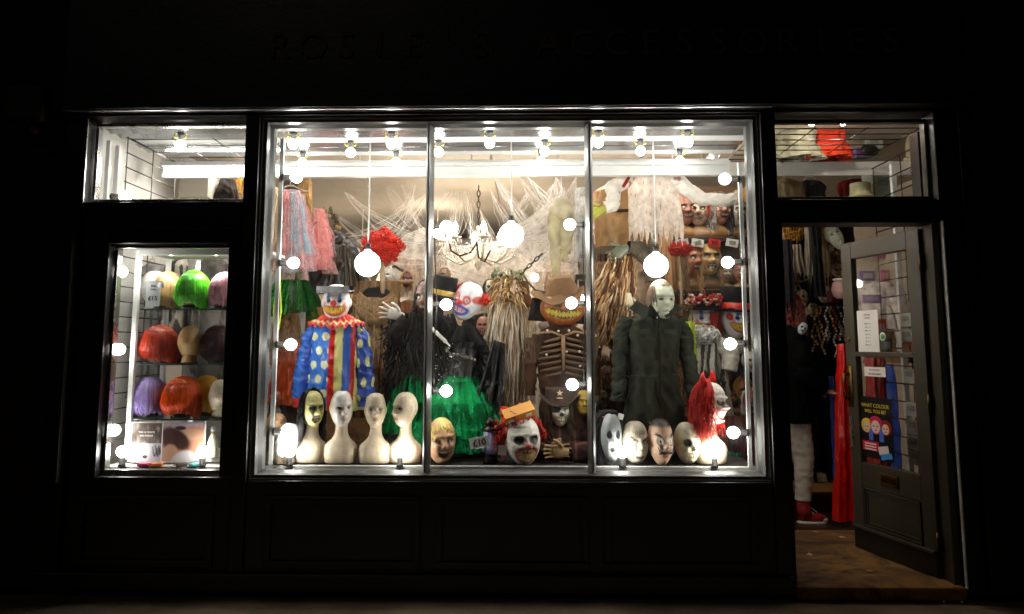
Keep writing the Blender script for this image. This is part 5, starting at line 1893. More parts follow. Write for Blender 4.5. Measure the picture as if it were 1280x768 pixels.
# red curly wig
P = at(478, 309, 1.15)
t = thing('red_curly_wig', 'big bright red curly clown wig above the first globe lamp', 'wig', P)
obj('curls', curls(c('#dd2c12'), (.145, .115, .12), 1100, 8, r=.0036, cr=.012), HAIR(), t)
obj('stand', Geo().tube([(0, 0, -.1), (.01, 0, -.34)], .02, k=8, C=c('#b59a78')), LATEX(), t)
# hooded tan cloak draped on a rail
t = hang('hooded_cloak', 'tan hooded cloak with a dark gaping hood beside the clown head', 'cloak', 472, 352, 1.2)
obj('cloth', drape_geo(.34, .38, .62, shade(c('#7f6242'), .35), amp=.03, nf=7, seed=31, bow=.05), CLOTH(), t)
g = Geo()
for k in range(5):
    S_, T_ = np.meshgrid(np.linspace(-1, 1, 40), np.linspace(0, 1, 14), indexing='ij')
    P_ = np.stack([(.125 + .012 * k) * S_, -.055 - .012 * k - .03 * np.sin(PI * T_) * (1 - S_ ** 2), -.07 - .012 * k - (.10 + .035 * k) * (1 - S_ ** 2) * (.55 + .25 * T_) - .03 * T_], -1)
    nn_ = crease(P_, 31 + k)
    P_[..., 1] += .006 * nn_
    g.grid(P_, C=np.clip(hexa('#8a6c4a') * (1 + .3 * nn_[..., None]) * (1 - .05 * k), .003, 1))
obj('hood_fold', g, CLOTH(), t)
obj('hood_shade', Geo().ell((0, -.04, -.10), (.105, .03, .06), 20, 12, C=c('#120d0a')), CLOTH(), t)  # solid dark ellipsoid stands in for the shade inside the hood
obj('rail', Geo().tube([(-.26, .02, -.01), (.26, .02, .0)], .014, k=8), mat('wooden_pole', c('#8a6a48'), .6), t)
cloth('pale_cape', 'pale dusty pink cape with a black emblem behind the red curly wig', 'cape', 485, 322, 528, 372, 2.2, '#c9a890', 33, top=.6, amp=.03)
P = at(497, 343, 2.1)
t = thing('emblem_patch', 'black and white winged patch on the dusty pink cape', 'patch', P, (0, rad(30), 0))
obj('backing', Geo().box((0, 0, 0), (.09, .004, .07), C=c('#e8e4dc')), PRINT(), t, smooth=False)
obj('wing', Geo().tube([(-.07, -.004, .03), (-.05, -.004, .05), (0, -.004, .045), (.05, -.004, .05), (.08, -.004, .02)], .012, k=6, C=BLK).tube([(-.06, -.004, -.02), (-.03, -.004, -.05), (.03, -.004, -.05), (.06, -.004, -.02)], .011, k=6, C=BLK), PRINT(), t)
cloth('grey_shroud', 'grey web covered shroud behind the left mullion', 'shroud', 505, 318, 560, 372, 2.4, '#a9998a', 34, top=.5, amp=.04, nf=5)
cloth('orange_strip_costume', 'yellow and orange striped costume hanging right of the clown', 'costume', 463, 392, 482, 460, 1.3, '#d8782a', 35, top=.9, nf=3, colf=lambda S, T, nn: np.clip(mix(np.tile(hexa('#d9521f'), S.shape + (1,)), hexa('#dba43a'), ((S < -.2)) * 1.) * (1 + .15 * nn[..., None]), .003, 1))
cloth('brown_costume', 'brown costume hanging between clown and black rags', 'costume', 440, 400, 480, 520, 1.6, '#6b4a2e', 36, top=.9, k=.5)
cloth('rust_costume', 'rust coloured costume hanging behind the black gloved figure', 'costume', 478, 378, 520, 500, 1.7, '#8a5a3c', 37, top=.9, k=.5)
P = at(458, 393, 1.15)
t = thing('chain_garland', 'short grey plastic chain hanging right of the clown head', 'chain', P)
for i in range(7):
    a_ = np.linspace(0, 2 * PI, 11)
    obj('link', Geo().tube([(.012 * math.cos(q_) * (1 if i % 2 else .3), .012 * math.cos(q_) * (.3 if i % 2 else 1), -.03 * i + .02 * math.sin(q_)) for q_ in a_], .004, k=5), mat('chain_grey', c('#6b6a68'), .4), t)

# hanging shredded ghoul
t = hang('shredded_ghoul', 'hanging ghoul of long cream shredded strips under a dry leaf crown', 'hanging decoration', 634, 345, .75)
g = Geo()
q = np.random.default_rng(17)
for i in range(210):
    a_, r_ = q.uniform(0, 6.28), .075 * math.sqrt(q.uniform())
    L = q.uniform(.35, .85)
    p0 = np.array([r_ * math.cos(a_) * 1.2, r_ * math.sin(a_) * .7, -.03 - q.uniform(0, .16)])
    ph = q.uniform(0, 6.28)
    out = q.uniform(.6, 1.25)
    pts = [p0 + np.array([p0[0] * out * k / 7 + .010 * math.sin(ph + k * 1.3), p0[1] * .5 * k / 7 + .01 * math.cos(ph + k * 1.1), -L * k / 7]) for k in range(8)]
    g.tube(pts, np.array([.004, .006, .006, .005, .006, .005, .004, .001]) * q.uniform(.7, 1.4), k=4, C=hexa(['#f0e0ca', '#f6ead8', '#e6cfb2', '#cbb090'][q.integers(4)]) * q.uniform(.75, 1.1), cap=False)
obj('strips', g, CLOTH(), t)
g = Geo()
for i in range(190):
    d = q.normal(size=3)
    d /= np.linalg.norm(d)
    p0 = np.array([0, 0, -.10]) + d * np.array([.10, .075, .11])
    u = q.normal(size=3) * .02
    g.tube([p0, p0 + u + (0, 0, -.02), p0 + u * 1.6 + (0, 0, -.06)], [.005, .007, .002], k=4, C=hexa(['#c9a26a', '#b58a50', '#e2c594', '#7a5630'][q.integers(4)]) * q.uniform(.6, 1.2), cap=False)
obj('matted_hair', g, CLOTH(), t)
g = Geo()
for i in range(90):
    a_ = q.uniform(0, 6.28)
    p0 = np.array([.10 * math.cos(a_), .08 * math.sin(a_), .012 + q.normal() * .012])
    R = Euler((q.uniform(0, 6), q.uniform(0, 6), q.uniform(0, 6))).to_matrix()
    g.box(p0, (.03, .018, .002), R, C=hexa(['#a9ae8a', '#7d845e', '#c9c8ae', '#5d5a40'][q.integers(4)]))
obj('leaf_crown', g, mat('dry_leaf', vc=True, rough=.7), t, smooth=False)
obj('skull', head_geo(p_skull('#b59468', '#5a4020', seed=11), w=.06, d=.06, h=.09).xf(TR(.02, .01, -.13)), LATEX(), t)
cloth('brown_leather_bag', 'brown leather mask bag hanging beside the shredded ghoul', 'bag', 646, 352, 664, 392, .95, '#6b4228', 41, top=.7, amp=.01, nf=2)
t = hang('chain_sickle', 'dark chain and curved sickle handle slung above the pumpkin head', 'chain', 662, 334, .9)
for i in range(6):
    a_ = np.linspace(0, 2 * PI, 11)
    M = TR(-.055 + .026 * i, 0, -.04 + .024 * i) @ ROT('Y', rad(46)) @ ROT('Z', (i % 2) * PI / 2 + .4)
    obj('link', Geo().tube([(.012 * math.cos(q_), 0, .022 * math.sin(q_)) for q_ in a_], .0045, k=5).xf(M), mat('dark_iron', c('#2a211a'), .45, metal=.4), t)
obj('strap', Geo().tube([(-.05, 0, -.04), (-.015, 0, -.10), (.04, 0, -.16), (.11, 0, -.175), (.16, 0, -.15)], .008, k=6), mat('strap_leather', c('#5a4632'), .6), t)
obj('knob', Geo().ell((.175, 0, -.14), (.022, .02, .032), 12, 10), mat('strap_leather'), t)
obj('cord', Geo().tube([(-.05, 0, -.05), (-.045, 0, -.15), (-.035, 0, -.26), (-.05, 0, -.34)], .005, k=6), mat('dark_iron'), t)
# pale hanging legs in a plastic sleeve
MILK = gauze('milky_rubber', c('#c6bb98'), .62, vc=True, scale=60, rough=.35)
t = hang('pale_hanging_legs', 'pair of pale rubber legs hanging from the ceiling by a cord', 'hanging decoration', 702, 252, .95)
for s, dx, L in ((-1, -.055, .52), (1, .05, .34)):
    obj('leg', torso_geo([(-.02, .03, .03, 0), (-.06, .048, .045, 0), (-.18, .05, .05, 0), (-.26, .036, .038, -.005), (-.32, .042, .042, .012), (-L + .05, .024, .026, 0), (-L, .022, .03, -.015), (-L - .03, .024, .05, -.03), (-L - .045, .01, .03, -.03)],
                          lambda A, T, nn, P: np.clip(hexa('#b8ae8c') * (1 + .5 * nn[..., None]), .003, 1), 50 + s, n=40, m=60, fold=.0, wr=.006).xf(TR(dx, 0, -.05) @ ROT('Y', s * .06 + .03)), MILK, t)
obj('hips', torso_geo([(.03, .01, .01, 0), (.01, .05, .04, 0), (-.04, .085, .06, 0), (-.10, .09, .06, 0), (-.13, .06, .05, 0)], lambda A, T, nn, P: np.clip(hexa('#c9c0a4') * (1 + .4 * nn[..., None]), .003, 1), 57, n=40, m=40, fold=.0, wr=.006), MILK, t)
obj('cord', Geo().tube([(0, 0, .02), (.0, 0, .2)], .004, k=5), mat('white_flex', c('#efece6'), .5, bump=0), t)
cloth('plastic_sleeve', 'clear milky plastic sleeve hanging beside the right mullion', 'bag', 716, 236, 738, 330, 1.0, '#cfd6d8', 43, top=.9, amp=.01, nf=3, m=gauze('milky_plastic', c('#d3dadb'), .45, rough=.25))
t = hang('black_lantern', 'dark boxy lantern with a glowing pane beside the right mullion', 'lantern', 728, 343, .95)
obj('case', Geo().box((0, 0, -.02), (.10, .09, .03)).box((0, 0, -.25), (.10, .09, .03)).box((-.045, -.04, -.13), (.012, .012, .22)).box((.045, -.04, -.13), (.012, .012, .22)).box((-.045, .04, -.13), (.012, .012, .22)).box((.045, .04, -.13), (.012, .012, .22)), mat('dark_iron'), t, smooth=False)
obj('flame', Geo().lathe([(0, -.22), (.014, -.2), (.012, -.17), (0, -.14)], 10), M_CANDLE, t)

# brown ghoul with rags, right pane left side
t = hang('rag_ghoul', 'tan ragged ghoul hanging left of the boiler suit', 'hanging decoration', 776, 330, .85)
g = Geo()
q = np.random.default_rng(23)
for i in range(230):
    a_ = q.uniform(0, 6.28)
    r_ = .085 * math.sqrt(q.uniform())
    L = q.uniform(.25, .62)
    p0 = np.array([r_ * math.cos(a_), r_ * math.sin(a_) * .7, .07 - q.uniform(0, .12)])
    out = q.uniform(.2, 1.5)
    ph = q.uniform(0, 6)
    pts = [p0 + np.array([(p0[0] - .03) * out * k / 9 - .03 * k / 9 + .022 * math.sin(ph + k * 1.1) * k / 9, .02 * math.cos(ph + k * 1.2), -L * k / 9 + .012 * math.sin(ph * 3 + k * 2)]) for k in range(10)]
    g.tube(pts, np.array([.004, .005, .007, .006, .008, .006, .007, .005, .004, .001]) * q.uniform(.6, 1.4), k=4, C=hexa(['#c9a274', '#e2c8a0', '#9a7048', '#5e3a24', '#d4ac88'][q.integers(5)]) * q.uniform(.6, 1.2), cap=False)
obj('rags', g, CLOTH(), t)
obj('skull', head_geo(p_flesh('#6a4a32', 8), w=.05, d=.06, h=.08).xf(TR(.05, .03, -.10)), LATEX(), t)
obj('bone_hand', hand_geo(c('#cfc0a4'), .8, .2, .3).xf(ROT('X', PI)), LATEX(), t, (.04, -.06, -.24))
obj('arm', Geo().tube([(-.08, 0, -.15), (-.13, -.02, -.34), (-.115, -.03, -.55)], [.03, .022, .016], k=8, C=c('#b59a78')), LATEX(), t)
obj('hand', hand_geo(c('#cdae94'), .7, .1, .5).xf(ROT('X', PI)), LATEX(), t, (-.115, -.03, -.58))
t = hang('dark_glove', 'grey green skeletal glove reaching over the globe lamp', 'glove', 778, 314, .8)
t.rotation_euler = (0, 0, 0)
obj('hand', hand_geo(c('#5f6450'), 1.1, .16, .6).xf(ROT('Y', rad(-120))), LATEX(), t)
obj('cuff', sleeve_geo([(.04, 0, .03), (.12, .02, .02), (.2, .03, -.08), (.22, .03, -.2)], [.04, .05, .06, .07], shade(c('#3d362a'), .5), 3), CLOTH(), t)
cloth('black_robe', 'black robe hanging low behind the rag ghoul', 'robe', 742, 435, 800, 590, 1.2, '#14110f', 46, top=.8, k=.4)
cloth('brown_shroud', 'dark brown torn shroud beside the right mullion', 'shroud', 741, 318, 766, 420, 1.0, '#4a3020', 47, top=.6, rag=.4, k=.6)

# bloodied white gown with outstretched arms
t = hang('bloodied_gown', 'blood spattered white gown hanging with both arms outstretched', 'costume', 814, 214, .98)


def gown(S, T, nn):
    C = np.tile(hexa('#ece2d6'), S.shape + (1,))
    q_ = np.stack([S * 9, T * 12, S * 0], -1)
    s_ = noise(q_, 2.2, 77, 3)
    C = mix(C, hexa('#8a2018'), np.clip((s_ - .75) * 5, 0, 1) * .8)
    C = mix(C, hexa('#caa48c'), np.clip(noise(q_, .5, 3), 0, 1) * .35)
    return C


obj('gown', drape_geo(.31, .38, .56, gown, amp=.028, nf=3, seed=51, rag=.30, bow=.08, n=110, m=80, tap=.6, lean=.03), gauze('muslin', c('#ece2d6'), .84, vc=True, scale=200), t)
pR = at(922, 247, .9) - t.location
pL = at(756, 260, .9) - t.location


def gsl(A, T, nn, P):
    s_ = noise(P, 34, 5, 3)
    C = np.tile(hexa('#ece3d8'), A.shape + (1,))
    return mix(C, hexa('#7c2a20'), np.clip((s_ - .8) * 5, 0, 1) * .8)


obj('sleeve', sleeve_geo([(.11, 0, -.0), (.22, -.02, -.12), (.34, -.04, -.21), pR + Vector((-.08, 0, -.02)), pR], [.05, .052, .045, .04, .038], gsl, 5, n=50, m=80), CLOTH(), t)
obj('sleeve', sleeve_geo([(-.13, 0, .0), (-.20, -.02, -.08), (-.28, -.04, -.13), pL + Vector((.06, 0, .02)), pL], [.05, .052, .05, .045, .042], gsl, 6, n=50, m=80), CLOTH(), t)
obj('hand', hand_geo(c('#d99a4a'), 1.05, .24, .25).xf(ROT('Y', rad(60))), LATEX(), t, pR + Vector((.03, -.01, .01)))
obj('hand', hand_geo(c('#b9b84a'), .95, .2, .5).xf(ROT('Y', rad(-110))), LATEX(), t, pL + Vector((-.03, 0, -.02)))
obj('cuff', Geo().tube([pR + Vector((-.01 + .0, .05 * math.cos(q_), .045 * math.sin(q_))) for q_ in np.linspace(0, 2 * PI, 14)], .008, k=6, C=c('#b8a898')), CLOTH(), t)
obj('blood_strap', Geo().tube([(-.14, -.05, .0), (-.19, -.075, -.10), (-.21, -.08, -.13)], .012, k=6, C=c('#8a1c18')), CLOTH(), t)
P = at(778, 300, 1.25)
t = thing('brown_parcel', 'large brown satin bundle under the gown sleeve', 'bundle', P)
obj('body', torso_geo([(.42, .10, .06, 0), (.36, .2, .12, 0), (.18, .22, .13, 0), (.0, .2, .12, 0), (-.06, .19, .11, 0), (-.065, .01, .01, 0)], shade(c('#a1794a'), .25), 9, fold=.01, wr=.012), SATIN(), t)
obj('strap', Geo().tube([(-.2, -.12, .22), (-.05, -.145, .19), (.12, -.14, .2), (.21, -.1, .25)], .012, k=6, C=c('#3b2718')), CLOTH(), t)
cloth('brown_curtain', 'plain brown curtain panel behind the gown hem', 'curtain', 822, 262, 856, 440, 1.75, '#a8825c', 53, top=.95, amp=.02, nf=5)
P = at(850, 312, 1.3)
t = thing('red_mop_wig', 'small red curly wig on a thin wooden pole under the gown', 'wig', P)
obj('curls', curls(c('#b9251a'), (.085, .07, .045), 300, 14, r=.0035, cr=.011), HAIR(), t)
obj('pole', Geo().tube([(0, 0, -.04), (.004, 0, -.6)], .010, k=8, C=c('#a89070')), LATEX(), t)

# torn cheesecloth and scraps of net slung between the figures
CHEESE = gauze('cheesecloth', c('#cdb592'), .6, vc=True, scale=260)
for k, (x0_, y0_, x1_, y1_, Y_, col, lab) in enumerate(((438, 372, 478, 470, 1.12, '#c9b08a', 'torn beige cheesecloth slung under the tan hood'), (484, 404, 522, 505, 1.4, '#a58a66', 'torn brown cheesecloth behind the white glove'),
        (640, 385, 670, 520, .92, '#d9c6a6', 'long cream cheesecloth strip right of the shredded ghoul'), (738, 328, 770, 445, .92, '#b8987a', 'torn tan cheesecloth beside the right mullion'),
        (604, 335, 645, 410, 1.7, '#dccbb2', 'pale cheesecloth swag left of the leaf crown'), (664, 340, 722, 378, 1.5, '#cbb598', 'pale cheesecloth swag above the pumpkin hat'),
        (340, 375, 372, 470, .85, '#b98f62', 'straw coloured cheesecloth by the left window frame'), (748, 432, 775, 560, .95, '#6a4a34', 'dark brown torn net left of the boiler suit'),
        (846, 380, 868, 520, 1.3, '#8a7458', 'drab torn net behind the boiler suit shoulder'), (505, 325, 556, 380, 1.9, '#c2ae98', 'dusty grey cheesecloth above the black top hat'))):
    cloth('cheesecloth', lab, 'cheesecloth', x0_, y0_, x1_, y1_, Y_, col, 300 + k, top=.85, rag=.55, amp=.035, nf=7, k=.5, m=CHEESE)

# small masks and heads hung among the costumes
FILL = [(447, 408, 1.25, 20, 'tan', '#c2a07c', 'right of the clown head under the hood'), (452, 470, 1.3, 24, 'brown', '#8a6242', 'beside the clown sleeve'), (474, 505, 1.2, 22, 'pale pink', '#d8b8a8', 'between clown suit and green net'),
        (470, 440, 1.5, 18, 'orange', '#c9642e', 'above the clown sleeve'), (497, 425, 1.6, 20, 'cream', '#d9c8b0', 'behind the white glove'), (604, 408, .95, 24, 'red cheeked', '#c98a7a', 'under the leaning clown chin'),
        (614, 430, 1.0, 26, 'bearded brown', '#9a6a4a', 'right of the black robe shoulder'), (611, 470, 1.05, 22, 'flesh', '#d0a488', 'beside the robe elbow'), (621, 395, 1.3, 18, 'white', '#e0d8cc', 'left of the shredded ghoul'),
        (662, 395, 1.0, 22, 'bone white', '#d8ccb4', 'between ghoul and pumpkin'), (668, 440, 1.1, 20, 'grey', '#a8a096', 'left of the rib cage'), (660, 480, 1.0, 20, 'dark red', '#8a3428', 'left of the pirate hat'),
        (738, 400, 1.0, 20, 'ochre', '#b98a4a', 'right of the pumpkin'), (752, 385, 1.3, 22, 'cream', '#d9c4a8', 'left of the rag ghoul strips'), (758, 470, 1.1, 22, 'dusky brown', '#7a563c', 'left of the boiler suit sleeve'),
        (345, 500, .8, 22, 'rust', '#a85a34', 'under the orange costume'), (392, 470, 1.0, 20, 'sandy', '#c8a878', 'left of the clown suit'), (860, 455, 1.0, 18, 'white', '#e6e2d8', 'right of the boiler suit sleeve'),
        (508, 350, 1.8, 20, 'black and red', '#5a2420', 'above the black gloved figure'), (646, 350, 2.0, 20, 'pale', '#dccdb6', 'above the shredded ghoul'), (690, 352, 1.9, 22, 'beige', '#ccb494', 'above the pumpkin hat')]
FILL += [(985, 292, 1.9, 24, 'yellowed', '#b89a5a', 'at the top left of the doorway'), (1032, 300, 1.8, 20, 'grey brown', '#8a7a66', 'below the white hood mask in the doorway'), (982, 345, 1.5, 22, 'dusty orange', '#a85f30', 'at the left edge of the doorway'),
         (1002, 372, 1.9, 20, 'bone coloured', '#c4b494', 'above the shopper'), (1030, 368, 1.95, 22, 'ash grey', '#9a948a', 'above the bead necklaces'), (1046, 300, 2.1, 20, 'plum red', '#7a2a30', 'beside the top of the door'), (1016, 388, 2.0, 18, 'olive', '#6f6a48', 'left of the bead necklaces'),
         (870, 508, 1.3, 24, 'black striped', '#c8c2b8', 'behind the red devil horns'), (936, 452, 1.3, 26, 'ivory', '#d6cab0', 'low on the right window edge'), (938, 500, 1.2, 26, 'reddish', '#9a4a34', 'above the right sill bulb'), (932, 560, 1.0, 28, 'umber', '#6a4630', 'in the bottom right corner'),
         (905, 475, 1.25, 22, 'amber', '#b8782e', 'above the red hair'), (610, 500, .95, 24, 'sallow', '#b8a47a', 'between the green skirt and the ghoul'), (640, 500, .95, 22, 'crimson', '#9a2a24', 'above the clown curls'), (655, 425, .95, 20, 'straw', '#cbb07a', 'beside the cream cheesecloth'),
         (760, 420, .95, 22, 'clay brown', '#8f5e40', 'below the rag ghoul hand'), (752, 500, 1.0, 24, 'dull green', '#76805a', 'above the ghost mask'), (486, 345, 1.9, 20, 'ghostly', '#dcd6cc', 'right of the first globe lamp'), (556, 345, 1.9, 22, 'dusky', '#8a6f5a', 'behind the gold banded hat'), (612, 360, 1.6, 20, 'creamy', '#dccbb0', 'below the chandelier')]
for k, (px, py, Y, hp_, cn, col, where) in enumerate(FILL):
    h_ = hp_ / ppm(Y) / 2
    t = thing('novelty_mask', 'small %s mask hanging %s' % (cn, where), 'mask', at(px, py, Y), (0, 0, rng.normal() * .4))
    pf = [p_flesh(col, 120 + k), p_skull(col, '#4a3a28', seed=k), p_witch(col, True, '#4a3018', k)][k % 3]
    obj('face', head_geo(pf, n=48, m=36, w=h_ * .68, d=h_ * .7, h=h_, nose=.15 * h_, brow=.08 * h_, sock=.14 * h_, cheek=.08 * h_, lips=.05 * h_, chin=.08 * h_, ear=.1 * h_, wrinkle=.02 * h_, seed=k), LATEX(), t)
    if k % 2 == 0:
        obj('hair', strands(90, h_ * 1.2, h_ * .7, h_ * .74, h_ * 1.03, c(['#2a1c14', '#b08a50', '#8a2a1c', '#d8d0c4'][k // 2 % 4]), k, cover=(1.2, 5.1), wild=.012, r=.003), HAIR(), t)

# ---------------------------------------------------------------- chandelier and its webs
P = at(598, 304, 2.4)
t = thing('chandelier', 'ornate cream chandelier with lit candle bulbs, bead garlands and a dark chain', 'chandelier', P)
M_CH = mat('cream_enamel', c('#e6d9c0'), .35, var=.15, bump=.2)
M_CR = mat('crystal', c('#efe6d8'), .08, var=.05, bump=0, trans=.4)
obj('stem', Geo().lathe([(0, .16), (.02, .15), (.012, .1), (.03, .06), (.016, .02), (.05, -.03), (.03, -.08), (.05, -.13), (.02, -.19), (.028, -.22), (0, -.25)], 20), M_CH, t)
for k in range(8):
    a_ = k * PI / 4 + .2
    arm = obj('arm', Geo().tube([(.02, 0, -.06), (.10, 0, -.15), (.20, 0, -.18), (.29, 0, -.13), (.33, 0, -.04), (.33, 0, .0)], [.014, .012, .011, .011, .010, .010], k=7), M_CH, t, rot=(0, 0, a_))
    obj('drip_pan', Geo().lathe([(0, 0), (.045, .004), (.055, .018), (.05, .018), (.02, .012), (.016, .06), (0, .06)], 16, c0=(.33, 0, 0)), M_CH, arm)
    obj('candle_bulb', Geo().lathe([(0, .06), (.016, .065), (.024, .09), (.018, .115), (.0, .15)], 12, c0=(.33, 0, 0)), M_CANDLE, arm)
    g = Geo()
    for j in range(6):
        aa = j * PI / 3
        g.lathe([(0, 0), (.010, -.02), (0, -.045)], 6, c0=(.33 + .05 * math.cos(aa), .05 * math.sin(aa), -.0))
    for j in range(9):
        s_ = j / 8
        g.ell((.04 + .27 * s_, 0, .10 - .10 * s_ - .11 * math.sin(PI * s_)), .009, 7, 5)
    obj('crystal_drops', g, M_CR, arm)
for k in range(8):
    a0, a1 = k * PI / 4 + .2, (k + 1) * PI / 4 + .2
    g = Geo()
    for j in range(9):
        s_ = j / 8
        a_ = a0 + (a1 - a0) * s_
        r_ = .33
        g.ell((r_ * math.cos(a_), r_ * math.sin(a_), -.03 - .10 * math.sin(PI * s_)), .0085, 7, 5)
    obj('garland', g, M_CR, t)
obj('dark_hook', Geo().tube([(-.24, -.2, -.02), (-.22, -.24, -.1), (-.14, -.28, -.15), (-.05, -.28, -.12), (0, -.25, -.04)], .009, k=6).tube([(0, -.25, -.02), (.02, -.26, -.16), (.07, -.27, -.2), (.12, -.26, -.1)], .009, k=6), mat('dark_iron'), t)
ch = obj('chain', Geo().tube([(0, 0, .15), (0, 0, .2)], .008, k=6), mat('dark_iron'), t)
n_ = int((CZ - P.z - .18) / .05)
for i in range(max(n_, 3)):
    a_ = np.linspace(0, 2 * PI, 9)
    obj('link', Geo().tube([(.014 * math.cos(q_) * (i % 2), .014 * math.cos(q_) * (1 - i % 2), .2 + .05 * i + .032 * math.sin(q_)) for q_ in a_], .005, k=4), mat('dark_iron'), ch)

M_WEB = gauze('cobweb_fibre', c('#fffaf4'), .8, scale=300)
M_WEBS = gauze('cobweb_sheet', c('#faf0e6'), .46, scale=120)


def web(label, lines, seed, n=6, sheet=None, th=.0015):
    """stretched web: every pulled skein is a bunch of fine fibres from (px,py,Y) to (px,py,Y)"""
    q = np.random.default_rng(seed)
    L0 = at(*lines[0][0])
    t = thing('cobweb', label, 'cobweb', L0)
    g = Geo()
    for (p0, p1) in lines:
        A, Bv = np.array(at(*p0) - L0), np.array(at(*p1) - L0)
        for i in range(int(n * 2.4)):
            s = np.linspace(0, 1, 11)[:, None]
            o = q.normal(size=3) * .025
            o2 = q.normal(size=3) * .03
            ln_ = np.linalg.norm(Bv - A)
            pts = A * (1 - s) + Bv * s + o * np.sin(s * PI) + o2 * s * .7 + np.array([.02, .02, -.13 * q.uniform(.2, 1.3)]) * ln_ * np.sin(s * PI)
            pts[1:-1] += q.normal(size=(len(pts) - 2, 3)) * .006
            g.tube(pts, th * q.uniform(.3, 1.1), k=3, cap=False)
    obj('fibres', g, M_WEB, t)
    if sheet:
        for poly in sheet:
            Pp = [np.array(at(*p) - L0) for p in poly]
            u = np.linspace(0, 1, 26)
            U, V = np.meshgrid(u, u, indexing='ij')
            U, V = U[..., None], V[..., None]
            S_ = (1 - U) * (1 - V) * Pp[0] + U * (1 - V) * Pp[1] + U * V * Pp[2] + (1 - U) * V * Pp[3]
            S_[..., 2] -= .06 * np.sin(U[..., 0] * PI) * np.sin(V[..., 0] * PI)
            S_[..., 1] += .04 * noise(S_, 5, seed, 3)
            obj('sheet', Geo().grid(S_), M_WEBS, t)
    return t


web('cobweb skeins stretched across the ceiling behind the red curly wig', [((410, 262, 2.5), (540, 330, 2.0)), ((520, 222, 2.6), (485, 300, 1.8)), ((500, 222, 2.6), (540, 300, 1.8)), ((540, 235, 2.4), (470, 300, 1.8)), ((430, 300, 2.4), (475, 320, 1.8)), ((480, 222, 2.7), (530, 290, 2.2))], 1, n=5)
web('cobweb skeins falling onto the chandelier', [((575, 215, 3.0), (566, 300, 2.3)), ((577, 215, 3.0), (590, 296, 2.3)), ((572, 215, 3.0), (545, 320, 2.2)), ((545, 262, 2.8), (575, 215, 3.0)), ((600, 262, 2.8), (625, 320, 2.2)), ((560, 300, 2.3), (545, 345, 2.2))], 2, n=7)
web('dense cobweb fanned out right of the chandelier under the header', [((615, 218, 1.6), (690, 320, 1.4)), ((622, 222, 1.6), (668, 300, 1.5)), ((650, 222, 1.7), (692, 270, 1.3)), ((692, 230, 1.5), (655, 300, 1.4)), ((706, 235, 1.2), (650, 290, 1.5)), ((695, 222, 1.5), (700, 250, 1.3)), ((660, 240, 1.7), (650, 262, 1.6)), ((706, 235, 1.2), (685, 320, 1.3)), ((640, 300, 1.8), (700, 290, 1.4)), ((612, 236, 1.7), (665, 318, 1.5))], 3, n=8,
    sheet=[[(706, 234, 1.2), (650, 282, 1.5), (672, 335, 1.5), (690, 300, 1.3)]])
web('cobweb sheet draped over the back of the shop behind the pumpkin head', [((640, 300, 3.0), (710, 330, 2.6)), ((640, 310, 3.0), (700, 350, 2.6))], 4, n=6,
    sheet=[[(630, 300, 3.2), (720, 290, 3.0), (725, 380, 2.8), (635, 390, 3.0)], [(540, 320, 3.4), (640, 305, 3.4), (640, 400, 3.1), (540, 420, 3.1)]])

web('thin cobweb gauze sagging under the ceiling over the clown costume', [((430, 240, 2.0), (530, 300, 1.7)), ((400, 300, 2.2), (520, 250, 1.9)), ((445, 300, 2.0), (530, 330, 1.7))], 5, n=7, th=.002,
    sheet=[[(490, 300, 2.3), (532, 285, 2.2), (540, 380, 2.0), (495, 372, 2.0)]])
web('cobweb gauze swagged behind the chandelier arms', [((545, 330, 2.9), (640, 345, 2.8)), ((550, 300, 3.0), (650, 320, 2.9)), ((600, 330, 2.9), (660, 300, 2.2)), ((590, 350, 2.6), (650, 370, 2.4))], 6, n=9, th=.002,
    sheet=[[(560, 310, 2.95), (630, 300, 2.95), (635, 375, 2.85), (555, 380, 2.85)]])
web('white cobweb strands criss crossing above the pale hanging legs', [((660, 222, 1.3), (738, 300, 1.1)), ((738, 235, 1.1), (672, 330, 1.3)), ((655, 300, 1.4), (735, 255, 1.1)), ((720, 222, 1.2), (690, 300, 1.2))], 7, n=9, th=.0022)

# ---------------------------------------------------------------- mask shelves on the right
SY = 1.55
sx0, sx1 = at(846, 400, SY).x, 2.02
t = thing('mask_shelves', 'brown slatted wall unit with three mask shelves right of the boiler suit', 'shelving', (0, 0, 0))
zt, zb = 2.62, .2
nb = 15
bh = (zt - zb) / nb
bm_ = Geo().box((0, 0, 0), (sx1 - sx0, .02, bh - .012)).mesh('slat_board', M_BROWN, False)
for i in range(nb):
    obj('slat_board', bm_, None, t, ((sx0 + sx1) / 2, SY + .27, zb + bh * (i + .5)), smooth=False, bevel=.003)
obj('back_sheet', Geo().box(((sx0 + sx1) / 2, SY + .295, (zt + zb) / 2), (sx1 - sx0, .01, zt - zb)), mat('dark_groove', c('#2a1a10'), .8), t, smooth=False)
SH = [at(895, 296, SY).z, at(895, 362, SY).z, at(895, 442, SY).z, at(895, 520, SY).z]
for z in SH:
    obj('shelf', Geo().box(((sx0 + sx1) / 2, SY + .13, z - .008), (sx1 - sx0, .26, .016)), mat('shelf_board', c('#6b4c30'), .5, var=.2), t, smooth=False, bevel=.002)
    obj('price_rail', Geo().box(((sx0 + sx1) / 2, SY - .004, z - .022), (sx1 - sx0, .006, .03)), mat('dark_rail', c('#1c1512'), .4), t, smooth=False)


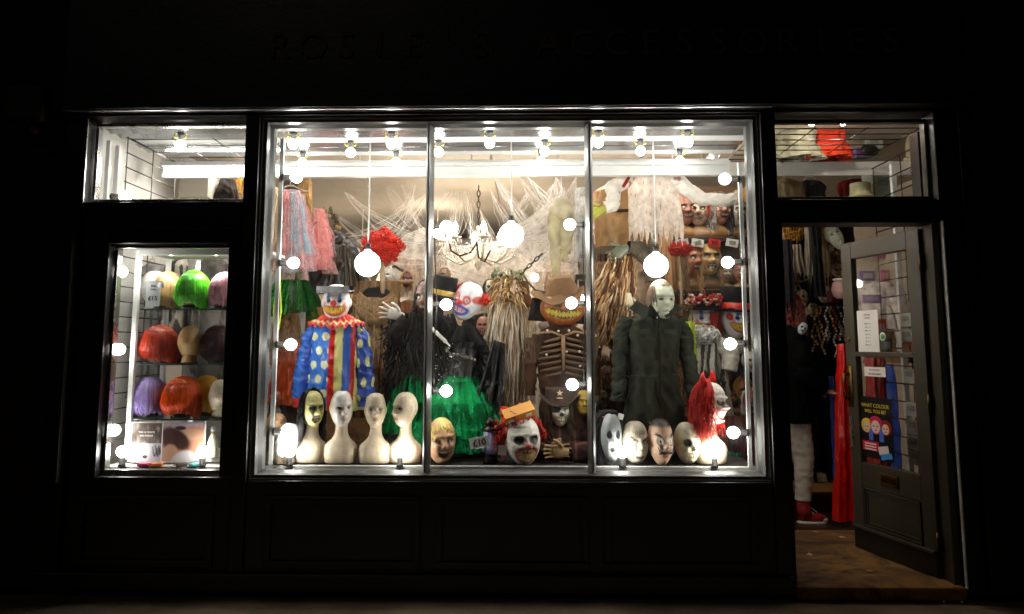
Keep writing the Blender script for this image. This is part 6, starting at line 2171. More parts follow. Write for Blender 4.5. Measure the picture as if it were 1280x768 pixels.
def shelf_mask(label, px, row, w_px, h_px, paint, yaw=0., hair=None, hairL=.2, hat=None, base=None, busty=True, dz=0., **hk):
    P = at(px, 300, SY)
    s = h_px / ppm(SY) / .32
    t = thing('shelf_mask', label, 'mask', (P.x, SY + .08 - dz, SH[row] + .002), (0, 0, yaw))
    t.scale = (s, s, s)
    g = Geo()
    z = .21
    if busty:
        g.cat(bust_geo(.12, col=np.array(base or c('#b88a58')) * .65), TR(0, 0, 0))
    g.cat(head_geo(paint, w=.08, d=.09, h=.115, **hk), TR(0, -.01, z))
    obj('face', g, LATEX(), t)
    if hair:
        obj('hair', strands(210, hairL, .082, .095, .12, c(hair), int(px), cover=(.8, 5.5), wild=.014, r=.0035).xf(TR(0, -.005, z)), HAIR(), t)
    if hat == 'top':
        h = obj('hat', hat_geo(c('#141112'), .095, .15, .17, top=1.08).xf(TR(0, 0, z + .06)), CLOTH(), t, rot=(rad(6), 0, 0))
        obj('band', Geo().lathe([(.097, .01), (.0985, .05), (.096, .05)], 36, C=c('#c62f22'), c0=(0, 0, z + .06)), SATIN(), h)
    if hat == 'flower':
        h = obj('hat', hat_geo(c('#161314'), .10, .06, .20).xf(TR(0, 0, z + .07)), CLOTH(), t, rot=(rad(4), 0, 0))
        q = np.random.default_rng(3)
        for k in range(9):
            g = Geo()
            for i in range(22):
                d = q.normal(size=3)
                d /= np.linalg.norm(d)
                g.ell(d * .022, (.012, .012, .008), 6, 5, C=hexa(['#b52a24', '#c94a40', '#e2d2c4'][q.integers(3)]) * q.uniform(.6, 1.1))
            a_ = -PI * (k + .5) / 9
            obj('flower', g, CLOTH(), h, (.10 * math.cos(a_), .10 * math.sin(a_), z + .12 + .02 * (k % 2)))
    return t


NOSE = dict(nose=.03, brow=.014, cheek=.012, wrinkle=.004, mouth=.008)
shelf_mask('red and grey rotting mask, leftmost on the top mask shelf', 858, 0, 26, 55, p_flesh('#9a6a58', 41), .2, base=c('#b8824a'), **NOSE)
shelf_mask('wide mouthed pale mask with red hair tuft on the top mask shelf', 878, 0, 26, 52, p_flesh('#cdb49a', 42, '#3a2014'), -.3, hair='#b02a1a', hairL=.04, base=c('#a8805a'), **NOSE)
shelf_mask('pink flesh mask with a grey plait on the top mask shelf', 902, 0, 28, 56, p_flesh('#b98a74', 43), .3, hair='#8f867e', hairL=.16, base=c('#bb8c50'), **NOSE)
shelf_mask('grey screaming mask with long black hair, rightmost on the top mask shelf', 924, 0, 26, 50, p_flesh('#b8b0a4', 44, '#1f1a18'), .3, hair='#120f10', hairL=.22, base=c('#b5814a'), **NOSE)
shelf_mask('red brown burnt mask with tan hair on the middle mask shelf', 868, 1, 30, 58, p_flesh('#a8694a', 45, '#4a2014'), .2, hair='#8a6a48', hairL=.22, base=c('#8a5c34'), **NOSE)
shelf_mask('grinning yellow witch mask with long blond hair on the middle mask shelf', 886, 1, 32, 60, p_witch('#b8935c', True, '#4a2f18', 6), .15, hair='#b08c58', hairL=.22, base=c('#7c5a34'), hook=.012, chin=.018, **NOSE)
shelf_mask('small bald grinning mask on the middle mask shelf under the bulb', 909, 1, 22, 32, p_flesh('#c0a27c', 46), .1, base=c('#c09a6a'), **NOSE)
shelf_mask('small pink brained mask, rightmost on the middle mask shelf', 928, 1, 22, 34, p_flesh('#b87a5c', 47, '#5a2a1c'), -.2, base=c('#b08a5c'), **NOSE)
shelf_mask('pale clown mask in a black hat heaped with red flowers', 873, 2, 34, 62, p_clown, .1, hat='flower', base=c('#d8c9ae'), dz=.12, nose=.02)
shelf_mask('grinning clown mask in a tall black top hat with a red band', 911, 2, 38, 62, p_clown, .35, hat='top', base=c('#c9b49a'), dz=.14, nose=.02)
shelf_mask('round orange goblin mask, leftmost on the bottom mask shelf', 908, 3, 22, 34, p_flesh('#a86030', 48), .3, base=c('#8a5028'), **NOSE)
shelf_mask('brown goblin mask with a straw fringe on the bottom mask shelf', 926, 3, 24, 44, p_flesh('#b06a4a', 49), .1, hair='#c09040', hairL=.04, base=c('#a0603a'), **NOSE)
t = thing('red_nose', 'large red ball nose on the grinning top hat clown', 'nose', at(912, 396, SY - .17))
obj('ball', Geo().ell((0, 0, 0), (.026, .024, .024), 14, 10, C=c('#d83a24')), LATEX(), t)
q = np.random.default_rng(31)
for k, (px, col, lab) in enumerate(((853, '#a9a39a', 'grey'), (872, '#d6d2c4', 'white'), (893, '#b02a20', 'red'), (915, '#d8d6cc', 'cream'))):
    P = at(px, 304, SY - .03)
    tag(obj('packet', Geo().box((0, 0, 0), (.09, .02, .06), ROT('Y', q.normal() * .25)[:3, :3], C=c(col)).box((0, -.012, 0), (.05, .004, .03), ROT('Y', q.normal() * .3)[:3, :3], C=hexa(col) * .3), PRINT(), None, P, smooth=False),
        '%s packet hooked on the rail below the top mask shelf' % lab, 'packet')
# black and white hanging ghost clothes between figure and shelves
t = hang('striped_costume', 'black and white striped hanging costume with a grey hem beside the boiler suit', 'costume', 884, 420, 1.15)
obj('ruffle', curls(c('#d9d6d0'), (.10, .07, .05), 90, 21, r=.007, cr=.022), CLOTH(), t, (-.03, -.04, -.0))


def zebra(S, T, nn):
    C = np.tile(hexa('#cfcabf'), S.shape + (1,))
    return mix(C, hexa('#171513'), (np.abs(((S * 2.1 + .3 * T + .15 * nn) % 1) - .5) > .30) * .9)


obj('bodice', drape_geo(.16, .26, .30, zebra, amp=.03, nf=4, seed=61, bow=.08), CLOTH(), t, (0, 0, -.05))
obj('sleeve', sleeve_geo([(.06, -.02, -.03), (.15, -.05, -.12), (.13, -.06, -.24)], [.04, .06, .05], shade(c('#cfc8b8'), .2), 66), CLOTH(), t)
obj('ruffle', curls(c('#4a4844'), (.08, .06, .06), 110, 22, r=.006, cr=.02), CLOTH(), t, (.0, -.06, -.32))
obj('skirt', drape_geo(.2, .34, .5, shade(c('#a79f8c'), .25), amp=.04, nf=5, seed=62), CLOTH(), t, (.03, 0, -.28))
t = hang('lime_scarf', 'lime green and white scarf hanging behind the boiler suit shoulder', 'scarf', 862, 402, .95)
obj('cloth', drape_geo(.07, .09, .26, shade(c('#a9b83a'), .35), amp=.015, nf=3, seed=63), CLOTH(), t)
cloth('red_ribbon_costume', 'red costume strip hanging behind the flower hat clown', 'costume', 886, 390, 900, 450, 1.4, '#9a1f1c', 64, top=.9, nf=3, m=SATIN())
cloth('purple_costume', 'dark purple printed costume bag on the lower mask shelves', 'costume', 895, 452, 945, 500, 1.72, '#2d1838', 65, top=1., amp=.01, nf=2, m=SATIN())
cloth('maroon_costume', 'maroon and black lace costume in the bottom right window corner', 'costume', 905, 520, 948, 590, 1.0, '#5a2a24', 66, top=.9, k=.8, rag=.3)
cloth('teal_cloth', 'teal cloth scrap low in the right window corner', 'cloth', 905, 565, 930, 592, .6, '#1f6a58', 67, top=.9, nf=3)


# ================================================================ BACK OF THE SHOP
q = np.random.default_rng(99)
hues = [('#8a6a4a', 'brown'), ('#b9a58c', 'beige'), ('#3a2a20', 'dark brown'), ('#5c4636', 'umber'), ('#7c2a1e', 'brick red'), ('#c9b8a4', 'cream'), ('#20191a', 'black'), ('#a0603a', 'rust'), ('#6a6252', 'grey green'), ('#94867a', 'taupe')]
kinds = ['torn robe', 'long coat', 'pleated gown', 'hooded cape', 'ragged tunic', 'frilled dress', 'striped smock', 'wide cloak']


def costume(label, px, py, Y, w, h, col, seed, sl=True, stripe=False):
    t = thing('hanging_costume', label, 'costume', at(px, py, Y), (0, 0, rng.normal() * .25), 'costumes hanging at the back of the shop')
    f = shade(c(col), .4)
    if stripe:
        f = lambda A, T, nn, P: np.clip(mix(hexa(col) * np.ones(A.shape + (1,)), hexa('#d8cdbb'), (np.abs(((P[..., 0] * 14) % 1) - .5) > .3) * .7) * (1 + .2 * nn[..., None]), .003, 1)
    obj('body', torso_geo([(0, .04, .03, 0), (-.02, w * .36, .05, 0), (-.05, w * .46, .06, 0), (-.22, w * .42, .07, 0), (-h * .6, w * .46, .08, 0), (-h, w * .6, .10, 0)], f, seed, n=70, m=50, fold=.028, nf=7, wr=.014), CLOTH(), t)
    if sl:
        for s in (-1, 1):
            obj('sleeve', sleeve_geo([(s * w * .42, 0, -.05), (s * w * .58, -.01, -.25), (s * w * .6, -.03, -.5)], [.05, .055, .045], shade(c(col), .4), seed + s, n=20, m=30), CLOTH(), t)
    hanger(t, w * .6, .03)
    return t


n_ = 0
for row, (Y, py0, pxs) in enumerate(((2.0, 395, (445, 492, 610, 655, 672, 758, 775)), (2.9, 372, (420, 470, 520, 575, 640, 700, 745)), (4.2, 330, (400, 440, 500, 545, 660, 690, 765, 800)))):
    for i, px in enumerate(pxs):
        col, cn = hues[(n_ * 3 + row) % len(hues)] if row < 2 else (('#c9b8a4', 'cream'), ('#b59f88', 'beige'), ('#94867a', 'taupe'), ('#8a6a4a', 'brown'))[n_ % 4]
        kd = kinds[n_ % len(kinds)]
        near = ['behind the clown costume', 'behind the black rags', 'behind the leaning clown', 'behind the shredded ghoul', 'behind the pumpkin scarecrow', 'behind the rag ghoul', 'behind the boiler suit']
        where = 'behind the clown costume' if px < 485 else 'behind the black rags' if px < 560 else 'behind the leaning clown' if px < 620 else 'behind the shredded ghoul' if px < 660 else 'behind the pumpkin scarecrow' if px < 735 else 'behind the rag ghoul'
        costume('%s %s %s, %s rail' % (cn, kd, where, ('front', 'middle', 'farthest')[row]), px, py0 + q.uniform(-8, 8), Y, q.uniform(.30, .42), q.uniform(.8, 1.2), col, 200 + n_, stripe=(n_ % 5 == 3))
        n_ += 1
# packets in rows on the back wall
pk_cols = [('#d9cbb8', 'cream'), ('#c2a78c', 'tan'), ('#e6ded2', 'white'), ('#9a7a5c', 'brown'), ('#b5553a', 'rust red'), ('#4a3a30', 'dark')]
for r in range(2):
    for i, (x, wh) in enumerate(((-1.9, 'the clown costume'), (-1.1, 'the first globe lamp'), (-.45, 'the left mullion'), (.1, 'the chandelier'), (.75, 'the pumpkin head'), (1.4, 'the rag ghoul'))):
        col, cn = pk_cols[(i * 5 + r * 2) % 6]
        g = Geo()
        g.box((0, 0, 0), (.30, .04, .30), C=c(col))
        g.box((0, -.022, .11), (.30, .006, .06), C=hexa(pk_cols[(i + r) % 6][0]) * .8)
        g.ell((0, -.025, -.03), (.08, .02, .09), 10, 8, C=hexa(pk_cols[(i * 2 + r + 1) % 6][0]))
        tag(obj('costume_packet', g, PRINT(), None, (x, RY1 - .06, 2.45 - r * .38), (0, q.normal() * .04, 0), smooth=False), '%s costume packet on the back wall behind %s, %s row' % (cn, wh, ('upper', 'lower')[r]), 'packet', 'packets on the back wall')
# stock on the left wall of the shop and on the high shelf to the right
for i, (px, py, Y, w, h, col, lab) in enumerate(((996, 157, .86, .26, .24, '#8a8672', 'grey silver streaked gown folded high in the right upper pane'), (1036, 153, .9, .24, .26, '#c8381e', 'bright orange red frilled gown high in the right upper pane'),
                                              (1150, 165, 1.0, .2, .3, '#a89a80', 'olive beige robe high at the right end of the upper pane'),
                                              (985, 224, 1.35, .3, .26, '#8a7a5a', 'olive torn robe at the left of the right upper pane'), (1012, 226, 1.5, .24, .3, '#1c1715', 'black coat hanging in the right upper pane'), (1070, 224, 1.7, .34, .3, '#7a1a1c', 'dark red sequinned gown low in the right upper pane'))):
    costume(lab, px, py, Y, w, h, col, 400 + i, sl=False)
shelf_hi = thing('high_shelf', 'white high shelf running across behind the right upper pane', 'shelf', (0, 0, 0))
za, zb = at(1050, 203, 1.0).z, at(1050, 220, 1.0).z
slab('front_rail', shelf_hi, M_WHITEP, 1.46, RX1 - .01, .98, 1.0, zb, za, bevel=.003)
slab('board', shelf_hi, M_WHITEP, 1.46, RX1 - .01, 1.002, 1.25, za - .02, za)
slab('post', shelf_hi, M_WHITE, at(1117, 230, .75).x - .015, at(1117, 230, .75).x + .015, .735, .765, .036, at(1117, 205, .75).z)
for k, (px, py, Y, w, h, d, col, lab) in enumerate(((1068, 198, 1.15, .15, .28, .12, '#d8cdb4', 'cream cardboard box on the high shelf behind the right upper pane'), (1088, 198, 1.15, .13, .22, .12, '#cdd0c2', 'pale grey box on the high shelf behind the right upper pane'),
                                                 (1098, 246, 1.3, .16, .2, .14, '#c9cfc2', 'pale box below the white rail in the right upper pane'), (1078, 198, 1.02, .11, .07, .06, '#7a5a8a', 'purple packet on the high shelf in front of the cream box'), (1087, 196, 1.0, .14, .09, .06, '#241f1c', 'dark round bag on the high shelf front'))):
    P = at(px, py, Y)
    g = Geo()
    if 'bag' in lab:
        g.ell((0, 0, h / 2), (w / 2, d / 2, h / 2), 14, 10, C=c(col))
    else:
        g.box((0, 0, h / 2), (w, d, h), C=c(col))
        g.box((0, -d / 2 - .001, h * .5), (w * .5, .003, h * .3), C=hexa(col) * .7)
    tag(obj('stock_box' if 'bag' not in lab else 'round_bag', g, PRINT(), None, P, (0, 0, .1), smooth='bag' in lab, bevel=0), lab, 'box' if 'bag' not in lab else 'bag')
P = at(1076, 248, 1.2)
t = thing('cream_bowler', 'cream rounded hat low in the right upper pane', 'hat', P)
obj('crown', hat_geo(c('#dcd5a6'), .075, .11, .11), CLOTH(), t)


# wire racks
def rack(name, label, corners, nu, nv, r=.0035, m=None, ru=.0035):
    """grid of welded wires on a rectangle: origin, edge u, edge v; nu wires along u, nv along v"""
    o_, u, v = [np.array(x, float) for x in corners]
    t = thing(name, label, 'wire rack', o_)
    me1 = Geo().tube([(0, 0, 0), u], r, k=5).mesh('wire', m or M_WIRE)
    me2 = Geo().tube([(0, 0, 0), v], ru, k=5).mesh('wire', m or M_WIRE)
    for i in range(nu):
        obj('wire', me1, None, t, v * i / max(nu - 1, 1))
    for i in range(nv):
        obj('wire', me2, None, t, u * i / max(nv - 1, 1) + np.array([.006, 0, .006]))
    return t


rack('wire_rack', 'black wire grid rack on the left side wall of the wig window', ((-2.345, .17, .68), (0, .62, 0), (0, 0, 1.9)), 22, 3, .004)
rack('ceiling_grid', 'wire grid hung flat under the ceiling behind the left upper pane', ((-2.33, .18, 2.57), (.75, 0, 0), (0, .6, 0)), 5, 4, .0028)
rack('ceiling_grid', 'black wire grid hung flat under the ceiling behind the right upper pane', ((1.5, .2, 2.62), (.95, 0, 0), (0, .75, 0)), 7, 4, .004)
rack('wire_rack', 'black wire grid rack on the right side wall behind the open door', ((2.50, .2, .4), (0, .75, 0), (0, 0, 2.15)), 20, 3, .005)

# ================================================================ WIG WINDOW
CY0, CY1 = .24, .62
cx0 = at(166, 450, CY0).x
cx1 = -1.50
cab = thing('wig_cabinet', 'white framed glass display cabinet holding bright bobbed wigs', 'cabinet', (0, 0, 0))
ct = at(230, 311, CY0).z
slab('post', cab, M_WHITE, cx0 - .014, cx0 + .014, CY0 - .012, CY0 + .016, .66, ct, bevel=.003)
slab('post', cab, M_WHITE, cx0 - .014, cx0 + .014, CY1 - .016, CY1 + .012, .66, ct, bevel=.003)
slab('top_rail', cab, M_WHITE, cx0 + .0145, cx1, CY0 - .012, CY0 + .016, ct - .04, ct + .006, bevel=.003)
slab('top_board', cab, M_WHITEP, cx0 - .014, cx1, CY0 + .017, CY1, ct - .02, ct, bevel=.002)
slab('back_post', cab, M_ALU, cx0 + .18, cx0 + .21, CY1, CY1 + .03, .66, ct - .03)
slab('back_post', cab, M_ALU, cx0 + .5, cx0 + .53, CY1, CY1 + .03, .66, ct - .03)
for dx in (.14, .42):
    obj('downlight', Geo().lathe([(0, 0), (.022, 0), (.024, -.006), (0, -.008)], 14), emit('lit_downlight', c('#fffaf4'), 420), cab, (cx0 + dx, CY0 + .10, ct - .021))
SHZ = [at(230, 386, CY0 + .0).z, at(230, 455, CY0).z, at(230, 524, CY0).z]
for z in SHZ:
    s_ = obj('shelf', Geo().box(((cx0 + cx1) / 2 + .01, (CY0 + CY1) / 2, z - .004), (cx1 - cx0 - .03, CY1 - CY0 - .01, .008)), M_SHELF, cab, smooth=False)
    obj('front_edge', Geo().box(((cx0 + cx1) / 2 + .01, CY0 + .0, z - .004), (cx1 - cx0 - .03, .006, .0085)), mat('glass_edge', c('#3a4a44'), .2, bump=0), s_, smooth=False)
obj('base_board', Geo().box(((cx0 + cx1) / 2, (CY0 + CY1) / 2, .66), (cx1 - cx0, CY1 - CY0, .03)), M_WHITEP, cab, smooth=False)
slab('window_sill_board', B, M_WHITEP, -2.35, -1.52, .088, CY0 - .014, .60, .634)
slab('partition', None, M_WHITEP, -1.49, -1.47, .16, .24, .036, 2.5, kind='structure')
slab('partition', None, mat('grey_panel', c('#b8b4ae'), .5, var=.2), -2.36, -1.495, 1.08, 1.10, .036, 2.15, kind='structure')


def wig(label, px, row, w_px, h_px, col, seed, Y=.36, alt=None, neck=True, zoff=0.):
    P = at(px, 420, Y)
    k = h_px / ppm(Y) / .215
    t = thing('bob_wig', label, 'wig', (P.x, Y, SHZ[row] + .002), (0, 0, rng.normal() * .3 + PI), 'bobbed wigs in the cabinet')
    t.scale = (w_px / ppm(Y) / .2, w_px / ppm(Y) / .2, k)
    obj('hair', bob_geo(c(col), seed=seed, alt=c(alt) if alt else None, drop=.085).xf(TR(0, 0, .098)), HAIR(), t)
    obj('head', Geo().ell((0, 0, .11), (.078, .09, .095), 20, 14, C=c('#d8b490')).lathe([(.05, 0), (.045, .02), (.042, .05), (.05, .08)], 20, C=c('#d8b490')), LATEX(), t)
    obj('stand', Geo().lathe([(0, 0), (.055, 0), (.055, .018), (.05, .02), (0, .02)], 20), M_SOCK, t)
    return t


wig('acid green bobbed wig on the top cabinet shelf', 239, 0, 42, 50, '#55cc18', 1, alt='#aef04a')
wig('pale pink bobbed wig at the right end of the top cabinet shelf', 278, 0, 38, 48, '#e8a3b0', 2, Y=.40, alt='#f6ccd2')
wig('copper red bobbed wig at the left of the middle cabinet shelf', 200, 1, 45, 48, '#b53a24', 3, alt='#d0603a')
wig('dark maroon bobbed wig at the right end of the middle cabinet shelf', 272, 1, 38, 48, '#3a0d10', 4, Y=.40, alt='#5a1a1a')
wig('lavender bobbed wig at the left of the bottom cabinet shelf', 191, 2, 44, 50, '#b8a2e6', 5, alt='#cfc0ee')
wig('bright orange bobbed wig in the middle of the bottom cabinet shelf', 232, 2, 47, 51, '#ee5612', 6, Y=.33, alt='#f47a28')
wig('mustard yellow bobbed wig behind the orange one on the bottom shelf', 261, 2, 40, 50, '#d9940f', 7, Y=.45, alt='#efb63c')
wig('dull tan bobbed wig behind the price sign on the top cabinet shelf', 207, 0, 36, 50, '#a98158', 8, Y=.47, alt='#c9a680')


def headform(label, px, row, col, w_px, h_px, Y, yaw):
    P = at(px, 420, Y)
    k = h_px / ppm(Y) / .27
    t = thing('head_form', label, 'head form', (P.x, Y, SHZ[row] + .002), (0, 0, yaw))
    t.scale = (k, k, k)
    g = head_geo(None, w=.08, d=.1, h=.125, ear=.006, base=c(col)).xf(TR(0, 0, .145))
    g.lathe([(.06, 0), (.055, .02), (.045, .06)], 20, C=c(col))
    obj('head', g, LATEX(), t)
    obj('stand', Geo().lathe([(0, -.0), (.065, 0), (.065, .006), (0, .0065)], 20), M_SOCK, t)


headform('bald tan head form between the red and maroon wigs', 238, 1, '#c89a66', 34, 46, .37, PI)
headform('bald cream head form at the right end of the bottom cabinet shelf', 279, 2, '#ead6bc', 30, 46, .34, PI + .3)
headform('white head form behind the price sign on the top cabinet shelf', 190, 0, '#c9c6c2', 34, 50, .50, PI - .2)
P = at(192, 367, .21)
t = thing('price_sign', 'acrylic sign holder with a grey card reading £15 on the top cabinet shelf', 'price sign', (P.x, CY0 - .03, SHZ[0] + .003))
obj('holder', Geo().box((.004, 0, .09), (.10, .006, .185)), M_SHELF, t, smooth=False)
obj('card', Geo().box((0, -.006, .085), (.085, .003, .15), C=c('#d2d4d8')), PRINT(), t, smooth=False)
obj('lettering', text('£15', .026, .001, c('#1c1c20'), .012).xf(TR(0, -.0085, .045)).cat(text('BOB', .010, .001, c('#3a3a40')).xf(TR(0, -.0085, .125))).cat(text('WIGS', .010, .001, c('#3a3a40')).xf(TR(0, -.0085, .105))), PRINT(), t, smooth=False)
obj('disc_sticker', Geo().lathe([(0, 0), (.020, 0), (.020, .003), (0, .003)], 20, C=c('#f4f4f4')).xf(TR(.048, -.010, .135) @ ROT('X', PI / 2)), PRINT(), t)
# two adverts on the base
def poster(name, label, x0, y0, x1, y1, Y, colf, n=60):
    X, Z, w, h = fit(x0, y0, x1, y1, Y)
    t = thing(name, label, 'poster', (X, Y, Z))
    u, v = np.linspace(-1, 1, n), np.linspace(0, 1, n)
    U, V = np.meshgrid(u, v, indexing='ij')
    obj('backing', Geo().box((0, .004, h / 2), (w + .012, .004, h + .012), C=c('#e6e2da')), PRINT(), t, smooth=False)
    obj('print', Geo().grid(np.stack([U * w / 2, U * 0 - .001, V * h], -1), C=colf(U, V)), PRINT(), t)
    return t, w, h


def ad1(U, V):
    P = np.stack([U * 4, V * 5, U * 0], -1)
    C = mix(np.tile(hexa('#5a4a44'), U.shape + (1,)), hexa('#b09a90'), np.clip(noise(P, 2.2, 5, 4), 0, 1))
    C = mix(C, hexa('#2a2020'), np.clip(noise(P, 3, 8, 3), 0, 1) * .8)
    C = mix(C, hexa('#c9c9cf'), ((V < .46)) * 1.)
    C = mix(C, hexa('#e6e4ea'), (em(U, V, -.1, .2, .32, .18, .1)))
    C = mix(C, hexa('#3a3436'), (em(U, V, .7, .3, .28, .14, .2) * np.clip(noise(P, 4, 2) + .6, 0, 1)))
    C = mix(C, hexa('#2a2a30'), (em(U, V, -.05, .12, .14, .03, .2)))
    return .6 * mix(C, hexa('#e6ded8'), (np.abs(V - .46) < .012) * 1.)


def ad2(U, V):
    P = np.stack([U * 3, V * 4, U * 0], -1)
    C = mix(np.tile(hexa('#c9b6c0'), U.shape + (1,)), hexa('#a0748a'), np.clip(noise(P, 1.8, 4), 0, 1) * .7)
    C = mix(C, hexa('#c98e70'), em(U - .9 * (V - .5), V, .25, .42, .75, .36, .2))
    C = mix(C, hexa('#d9a68a'), em(U + .6 * (V - .7), V, .1, .70, .85, .12, .3))
    C = mix(C, hexa('#3c1a18'), em(U + 1.2 * (V - .55), V, -.32, .58, .5, .22, .3))
    C = mix(C, hexa('#4a1f1c'), em(U, V, -.7, .55, .25, .2, .4))
    C = mix(C, hexa('#dba98e'), em(U, V, -.6, .22, .3, .16, .3))
    C = mix(C, hexa('#e6dfe2'), em(U - .7 * V, V, .0, .06, .45, .16, .3))
    return .62 * mix(C, hexa('#1c1214'), em(U, V, -.15, .85, .22, .04, .3))


t, w, h = poster('advert_card', 'grey brown advert card with small white caption, left of the pair under the wigs', 164, 529, 202, 577, .20, ad1)
obj('caption', text('THE ULTIMATE', .010, .001, c('#f0ece6')).xf(TR(0, -.004, h * .74)).cat(text('WIG RANGE', .010, .001, c('#f0ece6')).xf(TR(0, -.004, h * .65))), PRINT(), t, smooth=False)
poster('advert_card', 'pastel advert of a reclining dark haired woman with an arm raised, under the orange wig', 203, 528, 255, 577, .19, ad2)
P = at(265, 576, .2)
t = thing('spray_bottle', 'cream conical spray bottle right of the adverts', 'bottle', (P.x, .2, .636 + .04))
obj('body', Geo().lathe([(0, 0), (.028, 0), (.03, .01), (.03, .09), (.014, .13), (.012, .15), (0, .15)], 18), mat('cream_plastic', c('#d9d0b4'), .35), t)
obj('cap', Geo().lathe([(.013, .15), (.013, .175), (0, .178)], 14), M_WHITE, t)
for k, (px, col, lab) in enumerate(((180, '#d8467a', 'hot pink'), (196, '#e07a3a', 'orange'), (226, '#2a1c1a', 'black'), (244, '#3a8a92', 'teal'))):
    P = at(px, 586, .15)
    tag(obj('lash_packet', Geo().box((0, 0, .008), (.06, .05, .016), RZ(.3 * k)[:3, :3], C=c(col)), PRINT(), None, (P.x, .15, .636), smooth=False, bevel=.003), '%s flat packet lying on the wig window sill' % lab, 'packet')
costume('long dark patterned gown hanging behind the wire rack in the wig window', 150, 372, .85, .22, .9, '#4a3a34', 500, sl=False)
costume('red and white trimmed costume low behind the wire rack in the wig window', 148, 440, .95, .18, .5, '#b03a2c', 501, sl=False)
# white boxes and clutter high in the small upper pane
for k, px in enumerate((134, 146)):
    slab('white_post', B, M_WHITE, at(px, 200, .3 + .12 * k).x - .012, at(px, 200, .3 + .12 * k).x + .012, .25 + .12 * k, .275 + .12 * k, 2.0, 2.60)
slab('wall_cabinet', B, M_WHITEP, at(140, 200, .45).x - .03, at(140, 200, .45).x + .03, .42, .48, 1.95, 2.6)
P = at(225, 250, 1.0)
costume('black and white striped gown on the rail behind the cabinet glass', 222, 325, .80, .2, .7, '#3a3634', 510, sl=False, stripe=True)
costume('slate grey gown on the rail behind the right end of the cabinet', 268, 322, .80, .2, 1.0, '#5a5450', 511, sl=False)
costume('silver grey gown on the rail behind the left of the cabinet', 190, 330, .82, .18, .9, '#8d8a88', 512, sl=False)
t = thing('white_crate', 'white box on the ledge behind the small upper pane', 'box', (P.x, 1.3, at(232, 250, 1.3).z))
obj('body', Geo().box((0, 0, .12), (.22, .2, .24), C=c('#d9d3c4')), PRINT(), t, smooth=False, bevel=.005)
obj('lid', Geo().box((0, 0, .25), (.23, .21, .02), C=c('#e6e0d2')), PRINT(), t, smooth=False, bevel=.003)
t = thing('wall_figure', 'dark hooded doll against orange straw behind the small upper pane', 'doll', at(283, 250, 1.35))
obj('robe', torso_geo([(.2, .02, .02, 0), (.18, .04, .04, 0), (.1, .06, .05, 0), (0, .1, .06, 0)], shade(c('#1c1410'), .3), 4), CLOTH(), t)
obj('straw', strands(120, .25, .12, .05, .1, c('#b8842e'), 4, cover=(0, 6.28), wild=.02, r=.003).xf(TR(.06, .1, .15)), CLOTH(), t)

# ================================================================ THE DOORWAY
DOORK = [('#c99a42', 'golden frilled collar hanging at the top left of the doorway', 992, 284, 30, 1.7), ('#a89a84', 'mottled grey fur stole hanging at the left of the doorway', 995, 312, 36, 1.7)]
t = hang('gold_collar', DOORK[0][1], 'collar', 993, 288, 1.7)
obj('frill', curls(c('#c08a38'), (.075, .05, .08), 120, 71, r=.006, cr=.022), CLOTH(), t)
cloth('fur_stole', DOORK[1][1], 'stole', 984, 306, 1006, 350, 1.65, '#9a8c78', 72, top=.6, rag=.3, k=.7)
cloth('grey_robe', 'long silver grey torn robe hanging in the doorway', 'robe', 1004, 280, 1020, 362, 1.6, '#8a8272', 73, top=.7, rag=.4, k=.7, nf=5)
cloth('black_coat', 'black coat hanging in the middle of the doorway', 'coat', 1012, 278, 1026, 372, 1.55, '#131112', 74, top=.8)
cloth('cream_fringe', 'cream knotted fringe hanging right of the black coat', 'fringe', 1018, 280, 1036, 366, 1.75, '#b9a682', 75, top=.7, rag=.5, k=.8, nf=8)
t = hang('white_hood_mask', 'white pointed hood mask hanging at the top of the doorway', 'mask', 1041, 284, 1.6)
obj('face', head_geo(p_pale, w=.06, d=.05, h=.11, base=c('#d8d4cc')).xf(TR(0, 0, -.06) @ ROT('Y', -.5)), LATEX(), t)
t = hang('paper_tag', 'small white paper tag under the white hood mask', 'tag', 1049, 306, 1.6)
obj('card', Geo().box((0, 0, 0), (.05, .004, .07), ROT('Y', .5)[:3, :3], C=c('#dcd8d0')), PRINT(), t, smooth=False)
t = hang('pink_lantern', 'pale pink paper lantern beside the door edge', 'paper lantern', 1050, 362, 1.5)
obj('shade', Geo().lathe([(.025, .07), (.05, .05), (.062, .0), (.05, -.05), (.02, -.07)], 24, C=c('#d9a8a4')), LATEX(), t)
obj('collar', Geo().lathe([(.045, .066), (.05, .08), (.03, .085)], 20, C=c('#e0d8c8')), LATEX(), t)
cloth('maroon_shawl', 'maroon shawl hanging beside the pink lantern', 'shawl', 1034, 350, 1048, 378, 1.7, '#5a1218', 76, top=.3)
P = at(990, 358, 1.6)
t = thing('cowboy_skeleton', 'small skeleton mask in a brown cowboy hat at the left of the doorway', 'mask', P)
obj('skull', head_geo(p_skull('#c4ab84', '#5a3f22', seed=4), w=.06, d=.07, h=.085).xf(TR(0, 0, -.03)), LATEX(), t)
obj('hat', hat_geo(c('#4a3524'), .06, .06, .12, crush=.01, seed=2).xf(TR(0, 0, .03)), CLOTH(), t)
obj('neck_ruff', Geo().lathe([(.03, -.11), (.10, -.16), (.11, -.2), (.02, -.19)], 24, C=c('#bca07c')), CLOTH(), t)
cloth('orange_felt', 'orange felt pumpkin bag at the left edge of the doorway', 'bag', 972, 326, 986, 346, 1.6, '#a8481c', 77, top=.9, nf=2)
cloth('dark_cloaks', 'row of black cloaks hanging behind the shopper', 'cloaks', 976, 372, 1060, 620, 2.3, '#0f0d0d', 78, top=.98, amp=.05, nf=9)
q = np.random.default_rng(55)
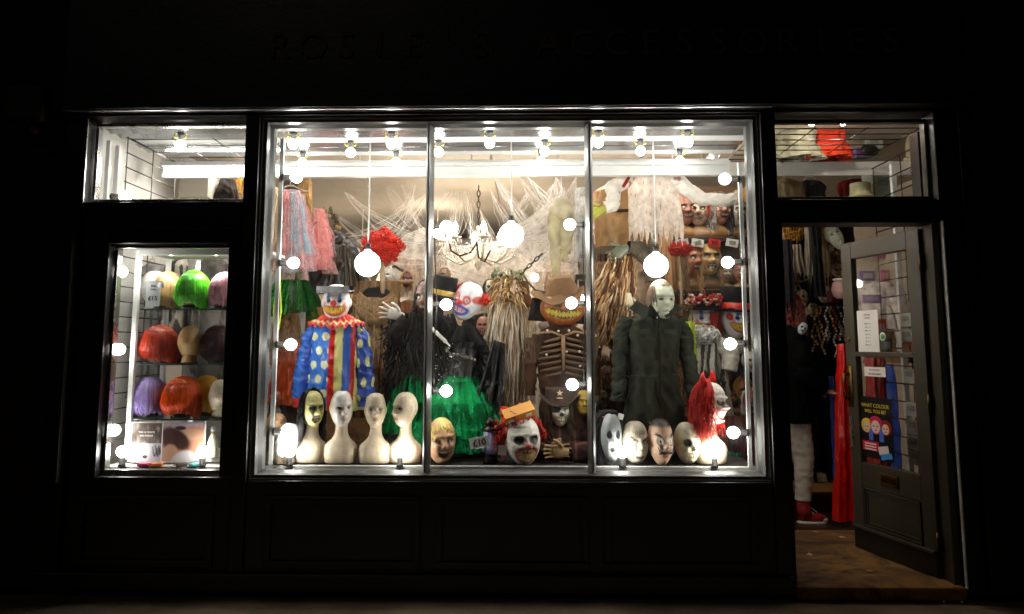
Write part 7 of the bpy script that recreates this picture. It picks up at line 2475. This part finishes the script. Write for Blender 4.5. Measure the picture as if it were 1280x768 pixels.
t = hang('bead_necklaces', 'rack of glinting bead necklaces between the shopper and the door', 'necklaces', 1040, 385, 1.75)
for k in range(16):
    g = Geo()
    x = -.14 + .28 * (k % 8) / 7 + q.normal() * .01
    L = q.uniform(.12, .34)
    z0_ = -.0 - .14 * (k // 8)
    col = hexa(['#d8d4cc', '#c9a24a', '#e6e2dc', '#a83028', '#8a8a90', '#d9b0a0'][q.integers(6)])
    for i in range(int(L / .022)):
        g.ell((x + .012 * math.sin(i + k), .02 * (k // 8), z0_ - .022 * i), (.010, .008, .011), 6, 5, C=col * q.uniform(.1, 1.2))
    obj('strand', g, mat('bead', vc=True, rough=.15, bump=0), t)
obj('rail', Geo().tube([(-.17, .01, .01), (.17, .01, .01)], .006, k=6, C=c('#3a3430')), LATEX(), t)
for k, (px, py, col, lab) in enumerate(((1030, 338, '#a06a4a', 'tan'), (1046, 338, '#c9b0a0', 'pink white'), (1034, 325, '#7a4a34', 'brown'), (1049, 322, '#8a7a68', 'grey'))):
    P = at(px, py, 1.9)
    t = thing('novelty_mask', '%s novelty half mask hung above the necklaces in the doorway' % lab, 'mask', P)
    obj('face', head_geo(p_flesh(col, 80 + k), n=40, m=32, w=.045, d=.04, h=.06), LATEX(), t)
cloth('added_dark_curtain', 'dark brown curtain added to darken the wall at the back of the doorway', 'curtain', 968, 250, 1066, 420, 2.7, '#1c1411', 90, top=1., amp=.05, nf=11)  # added dark cloth that takes down the brightness of the wall behind
cloth('black_lace_gown', 'black lace gown hanging at the left edge of the doorway', 'gown', 976, 300, 992, 400, 1.45, '#17131a', 91, top=.7, rag=.4, nf=4)
cloth('brown_fur_cape', 'brown fur cape hanging high in the doorway', 'cape', 1028, 276, 1052, 330, 1.95, '#5a4230', 92, top=.8, rag=.4, k=.8)
# red and blue cape beside the door
cloth('red_satin_cape', 'shiny red satin cape hanging down to the floor beside the door', 'cape', 1032, 430, 1084, 641, 1.30, '#d41a10', 81, top=.45, amp=.03, nf=4, m=mat('wet_satin', vc=True, rough=.22, var=.15, bump=.8, bscale=22), k=.15)
cloth('blue_satin_cape', 'blue satin cape edge behind the red one', 'cape', 1034, 470, 1042, 630, 1.5, '#2a4a9a', 82, top=.6, m=SATIN(), nf=2)
cloth('red_satin_dress', 'red satin dress seen through the door glass above the poster', 'dress', 1078, 448, 1110, 640, 1.15, '#a8140f', 83, top=.8, m=SATIN(), nf=4)
cloth('blue_satin_cloak', 'blue satin sash seen through the door glass beside the red dress', 'sash', 1106, 455, 1120, 580, 1.1, '#2f4a9c', 84, top=.7, m=SATIN(), nf=2)
costume('white T-shirt costume with a purple label behind the door glass', 1098, 352, 1.2, .26, .34, '#d9cdc4', 601)
costume('tan fringed costume behind the lower half of the upper door glass', 1115, 385, 1.3, .3, .4, '#8a5a34', 602, sl=False)
for k, (px, py, w, h, col, lab) in enumerate(((1084, 345, .10, .07, '#6a4a9a', 'purple'), (1090, 374, .13, .06, '#b080c0', 'lilac'), (1098, 318, .09, .06, '#d8a0b0', 'pink'), (1106, 345, .06, .08, '#d0487a', 'magenta'), (1100, 410, .08, .12, '#c8341c', 'red'), (1108, 432, .07, .10, '#2a4a34', 'dark green'))):
    tag(obj('costume_packet', Geo().box((0, 0, 0), (w, .02, h), C=c(col)).box((0, -.012, 0), (w * .6, .004, h * .5), C=hexa(col) * .5 + .3), PRINT(), None, at(px, py, 1.05), smooth=False), '%s costume packet hanging behind the upper door glass' % lab, 'packet')
for k, (py, col, lab) in enumerate(((400, '#cfc8be', 'first'), (420, '#d3ccc2', 'second'), (436, '#b05a3c', 'third'), (470, '#cfcac2', 'fourth'), (512, '#d0ccc4', 'fifth'), (534, '#c6c2ba', 'sixth'), (553, '#ccc8c0', 'seventh'), (572, '#c0bcb4', 'eighth'))):
    P = at(1147, py, .55)
    tag(obj('white_packet', Geo().box((0, 0, 0), (.018, .13, .085), C=c(col)).box((-.011, 0, .01), (.004, .08, .03), C=hexa(col) * .6), PRINT(), None, (2.475, P.y, P.z), smooth=False), '%s pale packet from the top on the wire rack behind the door' % lab, 'packet', 'packets on the wire rack')

# notices on the street face of the door glass
def on_door(u, z, off=.006):
    return DM @ Vector((u, off, z)), (0, 0, DA + PI)


def du(px, py):
    """distance from the hinge and height where a photo pixel meets the door"""
    best = None
    for k in range(400):
        u = DW * k / 399
        P = DM @ Vector((u, .01, 0))
        a_ = at(px, py, P.y)
        if best is None or abs(a_.x - P.x) < best[0]:
            best = (abs(a_.x - P.x), u, a_.z)
    return best[1], best[2]


def notice(label, x0, y0, x1, y1, col, lines, nm='notice', extra=None):
    (u0, z0_), (u1, z1_) = du(x0, y1), du(x1, y0)
    w, h = abs(u1 - u0), abs(du((x0 + x1) / 2, y0)[1] - du((x0 + x1) / 2, y1)[1])
    P, R = on_door((u0 + u1) / 2, du((x0 + x1) / 2, y1)[1])
    t = thing(nm, label, 'notice', P, R)
    obj('paper', Geo().box((0, 0, h / 2), (w, .002, h), C=c(col)), PRINT(), t, smooth=False)
    g = Geo()
    for txt, fz, s, cc in lines:
        g.cat(text(txt, s * h, .0008, c(cc)).xf(TR(0, -.0018, fz * h)))
    if lines:
        obj('lettering', g, PRINT(), t, smooth=False)
    return t, w, h


notice('tall white opening hours notice taped inside the upper door glass', 1073, 388, 1096, 443, '#e8e4dc', [('OPENING', .88, .035, '#8a5a6a'), ('HOURS', .81, .035, '#8a5a6a'), ('MON  11 - 6', .68, .026, '#4a4a4a'), ('TUE  11 - 6', .60, .026, '#4a4a4a'), ('WED  11 - 6', .52, .026, '#4a4a4a'), ('THU  11 - 6', .44, .026, '#4a4a4a'), ('FRI  11 - 6', .36, .026, '#4a4a4a'), ('SAT  11 - 6', .28, .026, '#4a4a4a'), ('SUN  12 - 5', .20, .026, '#4a4a4a')])
notice('small white sticker notice just below the door mid bar', 1080, 459, 1106, 471, '#e6e0d8', [('NO REFUNDS', .60, .18, '#a05a5a'), ('NO EXCHANGE', .18, .18, '#3a3a3a')])
t, w, h = notice('black poster of three women with coloured hair in the lower door glass', 1077, 497, 1113, 574, '#0f0d10', [('WHAT COLOUR', .83, .062, '#dcc93a'), ('WILL YOU BE?', .74, .055, '#dcc93a')], 'poster')
g = Geo()
for cx_, cz_, s_, hair, sk in ((-.28, .50, .8, '#d8b93a', '#e3b89a'), (.30, .50, .8, '#8a1f2a', '#e3b89a'), (.0, .52, 1., '#c21f4a', '#e8c4b4')):
    W_, H_ = w * .16 * s_, h * .10 * s_
    g.ell((cx_ * w, -.002, cz_ * h + .01), (W_ * 1.4, .001, H_ * 1.5), 18, 10, C=c(hair))
    if cx_ == 0:
        g.box((-W_ * 1.0, -.0022, (cz_ - .12) * h), (W_ * .8, .001, H_ * 2.2), C=c('#4a6ac0'))
        g.box((W_ * 1.0, -.0022, (cz_ - .12) * h), (W_ * .8, .001, H_ * 2.2), C=c('#4a6ac0'))
    g.ell((cx_ * w, -.0035, cz_ * h), (W_ * .85, .001, H_ * 1.05), 16, 10, C=c(sk))
    for e in (-1, 1):
        g.ell((cx_ * w + e * W_ * .35, -.0045, cz_ * h + H_ * .1), (W_ * .2, .0006, H_ * .1), 8, 6, C=BLK)
    g.ell((cx_ * w, -.0045, cz_ * h - H_ * .55), (W_ * .25, .0006, H_ * .1), 8, 6, C=c('#b02a3a'))
g.box((-.18 * w, -.005, .2 * h), (.5 * w, .001, .15 * h), C=c('#c22030'))
g.box((.22 * w, -.006, .16 * h), (.3 * w, .001, .13 * h), ROT('Y', -.2)[:3, :3], C=c('#d8c8c0'))
g.box((.30 * w, -.0065, .07 * h), (.34 * w, .001, .09 * h), ROT('Y', -.2)[:3, :3], C=c('#3a8ac8'))
for k in range(3):
    g.box((-.18 * w, -.0062, (.235 - .045 * k) * h), (.36 * w, .0008, .022 * h), C=c('#f0dcd8'))
obj('picture', g, PRINT(), t, smooth=False)
P, R = on_door(*(lambda a_: (a_[0], a_[1]))(du(1103, 421)))
t = thing('round_sticker', 'round green and white sticker inside the upper door glass', 'sticker', P, R)
obj('disc', Geo().lathe([(0, 0), (.026, 0), (.026, .002), (0, .002)], 24, C=c('#dfe6d4')).xf(ROT('X', PI / 2)), PRINT(), t)
obj('ring', Geo().lathe([(0, .0025), (.017, .0025), (.017, .004), (0, .004)], 24, C=c('#3f8a4a')).xf(ROT('X', PI / 2)), PRINT(), t)
# litter on the entrance floor
P = at(1130, 706, .3)
t = tag(obj('red_petal', Geo().ell((0, 0, 0), (.022, .014, .006), 10, 8, C=c('#c41a14')).ell((.02, .006, .002), (.014, .012, .006), 8, 6, C=c('#c41a14')), CLOTH(), None, (at(1130, 706, .38).x, .38, .040)), 'small red petal on the entrance floor by the kick board', 'petal')
a_ = at(1040, 660, 1.35)
tag(obj('paper_strip', Geo().box((0, 0, 0), (.012, .20, .002), RZ(-.5)[:3, :3], C=c('#c9bda8')), PRINT(), None, (a_.x, 1.2, .038), smooth=False), 'thin pale paper strip lying on the entrance floor', 'litter')
a_ = at(1010, 606, 2.2)
tag(obj('crumpled_bag', torso_geo([(.07, .01, .01, 0), (.06, .06, .04, 0), (.02, .12, .08, 0), (0, .13, .09, 0), (0, .01, .01, 0)], shade(c('#cfc29a'), .3), 6, n=40, m=30, fold=.03, wr=.02), CLOTH(), None, (at(1022, 608, 2.3).x, 2.3, .194)), 'crumpled cream bag on the raised floor behind the shopper', 'bag')

qq = np.random.default_rng(12)
for k, (px, py, Y_, col, lab) in enumerate(((1015, 690, .55, '#b8a888', 'pale paper scrap on the entrance floor by the left jamb'), (1052, 672, 1.0, '#d8ccb4', 'torn receipt on the entrance floor below the red cape'), (1090, 716, .22, '#9a8a70', 'dry leaf on the threshold in the middle of the doorway'), (1022, 668, 1.1, '#c8b898', 'crumpled ticket in front of the red shoe'))):
    P = at(px, py, Y_)
    g = drape_geo(.03, .036, .03, c(col), amp=.004, nf=3, seed=k, n=8, m=8, wr=.004).xf(ROT('X', PI / 2))
    tag(obj('paper_scrap', g, CLOTH(), None, (P.x, Y_, .056), (0, 0, qq.uniform(0, 3))), lab, 'litter')

# ---------------------------------------------------------------- the shopper
PY = 1.5
foot = at(1003, 648, PY)
t = thing('person', 'person in a black coat, white cropped trousers and red high top shoes, facing right', 'person', (foot.x, PY, .036), (0, 0, 0))
HH = at(1005, 372, PY).z - .036
kk = HH / 1.68
# body: one continuous skinned figure facing +X
J = {'pelvis': (-.06, 0, .92), 'spine': (-.06, 0, 1.12), 'chest': (-.05, 0, 1.30), 'neck': (-.04, 0, 1.44), 'headb': (-.02, 0, 1.50), 'crown': (-.0, 0, 1.64),
     'lh': (-.05, -.08, .88), 'lk': (0, -.09, .48), 'la': (-.02, -.09, .09), 'lt': (.10, -.09, .03),
     'rh': (-.05, .08, .88), 'rk': (-.08, .09, .48), 'ra': (-.22, .10, .09), 'rt': (-.10, .10, .03),
     'ls': (-.05, -.17, 1.38), 'le': (-.03, -.21, 1.10), 'lw': (.14, -.18, .98),
     'rs': (-.05, .17, 1.38), 're': (-.03, .21, 1.10), 'rw': (.14, .18, .98)}
RAD = {'pelvis': (.12, .15), 'spine': (.10, .13), 'chest': (.11, .15), 'neck': (.05, .05), 'headb': (.055, .05), 'crown': (.05, .05), 'lh': (.085, .085), 'lk': (.055, .055), 'la': (.036, .036), 'lt': (.03, .03),
       'rh': (.085, .085), 'rk': (.055, .055), 'ra': (.036, .036), 'rt': (.03, .03), 'ls': (.055, .055), 'le': (.042, .042), 'lw': (.028, .028), 'rs': (.055, .055), 're': (.042, .042), 'rw': (.028, .028)}
E = [('pelvis', 'spine'), ('spine', 'chest'), ('chest', 'neck'), ('neck', 'headb'), ('headb', 'crown'), ('pelvis', 'lh'), ('lh', 'lk'), ('lk', 'la'), ('la', 'lt'), ('pelvis', 'rh'), ('rh', 'rk'), ('rk', 'ra'), ('ra', 'rt'), ('chest', 'ls'), ('ls', 'le'), ('le', 'lw'), ('chest', 'rs'), ('rs', 're'), ('re', 'rw')]
names = list(J)
me = bpy.data.meshes.new('body')
me.from_pydata([np.array(J[k]) * kk for k in names], [(names.index(a), names.index(b)) for a, b in E], [])
body = bpy.data.objects.new('body', me)
COL.objects.link(body)
body.parent = t
sk = body.modifiers.new('skin', 'SKIN')
for i, k in enumerate(names):
    me.skin_vertices[0].data[i].radius = RAD[k]
    me.skin_vertices[0].data[i].use_root = (k == 'pelvis')
sd = body.modifiers.new('sub', 'SUBSURF')
sd.levels = sd.render_levels = 2
me.materials.append(mat('skin', c('#c99a80'), .55, var=.1))
hd = obj('head', head_geo(lambda C, fx, fz, fr, P: p_bust('#4a2a1c', '#a85a50', '#2a1a14')(C, fx, fz, fr, P), w=.075, d=.092, h=.115, base=c('#d8ab90')), LATEX(), t, np.array((.0, 0, 1.575)) * kk, (0, rad(14), rad(80)))
obj('hair', strands(420, .20, .08, .097, .122, c('#6a2314'), 6, cover=(.9, 5.4), wild=.012, r=.003), HAIR(), hd)
BLKC = shade(c('#070606'), .3)
obj('coat', torso_geo([(1.50, .06, .06, -.0), (1.46, .08, .10, 0), (1.42, .10, .185, 0), (1.30, .14, .20, 0), (1.05, .14, .19, 0), (.80, .17, .21, 0), (.74, .175, .215, 0)], BLKC, 3, wr=.012).xf(TR(-.05 * kk, 0, 0) @ np.diag([kk, kk, kk, 1])), mat('black_wool', vc=True, rough=.95, spec=.08), t)
for s in (-1, 1):
    pth = [np.array(p) * kk for p in ((-.05, s * .17, 1.40), (-.04, s * .215, 1.24), (-.03, s * .22, 1.10), (.06, s * .20, 1.03), (.13, s * .18, .985))]
    obj('sleeve', sleeve_geo(pth, [.07, .07, .065, .06, .05], BLKC, 5 + s), mat('black_wool'), t)
    obj('hand', hand_geo(c('#c99a80'), .95, .08, .4, mirror=s).xf(ROT('Y', rad(105)) @ ROT('Z', rad(90) * s)), mat('skin'), t, np.array((.18, s * .175, .965)) * kk)
    an = (-.02, s * .09, .0) if s < 0 else (-.22, .10, 0)
    kn = (.0, s * .09, .48) if s < 0 else (-.08, .09, .48)
    obj('trousers', sleeve_geo([np.array(p) * kk for p in ((-.05, s * .08, .92), (-.03, s * .088, .70), kn, (kn[0] * .5 + an[0] * .5 + .0, kn[1], .32), (an[0], an[1], .175))], [.098, .088, .070, .062, .055], shade(c('#cfc7b6'), .15), 8 + s, n=48, m=70, wr=.004), CLOTH(), t)
    sh_ = obj('shoe', Geo().tube([np.array(p) * kk for p in ((an[0], an[1], .17), (an[0], an[1], .10), (an[0] + .02, an[1], .06))], [.045, .047, .05], k=16, C=c('#9a1414')).ell(np.array((an[0] + .065, an[1], .045)) * kk, (.105 * kk, .043, .04), 20, 12, C=c('#9a1414')), mat('red_canvas', vc=True, rough=.7, bump=.3, bscale=200), t)
    obj('sole', Geo().ell(np.array((an[0] + .06, an[1], .016)) * kk, (.118 * kk, .05, .022), 20, 8, C=c('#dcd6cc')).ell(np.array((an[0] + .14, an[1], .036)) * kk, (.035, .036, .024), 14, 8, C=c('#dcd6cc')), LATEX(), sh_)
    obj('laces', Geo().tube([np.array((an[0] + .045 + .02 * k, an[1] + (.02 if k % 2 else -.02), .13 - .017 * k)) * kk for k in range(6)], .004, k=5, C=c('#e6e0d8')), LATEX(), sh_)
t = thing('white_half_mask', 'white half mask held up beside the shopper', 'mask', at(1003, 411, PY - .25), (0, rad(30), 0))
obj('face', head_geo(p_ghost, n=40, m=32, w=.032, d=.02, h=.045, ear=0, base=c('#d6ccbb')), LATEX(), t)
